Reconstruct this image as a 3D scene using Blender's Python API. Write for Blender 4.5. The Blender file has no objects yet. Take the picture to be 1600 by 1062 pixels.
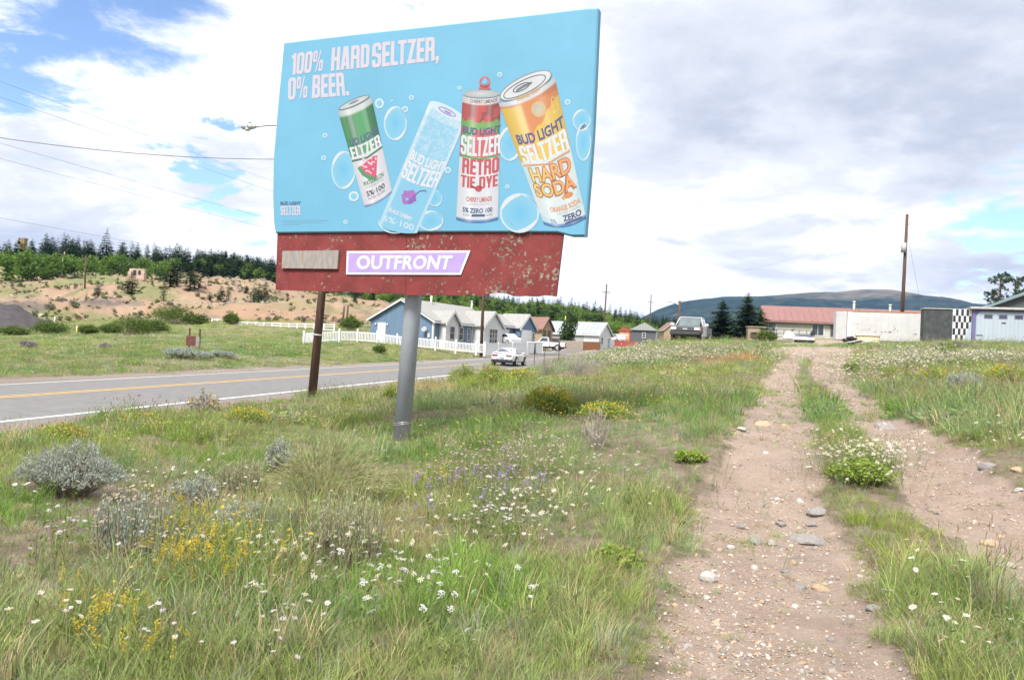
import bpy, bmesh, math, random
import numpy as np
from mathutils import Vector, Matrix

SC = bpy.context.scene
COL = SC.collection
R = math.radians

# ------------------------------------------------------------------ camera
EYE = 1.6
F_PX = 1200.0                      # focal length, in pixels of the 1600 px wide photograph
ROLL, PITCH = R(2.8), 0.0133
cp, sp = math.cos(PITCH), math.sin(PITCH)
_r0, _u0 = np.array([1, 0, 0.]), np.array([0, -sp, cp])
CF = np.array([0, cp, sp])
CR = math.cos(ROLL) * _r0 + math.sin(ROLL) * _u0
CU = -math.sin(ROLL) * _r0 + math.cos(ROLL) * _u0
CAM = np.array([0, 0, EYE])
cam_data = bpy.data.cameras.new('camera')
cam_data.sensor_width = 36.0
cam_data.lens = 36.0 * F_PX / 1600.0
cam_data.clip_start = 0.05
cam_data.clip_end = 30000
cam = bpy.data.objects.new('camera', cam_data)
COL.objects.link(cam)
m = Matrix.Identity(4)
for i in range(3):
    m[i][0], m[i][1], m[i][2], m[i][3] = CR[i], CU[i], -CF[i], CAM[i]
cam.matrix_world = m
SC.camera = cam

# ------------------------------------------------------------------ colour management, sampling
SC.view_settings.view_transform = 'Standard'
SC.view_settings.look = 'None'
SC.view_settings.gamma = 1
SC.view_settings.use_curve_mapping = False
SC.view_settings.exposure = 1.42
CLOUD_WHITE = (.50, .50, .505)
cy = SC.cycles
cy.use_denoising = True
cy.denoiser = 'OPENIMAGEDENOISE'
cy.max_bounces = 5
cy.diffuse_bounces = 2
cy.glossy_bounces = 2
cy.transmission_bounces = 3
cy.transparent_max_bounces = 6
cy.volume_bounces = 0
cy.caustics_reflective = cy.caustics_refractive = False

# ------------------------------------------------------------------ sun
SUN_EL, SUN_AZ = R(54), R(205)      # azimuth clockwise from +Y (the view direction): behind the camera, a little to its left
sun_data = bpy.data.lights.new('sun', 'SUN')
sun_data.energy = 2.7
sun_data.angle = R(20)
sun_data.color = (1.0, 0.95, 0.87)
sun = bpy.data.objects.new('sun', sun_data)
COL.objects.link(sun)
sdir = Vector((math.sin(SUN_AZ) * math.cos(SUN_EL), math.cos(SUN_AZ) * math.cos(SUN_EL), math.sin(SUN_EL)))
sun.rotation_euler = sdir.to_track_quat('Z', 'Y').to_euler()
sun.location = (0, 0, 60)


def pix_dir(px, py):
    d = CF + (px - 800) / F_PX * CR + (531 - py) / F_PX * CU
    return d / np.linalg.norm(d)


# ------------------------------------------------------------------ sky: Nishita blue with a broken deck of bright cumulus
world = bpy.data.worlds.new('World')
SC.world = world
world.use_nodes = True
wt = world.node_tree
wt.nodes.clear()


class NT:
    """small helper for wiring nodes"""
    def __init__(s, tree):
        s.t = tree

    def n(s, typ, **kw):
        nd = s.t.nodes.new(typ)
        for k, v in kw.items():
            setattr(nd, k, v)
        return nd

    def set(s, sock, v):
        if hasattr(v, 'is_output') or isinstance(v, bpy.types.NodeSocket):
            s.t.links.new(v, sock)
        else:
            sock.default_value = v

    def math(s, op, a, b=0.0, c=0.0, clamp=False):
        nd = s.n('ShaderNodeMath', operation=op, use_clamp=clamp)
        s.set(nd.inputs[0], a)
        s.set(nd.inputs[1], b)
        if len(nd.inputs) > 2:
            s.set(nd.inputs[2], c)
        return nd.outputs[0]

    def vmath(s, op, a, b=None):
        nd = s.n('ShaderNodeVectorMath', operation=op)
        s.set(nd.inputs[0], a)
        if b is not None:
            s.set(nd.inputs[1], b)
        return nd

    def mix(s, fac, a, b):
        nd = s.n('ShaderNodeMix', data_type='RGBA')
        s.set(nd.inputs[0], fac)
        s.set(nd.inputs[6], a if isinstance(a, bpy.types.NodeSocket) else (*a[:3], 1))
        s.set(nd.inputs[7], b if isinstance(b, bpy.types.NodeSocket) else (*b[:3], 1))
        return nd.outputs[2]

    def smooth(s, v, lo, hi):
        nd = s.n('ShaderNodeMapRange', interpolation_type='SMOOTHSTEP')
        s.set(nd.inputs[0], v)
        s.set(nd.inputs[1], lo)
        s.set(nd.inputs[2], hi)
        return nd.outputs[0]

    def noise(s, vec, scale, detail=4, rough=.55, dist=0.0, out=0):
        nd = s.n('ShaderNodeTexNoise')
        if vec is not None:
            s.t.links.new(vec, nd.inputs['Vector'])
        nd.inputs['Scale'].default_value = scale
        nd.inputs['Detail'].default_value = detail
        nd.inputs['Roughness'].default_value = rough
        nd.inputs['Distortion'].default_value = dist
        return nd.outputs[out]


w = NT(wt)
out = w.n('ShaderNodeOutputWorld')
sky = w.n('ShaderNodeTexSky', sky_type='NISHITA', sun_disc=False, sun_elevation=SUN_EL, sun_rotation=SUN_AZ,
          altitude=3000, air_density=1.0, dust_density=0.6, ozone_density=1.5)
tc = w.n('ShaderNodeTexCoord').outputs['Generated']
nrm = w.vmath('NORMALIZE', tc).outputs[0]
sep = w.n('ShaderNodeSeparateXYZ')
wt.links.new(nrm, sep.inputs[0])
hgt = w.math('ADD', w.math('MAXIMUM', sep.outputs[2], 0.0), 0.16)
comb = w.n('ShaderNodeCombineXYZ')
w.set(comb.inputs[0], w.math('DIVIDE', sep.outputs[0], hgt))
w.set(comb.inputs[1], w.math('DIVIDE', sep.outputs[1], hgt))
q = comb.outputs[0]
dens = w.noise(q, 1.25, 10, .58, .25)
fine = w.noise(q, 4.2, 9, .62, .25)


def blob(px, py, r_in, r_out):
    d = pix_dir(px, py)
    dist = w.vmath('DISTANCE', nrm, tuple(float(v) for v in d)).outputs[1]
    dist = w.math('ADD', dist, w.math('MULTIPLY', w.math('SUBTRACT', fine, .5), .42))
    return w.smooth(dist, r_out, r_in)


# holes in the deck where the blue shows
hole = blob(120, 5, .02, .13)
for b in ((35, 85, .0, .085), (1580, 345, .0, .07), (345, 298, .0, .035), (235, -30, .0, .13), (690, -70, 0, .06)):
    hole = w.math('MAXIMUM', hole, blob(*b))
cover = w.smooth(w.math('ADD', dens, w.math('MULTIPLY', w.math('SUBTRACT', fine, .5), .25)), .13, .29)
cover = w.math('MULTIPLY', cover, w.math('SUBTRACT', 1.0, hole), clamp=True)
# grey undersides: where the deck is thick
tk = w.noise(w.vmath('ADD', q, (7.3, 2.1, .4)).outputs[0], 1.0, 9, .58, .3)
thick = w.math('ADD', tk, w.math('MULTIPLY', w.math('SUBTRACT', fine, .5), .52))
bias = 0.0
for b, k in (((1360, 110, .05, .42), .13), ((1530, 225, .0, .26), .08), ((1110, 215, .0, .18), .07), ((390, 220, .0, .20), .12), ((60, 190, .0, .12), .05), ((1000, 20, 0, .2), .07),
             ((1180, 440, .0, .16), .10), ((1400, 445, .0, .12), .08), ((30, 365, .0, .14), .10), ((955, 265, .0, .12), .12), ((180, 290, 0, .14), .08), ((330, 300, 0, .1), .06)):
    bias = w.math('ADD', bias, w.math('MULTIPLY', blob(*b), k))
for b, k in (((250, 110, .0, .22), .10), ((1020, 340, .0, .20), .06), ((1300, 350, .0, .24), .06), ((1000, 130, 0, .16), .05), ((700, 20, .0, .25), .05), ((200, 340, .0, .12), .06)):
    bias = w.math('SUBTRACT', bias, w.math('MULTIPLY', blob(*b), k))
thick = w.math('ADD', thick, bias)
c1_ = w.mix(w.smooth(thick, .50, .64), CLOUD_WHITE, (.350, .360, .392))
cloud = w.mix(w.smooth(thick, .60, .84), c1_, (.228, .252, .302))
skyc = w.n('ShaderNodeVectorMath', operation='SCALE')
wt.links.new(sky.outputs[0], skyc.inputs[0])
skyc.inputs[3].default_value = .105
mixed = w.mix(cover, skyc.outputs[0], cloud)
bg = w.n('ShaderNodeBackground')
wt.links.new(mixed, bg.inputs[0])
bg.inputs[1].default_value = 1.0
wt.links.new(bg.outputs[0], out.inputs[0])

# ------------------------------------------------------------------ generic helpers
rng = np.random.default_rng(7)
random.seed(7)


def tag(o, label=None, cat=None, group=None, kind=None):
    if label: o['label'] = label
    if cat: o['category'] = cat
    if group: o['group'] = group
    if kind: o['kind'] = kind
    return o


def link(o, parent=None):
    COL.objects.link(o)
    if parent is not None:
        o.parent = parent
    return o


def empty(name, loc=(0, 0, 0), rz=0.0, label=None, cat=None, group=None):
    o = bpy.data.objects.new(name, None)
    o.empty_display_size = .3
    COL.objects.link(o)
    o.location = tuple(float(v) for v in loc)
    o.rotation_euler = (0, 0, rz)
    return tag(o, label, cat, group)


def kids(o):
    return [c for c in bpy.data.objects if c.parent is o]


def copy_tree(o, tree=None):
    """copy a thing with its parts and sub-parts; tree = [(obj, [(obj, [...])])] cached child table"""
    c = o.copy()
    COL.objects.link(c)
    for ch, sub in (tree if tree is not None else table(o)):
        k = copy_tree(ch, sub)
        k.parent = c
    return c


def table(o):
    return [(c, table(c)) for c in kids(o)]


class MB:
    """collects shapes into one mesh"""
    def __init__(s):
        s.v, s.f, s.mi, s.sm = [], [], [], []
        s.cur = 0
        s.smooth = False

    def _add(s, vs, fs):
        b = len(s.v)
        s.v.extend([tuple(map(float, p)) for p in vs])
        for f in fs:
            s.f.append([b + i for i in f])
            s.mi.append(s.cur)
            s.sm.append(s.smooth)
        return s

    def box(s, c, size, rz=0.0, taper=1.0, tilt=None):
        x, y, z = (size[0] / 2, size[1] / 2, size[2] / 2)
        pts = [(-x, -y, -z), (x, -y, -z), (x, y, -z), (-x, y, -z)] + [(a * taper, b * taper, z) for a, b in ((-x, -y), (x, -y), (x, y), (-x, y))]
        mt = Matrix.Rotation(rz, 3, 'Z')
        if tilt is not None:
            mt = mt @ tilt
        pts = [mt @ Vector(p) + Vector(c) for p in pts]
        return s._add(pts, [(3, 2, 1, 0), (4, 5, 6, 7), (0, 1, 5, 4), (1, 2, 6, 5), (2, 3, 7, 6), (3, 0, 4, 7)])

    def bb(s, x0, x1, y0, y1, z0, z1):
        return s.box(((x0 + x1) / 2, (y0 + y1) / 2, (z0 + z1) / 2), (abs(x1 - x0), abs(y1 - y0), abs(z1 - z0)))

    def tube(s, p0, p1, r0, r1=None, n=8, cap=True):
        r1 = r0 if r1 is None else r1
        p0, p1 = Vector(p0), Vector(p1)
        ax = (p1 - p0)
        if ax.length < 1e-7:
            return s
        ax.normalize()
        a = ax.orthogonal().normalized()
        b = ax.cross(a)
        vs = []
        for p, r in ((p0, r0), (p1, r1)):
            for k in range(n):
                t = 2 * math.pi * k / n
                vs.append(p + a * (r * math.cos(t)) + b * (r * math.sin(t)))
        fs = [(k, (k + 1) % n, n + (k + 1) % n, n + k) for k in range(n)]
        if cap:
            fs += [tuple(range(n))[::-1], tuple(range(n, 2 * n))]
        sm = s.smooth
        s.smooth = n >= 6
        s._add(vs, fs[:n])
        s.smooth = False
        if cap:
            b0 = len(s.v) - 2 * n
            for f in fs[n:]:
                s.f.append([b0 + i for i in f]); s.mi.append(s.cur); s.sm.append(False)
        s.smooth = sm
        return s

    def path(s, pts, rad, n=6):
        """one swept tube through points"""
        pts = [Vector(p) for p in pts]
        rads = rad if hasattr(rad, '__len__') else [rad] * len(pts)
        b0 = len(s.v)
        prev = None
        for i, p in enumerate(pts):
            d = (pts[min(i + 1, len(pts) - 1)] - pts[max(i - 1, 0)]).normalized()
            a = d.orthogonal().normalized() if prev is None else (prev - d * prev.dot(d)).normalized()
            prev = a
            b = d.cross(a)
            for k in range(n):
                t = 2 * math.pi * k / n
                s.v.append(tuple(p + a * (rads[i] * math.cos(t)) + b * (rads[i] * math.sin(t))))
        for i in range(len(pts) - 1):
            for k in range(n):
                s.f.append([b0 + i * n + k, b0 + i * n + (k + 1) % n, b0 + (i + 1) * n + (k + 1) % n, b0 + (i + 1) * n + k])
                s.mi.append(s.cur); s.sm.append(n > 4)
        return s

    def prism(s, poly, axis, a0, a1):
        """polygon in the plane across axis ('x','y','z'), extruded from a0 to a1"""
        n = len(poly)
        def mk(p, a):
            return {'x': (a, p[0], p[1]), 'y': (p[0], a, p[1]), 'z': (p[0], p[1], a)}[axis]
        vs = [mk(p, a0) for p in poly] + [mk(p, a1) for p in poly]
        fs = [tuple(range(n))[::-1], tuple(range(n, 2 * n))] + [(k, (k + 1) % n, n + (k + 1) % n, n + k) for k in range(n)]
        return s._add(vs, fs)

    def quad(s, a, b, c, d):
        return s._add([a, b, c, d], [(0, 1, 2, 3)])

    def tri(s, a, b, c):
        return s._add([a, b, c], [(0, 1, 2)])

    def data(s, name, mats):
        me = bpy.data.meshes.new(name)
        me.from_pydata(s.v, [], s.f)
        for m_ in (mats if isinstance(mats, (list, tuple)) else [mats]):
            me.materials.append(m_)
        if s.f:
            me.polygons.foreach_set('material_index', s.mi)
            me.polygons.foreach_set('use_smooth', s.sm)
        me.update()
        return me

    def build(s, name, mats, parent=None, loc=None, recalc=True, bevel=0.0):
        me = s.data(name, mats)
        if recalc:
            bm = bmesh.new()
            bm.from_mesh(me)
            bmesh.ops.recalc_face_normals(bm, faces=bm.faces)
            if bevel:
                bmesh.ops.bevel(bm, geom=list(bm.edges), offset=bevel, segments=1, affect='EDGES', profile=.5, clamp_overlap=True)
            bm.to_mesh(me)
            bm.free()
        o = bpy.data.objects.new(name, me)
        link(o, parent)
        if loc is not None:
            o.location = loc
        return o


def shape(name, mat_, parent, fn, bevel=0.0):
    b = MB()
    fn(b)
    return b.build(name, mat_, parent, bevel=bevel)


# ------------------------------------------------------------------ materials
def M(name, col, rough=.75, var=.18, scale=6.0, bump=0.0, metal=0.0, spec=.35, col2=None, c2=(.55, .68), s2=None, stretch=(1, 1, 1), coat=0.0):
    """principled with noise-driven tone; col2 = patches of a second colour (wear, rust, chipped paint)"""
    mt = bpy.data.materials.new(name)
    mt.use_nodes = True
    t = NT(mt.node_tree)
    b = mt.node_tree.nodes['Principled BSDF']
    co = t.n('ShaderNodeTexCoord').outputs['Object']
    mp = t.n('ShaderNodeMapping')
    mt.node_tree.links.new(co, mp.inputs[0])
    mp.inputs['Scale'].default_value = stretch
    v = mp.outputs[0]
    n1 = t.noise(v, scale, 6, .6)
    lo = tuple(max(0, c * (1 - var)) for c in col)
    hi = tuple(min(1, c * (1 + var)) for c in col)
    c = t.mix(t.smooth(n1, .3, .7), lo, hi)
    if col2 is not None:
        n2 = t.noise(v, s2 or scale * 1.7, 8, .68)
        c = t.mix(t.smooth(n2, c2[0], c2[1]), c, col2)
    t.set(b.inputs['Base Color'], c)
    b.inputs['Roughness'].default_value = rough
    b.inputs['Metallic'].default_value = metal
    b.inputs['Specular IOR Level'].default_value = spec
    b.inputs['Coat Weight'].default_value = coat
    if bump:
        bp = t.n('ShaderNodeBump')
        bp.inputs['Strength'].default_value = bump
        bp.inputs['Distance'].default_value = .02
        t.set(bp.inputs['Height'], t.noise(v, scale * 4, 6, .65))
        t.set(b.inputs['Normal'], bp.outputs[0])
    return mt


def leaf_mat(name, c0, c1, trans=.35, attr=None, rnd=.5, scale=None, tip=None):
    """two-sided leaf: diffuse + translucent; colour varies per instance (tint attribute or object random) and within"""
    mt = bpy.data.materials.new(name)
    mt.use_nodes = True
    tr = mt.node_tree
    tr.nodes.clear()
    t = NT(tr)
    o = t.n('ShaderNodeOutputMaterial')
    oi = t.n('ShaderNodeObjectInfo')
    if attr:
        at = t.n('ShaderNodeAttribute', attribute_type='INSTANCER', attribute_name=attr)
        c = at.outputs['Color']
        k = t.math('ADD', 1 - rnd / 2, t.math('MULTIPLY', oi.outputs['Random'], rnd))
        sc = t.n('ShaderNodeVectorMath', operation='SCALE')
        t.set(sc.inputs[0], c)
        t.set(sc.inputs[3], k)
        c = sc.outputs[0]
    else:
        geo = t.n('ShaderNodeNewGeometry')
        f = geo.outputs['Random Per Island']
        f = t.math('ADD', t.math('MULTIPLY', f, .6), t.math('MULTIPLY', oi.outputs['Random'], .4))
        c = t.mix(f, c0, c1)
    if tip is not None:
        co = t.n('ShaderNodeAttribute', attribute_name='tip')
        c = t.mix(co.outputs['Fac'], c, tip)
    d = t.n('ShaderNodeBsdfDiffuse')
    l = t.n('ShaderNodeBsdfTranslucent')
    t.set(d.inputs[0], c)
    t.set(l.inputs[0], c)
    mx = t.n('ShaderNodeMixShader')
    mx.inputs[0].default_value = trans
    tr.links.new(d.outputs[0], mx.inputs[1])
    tr.links.new(l.outputs[0], mx.inputs[2])
    tr.links.new(mx.outputs[0], o.inputs[0])
    return mt


# ------------------------------------------------------------------ pixel <-> place
def P(px, py, d):
    """place seen at photograph pixel (px, py), d metres ahead"""
    return CAM + d * (CF + (px - 800) / F_PX * CR + (531 - py) / F_PX * CU)


def proj(p):
    q_ = np.atleast_2d(p) - CAM
    d = q_ @ CF
    ds = np.where(np.abs(d) < 1e-6, 1e-6, d)
    return 800 + F_PX * (q_ @ CR) / ds, 531 - F_PX * (q_ @ CU) / ds, d


def sstep(x, a, b):
    t = np.clip((x - a) / (b - a), 0, 1)
    return t * t * (3 - 2 * t)


def vnoise(x, y, seed=0):
    x = np.asarray(x, float); y = np.asarray(y, float)
    xi, yi = np.floor(x).astype(np.int64), np.floor(y).astype(np.int64)
    fx, fy = x - xi, y - yi
    fx, fy = fx * fx * (3 - 2 * fx), fy * fy * (3 - 2 * fy)
    def hsh(a, b):
        n = (a * 374761393 + b * 668265263 + seed * 982451653) & 0x7fffffff
        n = ((n ^ (n >> 13)) * 1274126177) & 0x7fffffff
        n = n ^ (n >> 16)
        return (n & 0xffff) / 65535.0
    return (hsh(xi, yi) * (1 - fx) + hsh(xi + 1, yi) * fx) * (1 - fy) + (hsh(xi, yi + 1) * (1 - fx) + hsh(xi + 1, yi + 1) * fx) * fy


def fbm(x, y, seed=0, oct=4):
    a, s, tot = .5, 0, 0
    for k in range(oct):
        s = s + a * vnoise(x * 2 ** k, y * 2 ** k, seed + k)
        tot += a
        a *= .5
    return s / tot - .5


# ------------------------------------------------------------------ road line, in plan
RP0 = np.array([-13.2, 26.2])
RT = np.array([.257, 1.0]); RT /= np.linalg.norm(RT)
RN = np.array([RT[1], -RT[0]])        # to the near (right-hand) side


def road_z(y):
    y = np.asarray(y, float)
    yy = np.clip(y, -60, 190)
    return EYE - 2.4 + .015 * yy + .0002 * np.maximum(yy - 60, 0) ** 2


def road_e(x, y):
    return (x - RP0[0]) * RN[0] + (y - RP0[1]) * RN[1]


def road_pt(e, y):
    """point on the line at offset e, at depth y"""
    b = RP0 + RN * e
    k = (y - b[1]) / RT[1]
    p = b + RT * k
    return float(p[0]), float(p[1])


# ------------------------------------------------------------------ terrain height
CT = []   # (x, y, z) control heights


def c_pix(px, py, d):
    CT.append(tuple(P(px, py, d)))


for a in range(0, 360, 45):
    CT.append((1.2 * math.sin(R(a)), 1.2 * math.cos(R(a)), 0.0))
for rr in (4, 12, 40, 150, 600, 2500, 7000):
    for a in (75, 120, 165, 210, 255, 290):
        CT.append((rr * math.sin(R(a)), rr * math.cos(R(a)), 0.0 if rr < 2000 else -8.0))
for a in (-45, -22, 0, 20, 42):
    CT.append((3.0 * math.sin(R(a)), 3.0 * math.cos(R(a)), 0.05 if a > 0 else 0.0))
for t_ in ((1195, 800, 7.6), (1200, 700, 10.3), (1205, 640, 14.6), (1215, 600, 19.5), (1250, 568, 27.), (1290, 546, 38.)):
    c_pix(*t_)
for t_ in ((1480, 700, 10.6), (1560, 800, 7.6), (1320, 620, 17.2), (1600, 700, 9.6), (1600, 640, 13.5), (1500, 600, 21.), (1590, 575, 28.),
           (1430, 560, 29.), (1450, 549, 35.), (1530, 547, 36.), (1620, 548, 36.), (1340, 556, 33.5),
           # left meadow this side of the road
           (627, 692, 14.7), (487, 620, 24.4), (300, 760, 9.4), (0, 760, 8.0), (900, 760, 8.8), (1000, 680, 11.6), (1100, 640, 14.4), (900, 640, 16.4),
           (0, 690, 12.6), (250, 655, 16.8), (860, 600, 24.5), (1000, 590, 26.0), (1000, 560, 35.), (1100, 560, 34.), (1160, 552, 36.),
           (930, 556, 46.), (980, 548, 45.), (1040, 534, 45.), (1090, 532, 44.), (1160, 538, 43.), (1220, 543, 42.),
           # behind the crest
           (1080, 541, 62.), (1290, 543, 55.), (1450, 538, 50.), (1600, 537, 50.), (1200, 532, 90.), (1450, 530, 90.), (1620, 528, 90.),
           (1300, 535, 200.), (1600, 530, 200.), (1300, 540, 500.), (1600, 540, 500.), (1200, 543, 1500.), (1600, 545, 1500.),
           # meadow beyond the road
           (-120, 545, 55.), (0, 545, 56.), (200, 542, 60.), (400, 537, 70.), (0, 521, 84.), (200, 517, 92.), (330, 513, 104.), (460, 512, 110.),
           (480, 537, 80.), (560, 534, 83.), (640, 541, 83.), (700, 548, 84.), (753, 552, 85.), (620, 534, 100.), (720, 542, 100.),
           # bare hillside and the wooded hill that runs on to the right
           (-120, 485, 140.), (0, 485, 140.), (0, 455, 190.), (0, 425, 240.), (0, 396, 320.), (-140, 390, 330.), (100, 490, 140.), (100, 463, 190.), (100, 430, 250.),
           (100, 404, 320.), (200, 488, 140.), (200, 462, 190.), (200, 435, 245.), (200, 413, 320.), (300, 487, 140.), (300, 455, 200.), (300, 425, 280.),
           (300, 415, 320.), (400, 490, 140.), (400, 462, 200.), (400, 440, 280.), (400, 433, 330.), (520, 496, 140.), (520, 470, 220.), (520, 448, 330.), (650, 508, 150.),
           (650, 482, 260.), (650, 462, 370.), (780, 520, 160.), (780, 500, 270.), (780, 482, 390.), (900, 530, 190.), (900, 512, 290.), (900, 494, 410.),
           (1000, 538, 210.), (1000, 524, 310.), (1000, 512, 430.), (1100, 540, 240.), (1100, 530, 450.), (-140, 420, 700.), (200, 430, 700.), (500, 450, 700.), (800, 490, 800.),
           (0, 470, 2500.), (400, 490, 2500.), (800, 530, 2500.), (1300, 545, 6500.), (500, 540, 6500.)):
    c_pix(*t_)
for yy in (-30, -8, 6, 20, 35, 50, 65, 80, 100, 125, 150, 180):
    for e in (-6.5, 6.5):
        x_, y_ = road_pt(e, yy)
        if math.hypot(x_, y_) > 9:
            CT.append((x_, y_, float(road_z(yy)) + (.0 if e > 0 else .05)))
CT = np.array(CT)


def _st(x, y):
    r = np.maximum(np.hypot(x, y), .8)
    s = np.arctan2(x, y) * 1.9
    return np.stack([s, np.log(r)], -1)


_cs = _st(CT[:, 0], CT[:, 1])
_D = np.sqrt(((_cs[:, None] - _cs[None]) ** 2).sum(-1) + .16 ** 2)
_A = np.zeros((len(CT) + 1, len(CT) + 1))
_A[:-1, :-1] = _D - np.eye(len(CT)) * 2e-3
_A[:-1, -1] = 1
_A[-1, :-1] = 1
_W = np.linalg.solve(_A, np.append(CT[:, 2], 0))


def rbf(x, y):
    x = np.atleast_1d(np.asarray(x, float)); y = np.atleast_1d(np.asarray(y, float))
    o = np.empty(len(x))
    for i in range(0, len(x), 20000):
        st = _st(x[i:i + 20000], y[i:i + 20000])
        d = np.sqrt(((st[:, None] - _cs[None]) ** 2).sum(-1) + .16 ** 2)
        o[i:i + 20000] = d @ _W[:-1] + _W[-1]
    return o


# the two wheel ruts: image rows and their edges, measured on the photograph
RUT_Y = np.array([545, 556, 565, 590, 620, 650, 700, 750, 800, 900, 1062, 1500, 2600])
RUT_L = np.array([[1232, 1330], [1226, 1262], [1212, 1252], [1192, 1247], [1174, 1258], [1160, 1268], [1138, 1284], [1112, 1294], [1092, 1302], [1052, 1338], [998, 1398], [850, 1560], [500, 2000]], float)
RUT_R = np.array([[1262, 1338], [1264, 1330], [1266, 1324], [1270, 1328], [1289, 1366], [1316, 1412], [1364, 1505], [1406, 1585], [1446, 1650], [1545, 1780], [1740, 2060], [2250, 2750], [3500, 4300]], float)


def ruts(x, y, z):
    """0..1 bareness of the two ruts at a place"""
    px, py, d = proj(np.stack([x, y, z], -1))
    def one(tab):
        l = np.interp(py, RUT_Y, tab[:, 0]); r = np.interp(py, RUT_Y, tab[:, 1])
        wob = fbm(x * 1.1, y * 1.1, 31) * .36 * (r - l)
        c, hw = (l + r) / 2, (r - l) / 2
        return 1 - sstep(np.abs(px - c + wob) / hw + fbm(x * 3, y * 3, 37) * .75 + fbm(x * 11, y * 11, 38) * .35, .62, 1.30)
    mk = np.maximum(one(RUT_L), one(RUT_R))
    mk = mk * (py > 541) * (d > .4) * sstep(d, 46, 42)
    return np.where(d > .4, mk, 0)


def base_h(x, y):
    z = rbf(x, y)
    r = np.hypot(x, y)
    e = road_e(x, y)
    wr = 1 - sstep(np.abs(e), 6.0, 10.0)
    wr = wr * sstep(y, 205, 170)
    z = z * (1 - wr) + wr * road_z(y)
    return z, r, e


def H(x, y, full=False):
    x = np.atleast_1d(np.asarray(x, float)); y = np.atleast_1d(np.asarray(y, float))
    z, r, e = base_h(x, y)
    offroad = sstep(np.abs(e), 4.6, 7.0)
    inn = (1 - sstep(np.abs(e), 3.9, 4.5)) * sstep(y, 205, 185)
    rt = ruts(x, y, z)
    z = z + offroad * (fbm(x * .35, y * .35, 3) * .22 * sstep(r, 2, 9) + fbm(x * 1.7, y * 1.7, 5) * .10 * sstep(r, 1, 3))
    z = z + fbm(x * 5, y * 5, 9, 3) * .035 * offroad
    z = z - rt * (.085 + .07 * fbm(x * 1.6, y * .8, 12) + .035 * fbm(x * 6, y * 6, 14, 3))
    # gullies and benches on the bare hillside
    hl = sstep(r, 105, 170) * sstep(x, 60, -10) * sstep(r, 900, 400) * sstep(y, 60, 110)
    z = z + hl * (fbm(x * .045, y * .03, 21, 5) * 8.0 + np.abs(fbm(x * .14, y * .03, 24, 5)) * -7.0 + fbm(x * .35, y * .2, 26, 3) * 1.2)
    z = z - inn * .3
    if full:
        return z, rt, e, r, hl
    return z


SHEET = {}


def Hq(x, y):
    if 'Z' not in SHEET:
        return H(x, y)
    x = np.atleast_1d(np.asarray(x, float)); y = np.atleast_1d(np.asarray(y, float))
    sa_, Zg = SHEET['sa'], SHEET['Z']
    a = np.arctan2(x, y)
    a = np.where(a < sa_[0], a + 2 * math.pi, a)
    i = np.clip(np.searchsorted(sa_, a) - 1, 0, len(sa_) - 2)
    fa = np.clip((a - sa_[i]) / (sa_[i + 1] - sa_[i]), 0, 1)
    lr = np.log(np.maximum(np.hypot(x, y), .51) / .5) / math.log(1.0225)
    j = np.clip(lr.astype(int), 0, Zg.shape[1] - 2)
    fj = np.clip(lr - j, 0, 1)
    return (Zg[i, j] * (1 - fa) + Zg[i + 1, j] * fa) * (1 - fj) + (Zg[i, j + 1] * (1 - fa) + Zg[i + 1, j + 1] * fa) * fj


def ground(px, py, dmax=800.0, d0=1.5):
    """first hit of the ray through a pixel with the terrain"""
    px = np.atleast_1d(np.asarray(px, float)); py = np.atleast_1d(np.asarray(py, float))
    dirs = CF[None] + ((px - 800) / F_PX)[:, None] * CR + ((531 - py) / F_PX)[:, None] * CU
    ds = d0 * (dmax / d0) ** np.linspace(0, 1, 260)
    res = np.full(len(px), np.nan)
    prev = np.full(len(px), d0)
    for d in ds:
        p = CAM + dirs * d
        below = (p[:, 2] < Hq(p[:, 0], p[:, 1])) & np.isnan(res)
        if below.any():
            lo, hi = prev[below].copy(), np.full(below.sum(), d)
            dd = dirs[below]
            for _ in range(14):
                mid = (lo + hi) / 2
                pm = CAM + dd * mid[:, None]
                b = pm[:, 2] < Hq(pm[:, 0], pm[:, 1])
                hi = np.where(b, mid, hi); lo = np.where(b, lo, mid)
            res[below] = hi
        prev[:] = d
        if not np.isnan(res).any():
            break
    return CAM + dirs * res[:, None]


def G1(px, py):
    p = ground([px], [py])[0]
    return p


def at(px, d):
    """ground point in the column of pixel px, d metres ahead (px measured near the horizon)"""
    x = (px - 800) / F_PX * d
    return np.array([x, d, float(Hq([x], [d])[0])])
USE_HAZE = True
NG_NEAR, NG_MID, NG_FAR = 20000, 32000, 15000
# ================================================================== SETTING: ground, ruts, road, hills
def attr_node(t, name):
    return t.n('ShaderNodeAttribute', attribute_name=name).outputs['Fac']


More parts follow.
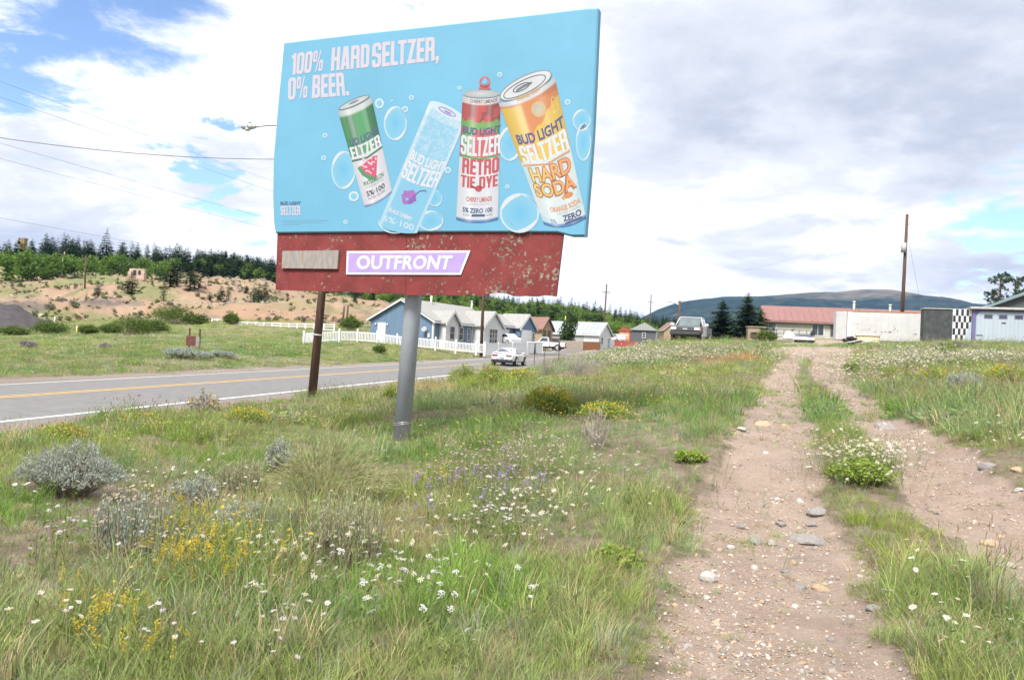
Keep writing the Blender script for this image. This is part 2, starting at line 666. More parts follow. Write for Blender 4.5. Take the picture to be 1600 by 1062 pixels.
def soil_material():
    mt = bpy.data.materials.new('soil')
    mt.use_nodes = True
    t = NT(mt.node_tree)
    b = mt.node_tree.nodes['Principled BSDF']
    co = t.n('ShaderNodeTexCoord').outputs['Object']
    big = t.noise(co, .22, 5, .6)
    mid = t.noise(co, 2.6, 6, .62)
    fine = t.noise(co, 26, 6, .7)
    grit = t.noise(co, 90, 3, .7)
    far = t.noise(co, .035, 7, .62)
    # meadow floor: litter, thatch, moss green
    flo = t.mix(t.smooth(mid, .35, .65), (.16, .125, .095), (.255, .205, .16))
    flo = t.mix(t.smooth(fine, .52, .66), flo, (.10, .11, .05))
    flo = t.mix(t.smooth(grit, .55, .7), flo, (.11, .085, .065))
    gr = t.mix(t.smooth(big, .35, .65), (.12, .145, .05), (.185, .175, .085))
    gr = t.mix(t.smooth(mid, .42, .7), gr, (.185, .18, .10))
    c = t.mix(attr_node(t, 'farness'), flo, gr)
    # bare mine-spoil slopes
    ba = t.mix(t.smooth(far, .38, .62), (.285, .185, .12), (.31, .225, .16))
    ba = t.mix(t.smooth(t.noise(co, .12, 6, .65), .52, .66), ba, (.17, .14, .12))
    ba = t.mix(t.smooth(t.noise(co, .05, 6, .6), .57, .68), ba, (.135, .14, .075))
    c = t.mix(attr_node(t, 'bare'), c, ba)
    dk = t.mix(t.smooth(t.noise(co, .5, 6, .65), .4, .6), (.085, .075, .075), (.13, .115, .11))
    c = t.mix(attr_node(t, 'slag'), c, dk)
    # road shoulder gravel
    gv = t.mix(t.smooth(fine, .35, .65), (.20, .165, .145), (.28, .24, .215))
    edge = t.smooth(t.math('ADD', attr_node(t, 'gravel'), t.math('MULTIPLY', t.math('SUBTRACT', mid, .5), .9)), .38, .62)
    c = t.mix(edge, c, gv)
    # the pinkish decomposed-granite ruts
    di = t.mix(t.smooth(mid, .3, .7), (.29, .218, .178), (.365, .288, .24))
    di = t.mix(t.smooth(fine, .5, .7), di, (.41, .34, .29))
    di = t.mix(t.smooth(grit, .58, .72), di, (.20, .152, .125))
    di = t.mix(t.smooth(big, .5, .7), di, (.275, .215, .178))
    di = t.mix(t.smooth(t.noise(co, 1.1, 6, .65), .56, .68), di, (.25, .205, .175))
    e2 = t.smooth(t.math('ADD', attr_node(t, 'dirt'), t.math('MULTIPLY', t.math('SUBTRACT', t.noise(co, 7, 6, .7), .5), 1.1)), .22, .72)
    c = t.mix(e2, c, di)
    t.set(b.inputs['Base Color'], c)
    b.inputs['Roughness'].default_value = .95
    b.inputs['Specular IOR Level'].default_value = .15
    bp = t.n('ShaderNodeBump')
    bp.inputs['Strength'].default_value = .8
    bp.inputs['Distance'].default_value = .05
    t.set(bp.inputs['Height'], t.math('ADD', fine, t.math('MULTIPLY', grit, .5)))
    bp2 = t.n('ShaderNodeBump')
    bp2.inputs['Strength'].default_value = .5
    bp2.inputs['Distance'].default_value = 1.2
    t.set(bp2.inputs['Height'], t.math('MULTIPLY', t.noise(co, .35, 7, .65), attr_node(t, 'bare')))
    mt.node_tree.links.new(bp.outputs[0], bp2.inputs['Normal'])
    t.set(b.inputs['Normal'], bp2.outputs[0])
    return mt


SOIL = soil_material()
# polar sheet, dense where the camera looks
sa = np.concatenate([np.linspace(-50, 50, 401), np.linspace(50, 310, 66)[1:-1]])
sa = np.radians(sa)
ra = .5 * 1.0225 ** np.arange(0, 425)
NS, NR = len(sa), len(ra)
SS, RR = np.meshgrid(sa, ra, indexing='ij')
X, Y = (RR * np.sin(SS)).ravel(), (RR * np.cos(SS)).ravel()
Z, rutm, ee, rad, hl = H(X, Y, True)
SHEET['sa'], SHEET['Z'] = sa, Z.reshape(NS, NR)
PX, PY, PD = proj(np.stack([X, Y, Z], -1))


def ell(cx, cy, rx, ry):
    wob = fbm(X * .05, Y * .05, 77) * .9 + fbm(X * .2, Y * .2, 78) * .4
    return np.where(PD > 60, 1 - sstep(np.hypot((PX - cx) / rx, (PY - cy) / ry) + wob, .7, 1.15), 0)


bare = np.zeros_like(X)
for e_ in ((40, 440, 75, 14), (130, 455, 80, 18), (60, 470, 110, 12), (190, 478, 120, 12), (225, 425, 55, 18), (330, 455, 85, 34), (300, 490, 130, 12),
           (440, 480, 130, 26), (500, 490, 90, 20), (410, 448, 70, 16), (560, 482, 90, 18), (640, 492, 60, 8), (120, 501, 30, 4), (60, 425, 30, 12)):
    bare = np.maximum(bare, ell(*e_))
bare = np.clip(bare - .55 * sstep(fbm(X * .03, Y * .05, 79) + .5, .56, .70), 0, 1) * (rad > 118)
slag = np.maximum(ell(25, 478, 60, 10), ell(150, 473, 40, 6)) * .8
slag = np.maximum(slag, ell(300, 428, 120, 7) * .5)
gravel = np.where((np.abs(ee) < 7.2), 1 - sstep(np.abs(ee) + fbm(X * .4, Y * .4, 44) * 1.4, 5.2, 6.6), 0) * (Y < 190)
gravel = np.maximum(gravel, .75 * np.where((ee < -5.5) & (ee > -11) & (Y > 88), 1, 0) * (Y < 190))
# trodden yard at the top of the track
yard = np.where(PD > 36, 1 - sstep(np.hypot((PX - 1290) / 95, (PY - 545) / 16), .8, 1.1), 0)
rutm = np.maximum(rutm, yard * .75)
farness = sstep(rad, 25, 75)

vid = np.arange(NS * NR).reshape(NS, NR)
q_ = np.stack([vid, np.roll(vid, -1, 0), np.roll(np.roll(vid, -1, 0), -1, 1), np.roll(vid, -1, 1)], -1)[:, :-1].reshape(-1, 4)
cx_ = X[q_].mean(1); cyy_ = Y[q_].mean(1)
# centre fan so that the sheet has no hole under the camera
V3 = np.stack([X, Y, Z], -1)
full = bpy.data.meshes.new('sheet')
full.from_pydata(V3.tolist(), [], q_.tolist())
NRM = np.zeros(len(V3) * 3)
full.vertices.foreach_get('normal', NRM)
NRM = NRM.reshape(-1, 3)
bpy.data.meshes.remove(full)

fr = rutm[q_].mean(1)
fb = (rad[q_].mean(1) > 112) & (cx_ < 75)
cls = np.where(fr > .45, 1, np.where(fb, 2, 0))
cls[np.abs(ee[q_].mean(1)) < 3.7] = np.where(cyy_[np.abs(ee[q_].mean(1)) < 3.7] < 185, 3, cls[np.abs(ee[q_].mean(1)) < 3.7])


def sub_sheet(name, sel, label):
    f = q_[sel]
    used, inv = np.unique(f, return_inverse=True)
    inv = inv.reshape(-1, 4)
    me = bpy.data.meshes.new(name)
    me.from_pydata(V3[used].tolist(), [], inv.tolist())
    for nm, arr in (('dirt', rutm), ('bare', bare), ('slag', slag), ('gravel', gravel), ('farness', farness)):
        a = me.attributes.new(nm, 'FLOAT', 'POINT')
        a.data.foreach_set('value', arr[used].astype(np.float32))
    me.materials.append(SOIL)
    me.polygons.foreach_set('use_smooth', [True] * len(me.polygons))
    me.update()
    me.normals_split_custom_set_from_vertices(NRM[used].tolist())
    o = bpy.data.objects.new(name, me)
    COL.objects.link(o)
    return tag(o, label, kind='structure')


sub_sheet('ground', cls == 0, 'open meadow ground of brown soil under the grass')
sub_sheet('dirt_path', cls == 1, 'pale pinkish two-rut dirt track climbing the rise')
sub_sheet('hillside', cls == 2, 'bare orange hillside with green benches beyond the road')

SLAG = M('slag', (.050, .044, .048), .95, .3, 1.5, .8, col2=(.085, .075, .07), c2=(.55, .7), s2=.8)
nx, ny = 60, 26
vs, fs = [], []
for j in range(ny):
    for i in range(nx):
        px_ = -150 + 262 * i / (nx - 1)
        d_ = 88 + 34 * j / (ny - 1)
        x_, y_ = (px_ - 800) / F_PX * d_, d_
        z0 = float(Hq([x_], [y_])[0])
        ridge = float(P(px_, np.interp(px_, [-150, -60, 0, 18, 45, 75, 112], [474, 468, 473, 476, 489, 501, 516]), 106.)[2])
        g0 = float(Hq([(px_ - 800) / F_PX * 106.], [106.])[0])
        k = max(0, 1 - abs(d_ - 106.) / 16.) ** .9
        hgt = max(0, ridge - g0) * k
        vs.append((x_, y_, z0 + hgt + (fbm(np.array([x_ * .5]), np.array([y_ * .5]), 5)[0] * 1.3 * min(1, hgt) if hgt > .05 else -.15)))
for j in range(ny - 1):
    for i in range(nx - 1):
        a_ = j * nx + i
        fs.append((a_, a_ + 1, a_ + nx + 1, a_ + nx))
me = bpy.data.meshes.new('slag_heap')
me.from_pydata(vs, [], fs)
me.polygons.foreach_set('use_smooth', [True] * len(me.polygons))
me.materials.append(SLAG)
tag(link(bpy.data.objects.new('slag_heap', me)), 'dark grey slag mound at the left edge of the far meadow', 'mound', kind='structure')

# ------------------------------------------------------------------ asphalt road with painted lines
ASPH = M('asphalt', (.155, .152, .153), .88, .10, 3, .25, col2=(.115, .113, .113), c2=(.56, .75), s2=.9, stretch=(1, 1, 1))
LINE_W = M('white_road_paint', (.66, .66, .64), .7, .08, 9, col2=(.33, .32, .31), c2=(.6, .72), s2=22)
LINE_Y = M('yellow_road_paint', (.58, .36, .10), .7, .1, 9, col2=(.26, .22, .17), c2=(.56, .70), s2=14)


def strip(name, mat_, e0, e1, lift, y0=-25., y1=186., step=2.0, label=None, dash=None, wob=0):
    vs, fs = [], []
    ys = np.arange(y0, y1, step)
    for i, yy in enumerate(ys):
        for e in (e0, e1):
            x, y = road_pt(e + (wob * (vnoise(yy * .6, e, 4) - .5) if wob else 0), yy)
            camber = -.018 * abs(e)
            vs.append((x, y, float(road_z(yy)) + lift + camber + .05))
    for i in range(len(ys) - 1):
        fs.append((2 * i, 2 * i + 1, 2 * i + 3, 2 * i + 2))
    me = bpy.data.meshes.new(name)
    me.from_pydata(vs, [], fs)
    me.materials.append(mat_)
    o = bpy.data.objects.new(name, me)
    COL.objects.link(o)
    return tag(o, label, kind='structure')


vs, fs = [], []
ys = np.arange(-25, 187, 1.5)
es = [-4.75, -4.55, -3, -1.5, 0, 1.5, 3, 4.55, 4.75]
for yy in ys:
    for j, e in enumerate(es):
        jit = (vnoise(yy * .8, e, 3) - .5) * .14 if j in (0, 1, 7, 8) else 0
        x, y = road_pt(e + jit, yy)
        vs.append((x, y, float(road_z(yy)) + .05 - .018 * abs(e) - (.12 if j in (0, 8) else 0)))
n_ = len(es)
for i in range(len(ys) - 1):
    for j in range(n_ - 1):
        fs.append((i * n_ + j, i * n_ + j + 1, (i + 1) * n_ + j + 1, (i + 1) * n_ + j))
me = bpy.data.meshes.new('road')
me.from_pydata(vs, [], fs)
me.materials.append(ASPH)
tag(link(bpy.data.objects.new('road', me)), 'grey two-lane asphalt road running away to the right', kind='structure')
strip('road_edge_line', LINE_W, 3.93, 4.09, .006, label='white edge line nearest the meadow')
strip('road_edge_line', LINE_W, -4.06, -3.93, .006, label='white edge line on the far side of the road')
strip('road_centre_line', LINE_Y, -.22, -.10, .006, label='double yellow centre line of the road')
strip('road_centre_line', LINE_Y, .10, .22, .006, label='double yellow centre line of the road')

# ------------------------------------------------------------------ long flat-topped mountain far off
def mountain():
    mt = bpy.data.materials.new('mountain_rock')
    mt.use_nodes = True
    t = NT(mt.node_tree)
    b = mt.node_tree.nodes['Principled BSDF']
    co = t.n('ShaderNodeTexCoord').outputs['Object']
    sp_ = t.n('ShaderNodeSeparateXYZ')
    mt.node_tree.links.new(co, sp_.inputs[0])
    line = t.math('ADD', t.math('DIVIDE', sp_.outputs[2], 260.0), t.math('MULTIPLY', t.math('SUBTRACT', t.noise(co, .0035, 8, .65), .5), 1.0))
    forest = t.mix(t.smooth(t.noise(co, .012, 8, .7), .42, .62), (.014, .026, .024), (.034, .048, .038))
    tundra = t.mix(t.smooth(t.noise(co, .008, 8, .65), .4, .6), (.15, .125, .10), (.11, .105, .08))
    c = t.mix(t.smooth(line, 1.10, 1.34), forest, tundra)
    c = t.mix(t.smooth(t.noise(co, .006, 7, .6), .66, .73), c, (.17, .14, .115))
    t.set(b.inputs['Base Color'], c)
    b.inputs['Roughness'].default_value = 1
    b.inputs['Specular IOR Level'].default_value = 0
    D0 = 3600.0
    outline = [(930, 545), (985, 508), (1005, 494), (1030, 481), (1060, 470), (1095, 465), (1130, 462), (1180, 462), (1210, 460), (1260, 456), (1310, 453.5), (1350, 451),
               (1385, 452), (1410, 456), (1445, 463), (1480, 470), (1520, 475), (1560, 478), (1600, 483), (1660, 490), (1740, 505), (1840, 535)]
    ox = np.array([o[0] for o in outline], float)
    oy = np.array([o[1] for o in outline], float)
    nx, ny = 220, 46
    pxs = np.linspace(930, 1840, nx)
    vs = np.zeros((nx, ny, 3))
    for i, p in enumerate(pxs):
        top = P(p, np.interp(p, ox, oy), D0)
        bx = top[0]
        crest = max(top[2], 2)
        for j in range(ny):
            k = j / (ny - 1)                     # 0 foot towards us .. 0.7 crest .. 1 far foot
            if k <= .75:
                f = k / .75
                hgt_ = crest * (f ** .8 * .82 + .18 * sstep(f, .0, 1))
                yy = top[1] - 1500 * (1 - f)
            else:
                f = (1 - k) / .25
                hgt_ = crest * f
                yy = top[1] + 1200 * (1 - f)
            s_ = math.sin(math.pi * min(1, k / .75 * .98)) if k < .75 else 0
            hgt_ += s_ * (fbm(np.array([bx * .0028]), np.array([yy * .002]), 51, 5)[0] * 110 * crest / 300 - abs(fbm(np.array([bx * .006]), np.array([yy * .0014]), 55, 4)[0]) * 70 * crest / 300)
            vs[i, j] = (bx, yy, hgt_ - 12 * (k == 0))
    idx = np.arange(nx * ny).reshape(nx, ny)
    fs = np.stack([idx[:-1, :-1], idx[1:, :-1], idx[1:, 1:], idx[:-1, 1:]], -1).reshape(-1, 4)
    me = bpy.data.meshes.new('mountain')
    me.from_pydata(vs.reshape(-1, 3).tolist(), [], fs.tolist())
    me.polygons.foreach_set('use_smooth', [True] * len(me.polygons))
    me.materials.append(mt)
    tag(link(bpy.data.objects.new('mountain', me)), 'long blue mountain with a bald flat top on the horizon', kind='structure')


mountain()

# ------------------------------------------------------------------ air: thin even haze between here and the mountain
def haze():
    mt = bpy.data.materials.new('haze_air')
    mt.use_nodes = True
    tr = mt.node_tree
    tr.nodes.clear()
    o = tr.nodes.new('ShaderNodeOutputMaterial')
    v = tr.nodes.new('ShaderNodeVolumePrincipled')
    v.inputs['Color'].default_value = (.30, .52, 1.0, 1)
    v.inputs['Density'].default_value = 0.62e-4
    v.inputs['Anisotropy'].default_value = .2
    tr.links.new(v.outputs[0], o.inputs['Volume'])
    b = MB()
    b.bb(-7600, 7600, -7600, 7600, -60, 430)
    ob = b.build('haze', mt)
    tag(ob, kind='stuff')


if USE_HAZE:
    haze()
# ================================================================== BILLBOARD
_bl, _br, _tl, _tr = P(430, 364, 15.3), P(914, 366, 12.95), P(443, 67, 15.3), P(935, 12, 12.95)
BX = (_br - _bl); BX /= np.linalg.norm(BX)
_up = ((_tl - _bl) + (_tr - _br))
BYv = _up - BX * (_up @ BX); BYv /= np.linalg.norm(BYv)
BN = np.cross(BX, BYv)                       # towards the viewer side
if BN @ (CAM - _bl) < 0:
    BN = -BN
BO = _bl
BROT = Matrix(((BX[0], BYv[0], BN[0]), (BX[1], BYv[1], BN[1]), (BX[2], BYv[2], BN[2])))


def bq(px, py):
    """panel coordinates (metres along, metres up) of a photograph pixel that lies on the panel"""
    d = CF + (px - 800) / F_PX * CR + (531 - py) / F_PX * CU
    k = ((BO - CAM) @ BN) / (d @ BN)
    p = CAM + d * k - BO
    return float(p @ BX), float(p @ BYv)


_tw = BO + BX * bq(644, 300)[0] + BYv * 2.4 - BN * .50
_d0 = float((_tw - CAM) @ CF)
_c = [P(627, py, _d0) for py in range(640, 700)]
_k = int(np.argmin([abs(c[2] - float(H([c[0]], [c[1]])[0])) for c in _c]))
pipe_g = _c[_k]
bill = empty('billboard', pipe_g, 0, 'large roadside billboard with a bright blue drinks poster on one steel pole', 'billboard')
bill_inv = Matrix.Translation(pipe_g.tolist()).inverted()


def bpl(o):
    """place a child given in panel coordinates"""
    mt = Matrix.Translation(BO.tolist()) @ BROT.to_4x4()
    o.matrix_local = bill_inv @ mt
    return o


VINYL = M('blue_vinyl', (.118, .312, .455), .55, .05, .6, .10, spec=.3)
RED = M('flaking_red_paint', (.205, .040, .038), .75, .25, 2.2, .6, col2=(.255, .20, .15), c2=(.545, .60), s2=17)
def peeling_red(name, base, amount):
    mt = bpy.data.materials.new(name)
    mt.use_nodes = True
    t = NT(mt.node_tree)
    b = mt.node_tree.nodes['Principled BSDF']
    co = t.n('ShaderNodeTexCoord').outputs['Object']
    patch = t.noise(co, 1.1, 6, .65)
    chip = t.noise(co, 14, 9, .72)
    speck = t.noise(co, 46, 5, .7)
    c = t.mix(t.smooth(t.noise(co, 2.4, 6, .6), .35, .65), tuple(v * .82 for v in base), tuple(v * 1.15 for v in base))
    c = t.mix(t.math('MULTIPLY', t.smooth(speck, .5, .66), .45), c, tuple(v * .55 for v in base))
    m_ = t.math('ADD', chip, t.math('MULTIPLY', t.math('SUBTRACT', patch, .5), amount[1]))
    pk = t.smooth(m_, amount[0], amount[0] + .05)
    wood = t.mix(t.smooth(t.noise(co, 30, 4, .6), .4, .6), (.20, .155, .12), (.30, .25, .20))
    c = t.mix(pk, c, wood)
    t.set(b.inputs['Base Color'], c)
    b.inputs['Roughness'].default_value = .78
    b.inputs['Specular IOR Level'].default_value = .25
    bp = t.n('ShaderNodeBump')
    bp.inputs['Strength'].default_value = .7
    bp.inputs['Distance'].default_value = .012
    t.set(bp.inputs['Height'], t.math('SUBTRACT', t.math('MULTIPLY', speck, .4), pk))
    t.set(b.inputs['Normal'], bp.outputs[0])
    return mt


RED_GOOD = M('red_painted_board', (.215, .036, .036), .7, .18, 2.2, .4, col2=(.30, .24, .18), c2=(.625, .66), s2=13)
RED, RED_GOOD = peeling_red('peeling_red_paint', (.185, .036, .036), (.565, .50)), peeling_red('worn_red_paint', (.180, .036, .036), (.598, .36))
STEEL = M('blue_grey_steel', (.33, .365, .41), .6, .10, 2.5, .2, metal=.15, col2=(.20, .19, .19), c2=(.64, .74), s2=6, stretch=(1, 1, .5))
WOODP = M('brown_creosote_pole', (.088, .052, .036), .85, .32, 9, .6, col2=(.17, .115, .08), c2=(.56, .7), s2=14, stretch=(1, 1, .08))
GREYPLATE = M('weathered_grey_plate', (.26, .245, .23), .8, .15, 5, .4, col2=(.30, .17, .10), c2=(.52, .66), s2=4, stretch=(3.2, .7, 1))
PURPLE = M('lilac_sign_face', (.345, .255, .53), .5, .05, 4)
WHITE_SIGN = M('white_sign_paint', (.66, .65, .66), .55, .04, 5)
DARKSTEEL = M('dark_back_steel', (.09, .09, .095), .6, .2, 5)

# ---- panel: face with wrapped vinyl edge; the wrap is slack at the lower left and hangs at the lower right
W_ = float(np.linalg.norm(_br - _bl)); Ht = bq(443, 67)[1]
edge_px_l = [(443, 67), (439, 110), (434, 160), (430, 210), (427, 245), (426, 300), (427, 345), (430, 364)]
edge_px_r = [(935, 12), (933, 60), (930, 130), (926, 210), (921, 280), (917, 330), (914, 368)]
top_px = [(443, 67), (560, 53), (690, 39), (820, 24.5), (922, 12.5), (935, 13)]
bot_px = [(430, 364), (560, 363), (700, 362.5), (800, 362.5), (879, 363), (881, 368.5), (914, 368.5)]


def edge(tab, v, axis):
    pts = np.array([bq(*p) for p in tab])
    o = np.argsort(pts[:, axis])
    return np.interp(v, pts[o, axis], pts[o, 1 - axis])


mb = MB()
US = [0, .004] + [k / 26 for k in range(1, 26)] + [.996, 1]
VS = [0, .006] + [k / 18 for k in range(1, 18)] + [.994, 1]
NXp, NYp = len(US) - 1, len(VS) - 1
g = {}
for i in range(NXp + 1):
    for j in range(NYp + 1):
        u, v = US[i], VS[j]
        yb, yt = edge(bot_px, u * W_, 0), edge(top_px, u * W_, 0)
        y = yb + (yt - yb) * v
        xl, xr = edge(edge_px_l, y, 1), edge(edge_px_r, y, 1)
        x = xl + (xr - xl) * u
        rim = min(u, 1 - u) * W_
        rv = min(v, 1 - v) * Ht
        z = .0015 * (fbm(np.array([x * .8]), np.array([y * 1.1]), 8)[0]) * min(1, rim * 3) * min(1, rv * 3)
        g[i, j] = (x, y, z - .02 * (i in (0, NXp) or j in (0, NYp)))
vs, fs = [], []
for j in range(NYp + 1):
    for i in range(NXp + 1):
        vs.append(g[i, j])
for j in range(NYp):
    for i in range(NXp):
        a = j * (NXp + 1) + i
        fs.append((a, a + 1, a + NXp + 2, a + NXp + 1))
ring = [(i, 0) for i in range(NXp + 1)] + [(NXp, j) for j in range(1, NYp + 1)] + [(i, NYp) for i in range(NXp - 1, -1, -1)] + [(0, j) for j in range(NYp - 1, 0, -1)]
b0 = len(vs)
for (i, j) in ring:
    p = g[i, j]
    vs.append((p[0], p[1], -.17))
for k in range(len(ring)):
    i, j = ring[k]; i2, j2 = ring[(k + 1) % len(ring)]
    fs.append((j * (NXp + 1) + i, b0 + k, b0 + (k + 1) % len(ring), j2 * (NXp + 1) + i2))
fs.append([b0 + k for k in range(len(ring))])
me = bpy.data.meshes.new('poster')
me.from_pydata(vs, [], fs)
me.materials.append(VINYL)
bm = bmesh.new(); bm.from_mesh(me); bmesh.ops.recalc_face_normals(bm, faces=bm.faces); bm.to_mesh(me); bm.free()
poster = bpl(link(bpy.data.objects.new('poster', me), bill))
tag(poster, 'sky-blue vinyl poster with four drinks cans')

# ---- red apron below, of two sheets butted at a seam
ap = [bq(431, 362), bq(633, 362), bq(879.5, 362), bq(876, 415), bq(867.5, 463), bq(632, 459), bq(428, 452.5)]
AZ = -.05


def apron(poly, mat_, label, ragged=0.0, seed=1):
    """board with a chipped lower edge"""
    (x0, y0), (x1, y1), (x2, y2), (x3, y3) = poly      # top-left, top-right, bottom-right, bottom-left
    n = 26
    top, bot = [], []
    for k in range(n + 1):
        t = k / n
        chip = 0
        if ragged:
            chip = max(0, vnoise(np.array([t * 17.0 + seed]), np.array([seed * 1.0]), 2)[0] - .68) * ragged
        top.append((x0 + (x1 - x0) * t, y0 + (y1 - y0) * t))
        bot.append((x3 + (x2 - x3) * t, y3 + (y2 - y3) * t + chip))
    m_ = MB()
    for k in range(n):
        for z in (AZ, AZ - .045):
            m_.quad((*bot[k], z), (*bot[k + 1], z), (*top[k + 1], z), (*top[k], z))
        m_.quad((*bot[k], AZ), (*bot[k + 1], AZ), (*bot[k + 1], AZ - .045), (*bot[k], AZ - .045))
        m_.quad((*top[k], AZ), (*top[k + 1], AZ), (*top[k + 1], AZ - .045), (*top[k], AZ - .045))
    for (p, q2) in ((top[0], bot[0]), (top[-1], bot[-1])):
        m_.quad((*p, AZ), (*q2, AZ), (*q2, AZ - .045), (*p, AZ - .045))
    bm2 = m_.build('apron_board', mat_, bill)
    bpl(bm2)
    tag(bm2, label)
    return bm2


apron([ap[0], (ap[1][0] - .004, ap[1][1]), (ap[5][0] - .004, ap[5][1]), ap[6]], RED_GOOD, 'red board with sound paint', .05, 1)
apron([(ap[1][0] + .004, ap[1][1]), ap[2], ap[4], (ap[5][0] + .004, ap[5][1] - .02)], RED, 'red board with badly flaking paint', .22, 5)

# ---- lettering and flat print
FONTS = {}


def glyphs(s, weight=.02, space=1.0):
    key = (s, weight, space)
    if key not in FONTS:
        cu = bpy.data.curves.new('t', 'FONT')
        cu.body = s
        cu.offset = weight
        cu.resolution_u = 3
        cu.space_character = space
        o = bpy.data.objects.new('t', cu)
        COL.objects.link(o)
        bpy.context.view_layer.update()
        me = o.evaluated_get(bpy.context.evaluated_depsgraph_get()).to_mesh()
        v = np.array([tuple(p.co[:2]) for p in me.vertices])
        f = [tuple(p.vertices) for p in me.polygons]
        bpy.data.objects.remove(o)
        bpy.data.curves.remove(cu)
        lo, hi = v.min(0), v.max(0)
        FONTS[key] = ((v - lo) / (hi - lo), f)
    return FONTS[key]


def rr(X_, Y_, x0, y0, x1, y1, r=0.0, ry=None):
    ry = r * .55 if ry is None else ry
    i = (X_ >= x0) & (X_ <= x1) & (Y_ >= y0) & (Y_ <= y1)
    if r:
        dx = np.maximum(np.maximum(x0 + r - X_, X_ - (x1 - r)), 0) / r
        dy = np.maximum(np.maximum(y0 + ry - Y_, Y_ - (y1 - ry)), 0) / ry
        i &= dx * dx + dy * dy <= 1
    return i


def band(X_, Y_, xa, xb, w_):
    """slanted stroke from xa at the foot to xb at the top"""
    c = xa + (xb - xa) * Y_
    return (X_ >= c) & (X_ <= c + w_) & (Y_ >= 0) & (Y_ <= 1)


S1, S2, T_ = .37, .63, .155


def heavy(ch):
    """(width, inside-function) of a heavy condensed capital"""
    f = lambda g_: g_
    o = lambda X_, Y_: rr(X_, Y_, 0, 0, 1, 1, .34) & ~rr(X_, Y_, S1, T_, S2, 1 - T_, .12)
    if ch in '0O': return 1.0, o
    if ch == '1': return .62, lambda X_, Y_: (rr(X_, Y_, .22, 0, .62, 1)) | (rr(X_, Y_, 0, .74, .3, .92))
    if ch == '%': return 1.45, lambda X_, Y_: ((rr(X_, Y_, 0, .46, .56, 1, .2) & ~rr(X_, Y_, .21, .58, .35, .88, .06)) | (rr(X_, Y_, .89, 0, 1.45, .54, .2) & ~rr(X_, Y_, 1.1, .12, 1.24, .42, .06)) | band(X_, Y_, .42, .86, .17))
    if ch == 'H': return 1.0, lambda X_, Y_: rr(X_, Y_, 0, 0, S1, 1) | rr(X_, Y_, S2, 0, 1, 1) | rr(X_, Y_, 0, .42, 1, .58)
    if ch == 'A': return 1.06, lambda X_, Y_: band(X_, Y_, 0, .26, .38) | band(X_, Y_, .68, .42, .38) | rr(X_, Y_, .2, .17, .86, .32)
    if ch == 'R': return 1.02, lambda X_, Y_: rr(X_, Y_, 0, 0, S1, 1) | (rr(X_, Y_, .2, .40, .98, 1, .3) & ~rr(X_, Y_, S1, .56, .62, 1 - T_, .1)) | (band(X_, Y_, .66, .58, .36) & (Y_ < .48))
    if ch == 'D': return 1.0, lambda X_, Y_: (rr(X_, Y_, 0, 0, 1, 1, .34) | rr(X_, Y_, 0, 0, .4, 1)) & ~rr(X_, Y_, S1, T_, S2, 1 - T_, .1)
    if ch == 'B': return 1.0, lambda X_, Y_: rr(X_, Y_, 0, 0, S1, 1) | ((rr(X_, Y_, .1, .47, .96, 1, .3) | rr(X_, Y_, .1, 0, 1, .53, .3)) & ~rr(X_, Y_, S1, .59, .6, 1 - T_, .1) & ~rr(X_, Y_, S1, T_, S2, .42, .1))
    if ch == 'S': return .98, lambda X_, Y_: rr(X_, Y_, 0, 0, .98, 1, .34) & ~rr(X_, Y_, S1, .60, .62, 1 - T_, .1) & ~rr(X_, Y_, S1, T_, .62, .41, .1) & ~rr(X_, Y_, .6, .55, 1, .69) & ~rr(X_, Y_, -.1, .31, .38, .45)
    if ch == 'E': return .84, lambda X_, Y_: rr(X_, Y_, 0, 0, S1, 1) | rr(X_, Y_, 0, 0, .84, T_) | rr(X_, Y_, 0, .42, .78, .58) | rr(X_, Y_, 0, 1 - T_, .84, 1)
    if ch == 'L': return .80, lambda X_, Y_: rr(X_, Y_, 0, 0, S1, 1) | rr(X_, Y_, 0, 0, .80, T_)
    if ch == 'T': return .94, lambda X_, Y_: rr(X_, Y_, .285, 0, .655, 1) | rr(X_, Y_, 0, 1 - T_, .94, 1)
    if ch == 'Z': return .90, lambda X_, Y_: rr(X_, Y_, 0, 0, .9, T_) | rr(X_, Y_, 0, 1 - T_, .9, 1) | band(X_, Y_, 0, .50, .40)
    if ch == 'I': return .37, lambda X_, Y_: rr(X_, Y_, 0, 0, .37, 1)
    if ch == 'Y': return 1.0, lambda X_, Y_: rr(X_, Y_, .315, 0, .685, .5) | ((band(X_, Y_, .46, 0, .37) | band(X_, Y_, .17, .63, .37)) & (Y_ > .34))
    if ch == ',': return .36, lambda X_, Y_: rr(X_, Y_, 0, 0, .36, .18) | (band(X_, Y_ + .16, -.02, .9, .22) & (Y_ > -.14) & (Y_ < .05))
    if ch == '.': return .36, lambda X_, Y_: rr(X_, Y_, 0, 0, .36, .18)
    return .45, lambda X_, Y_: X_ < -9


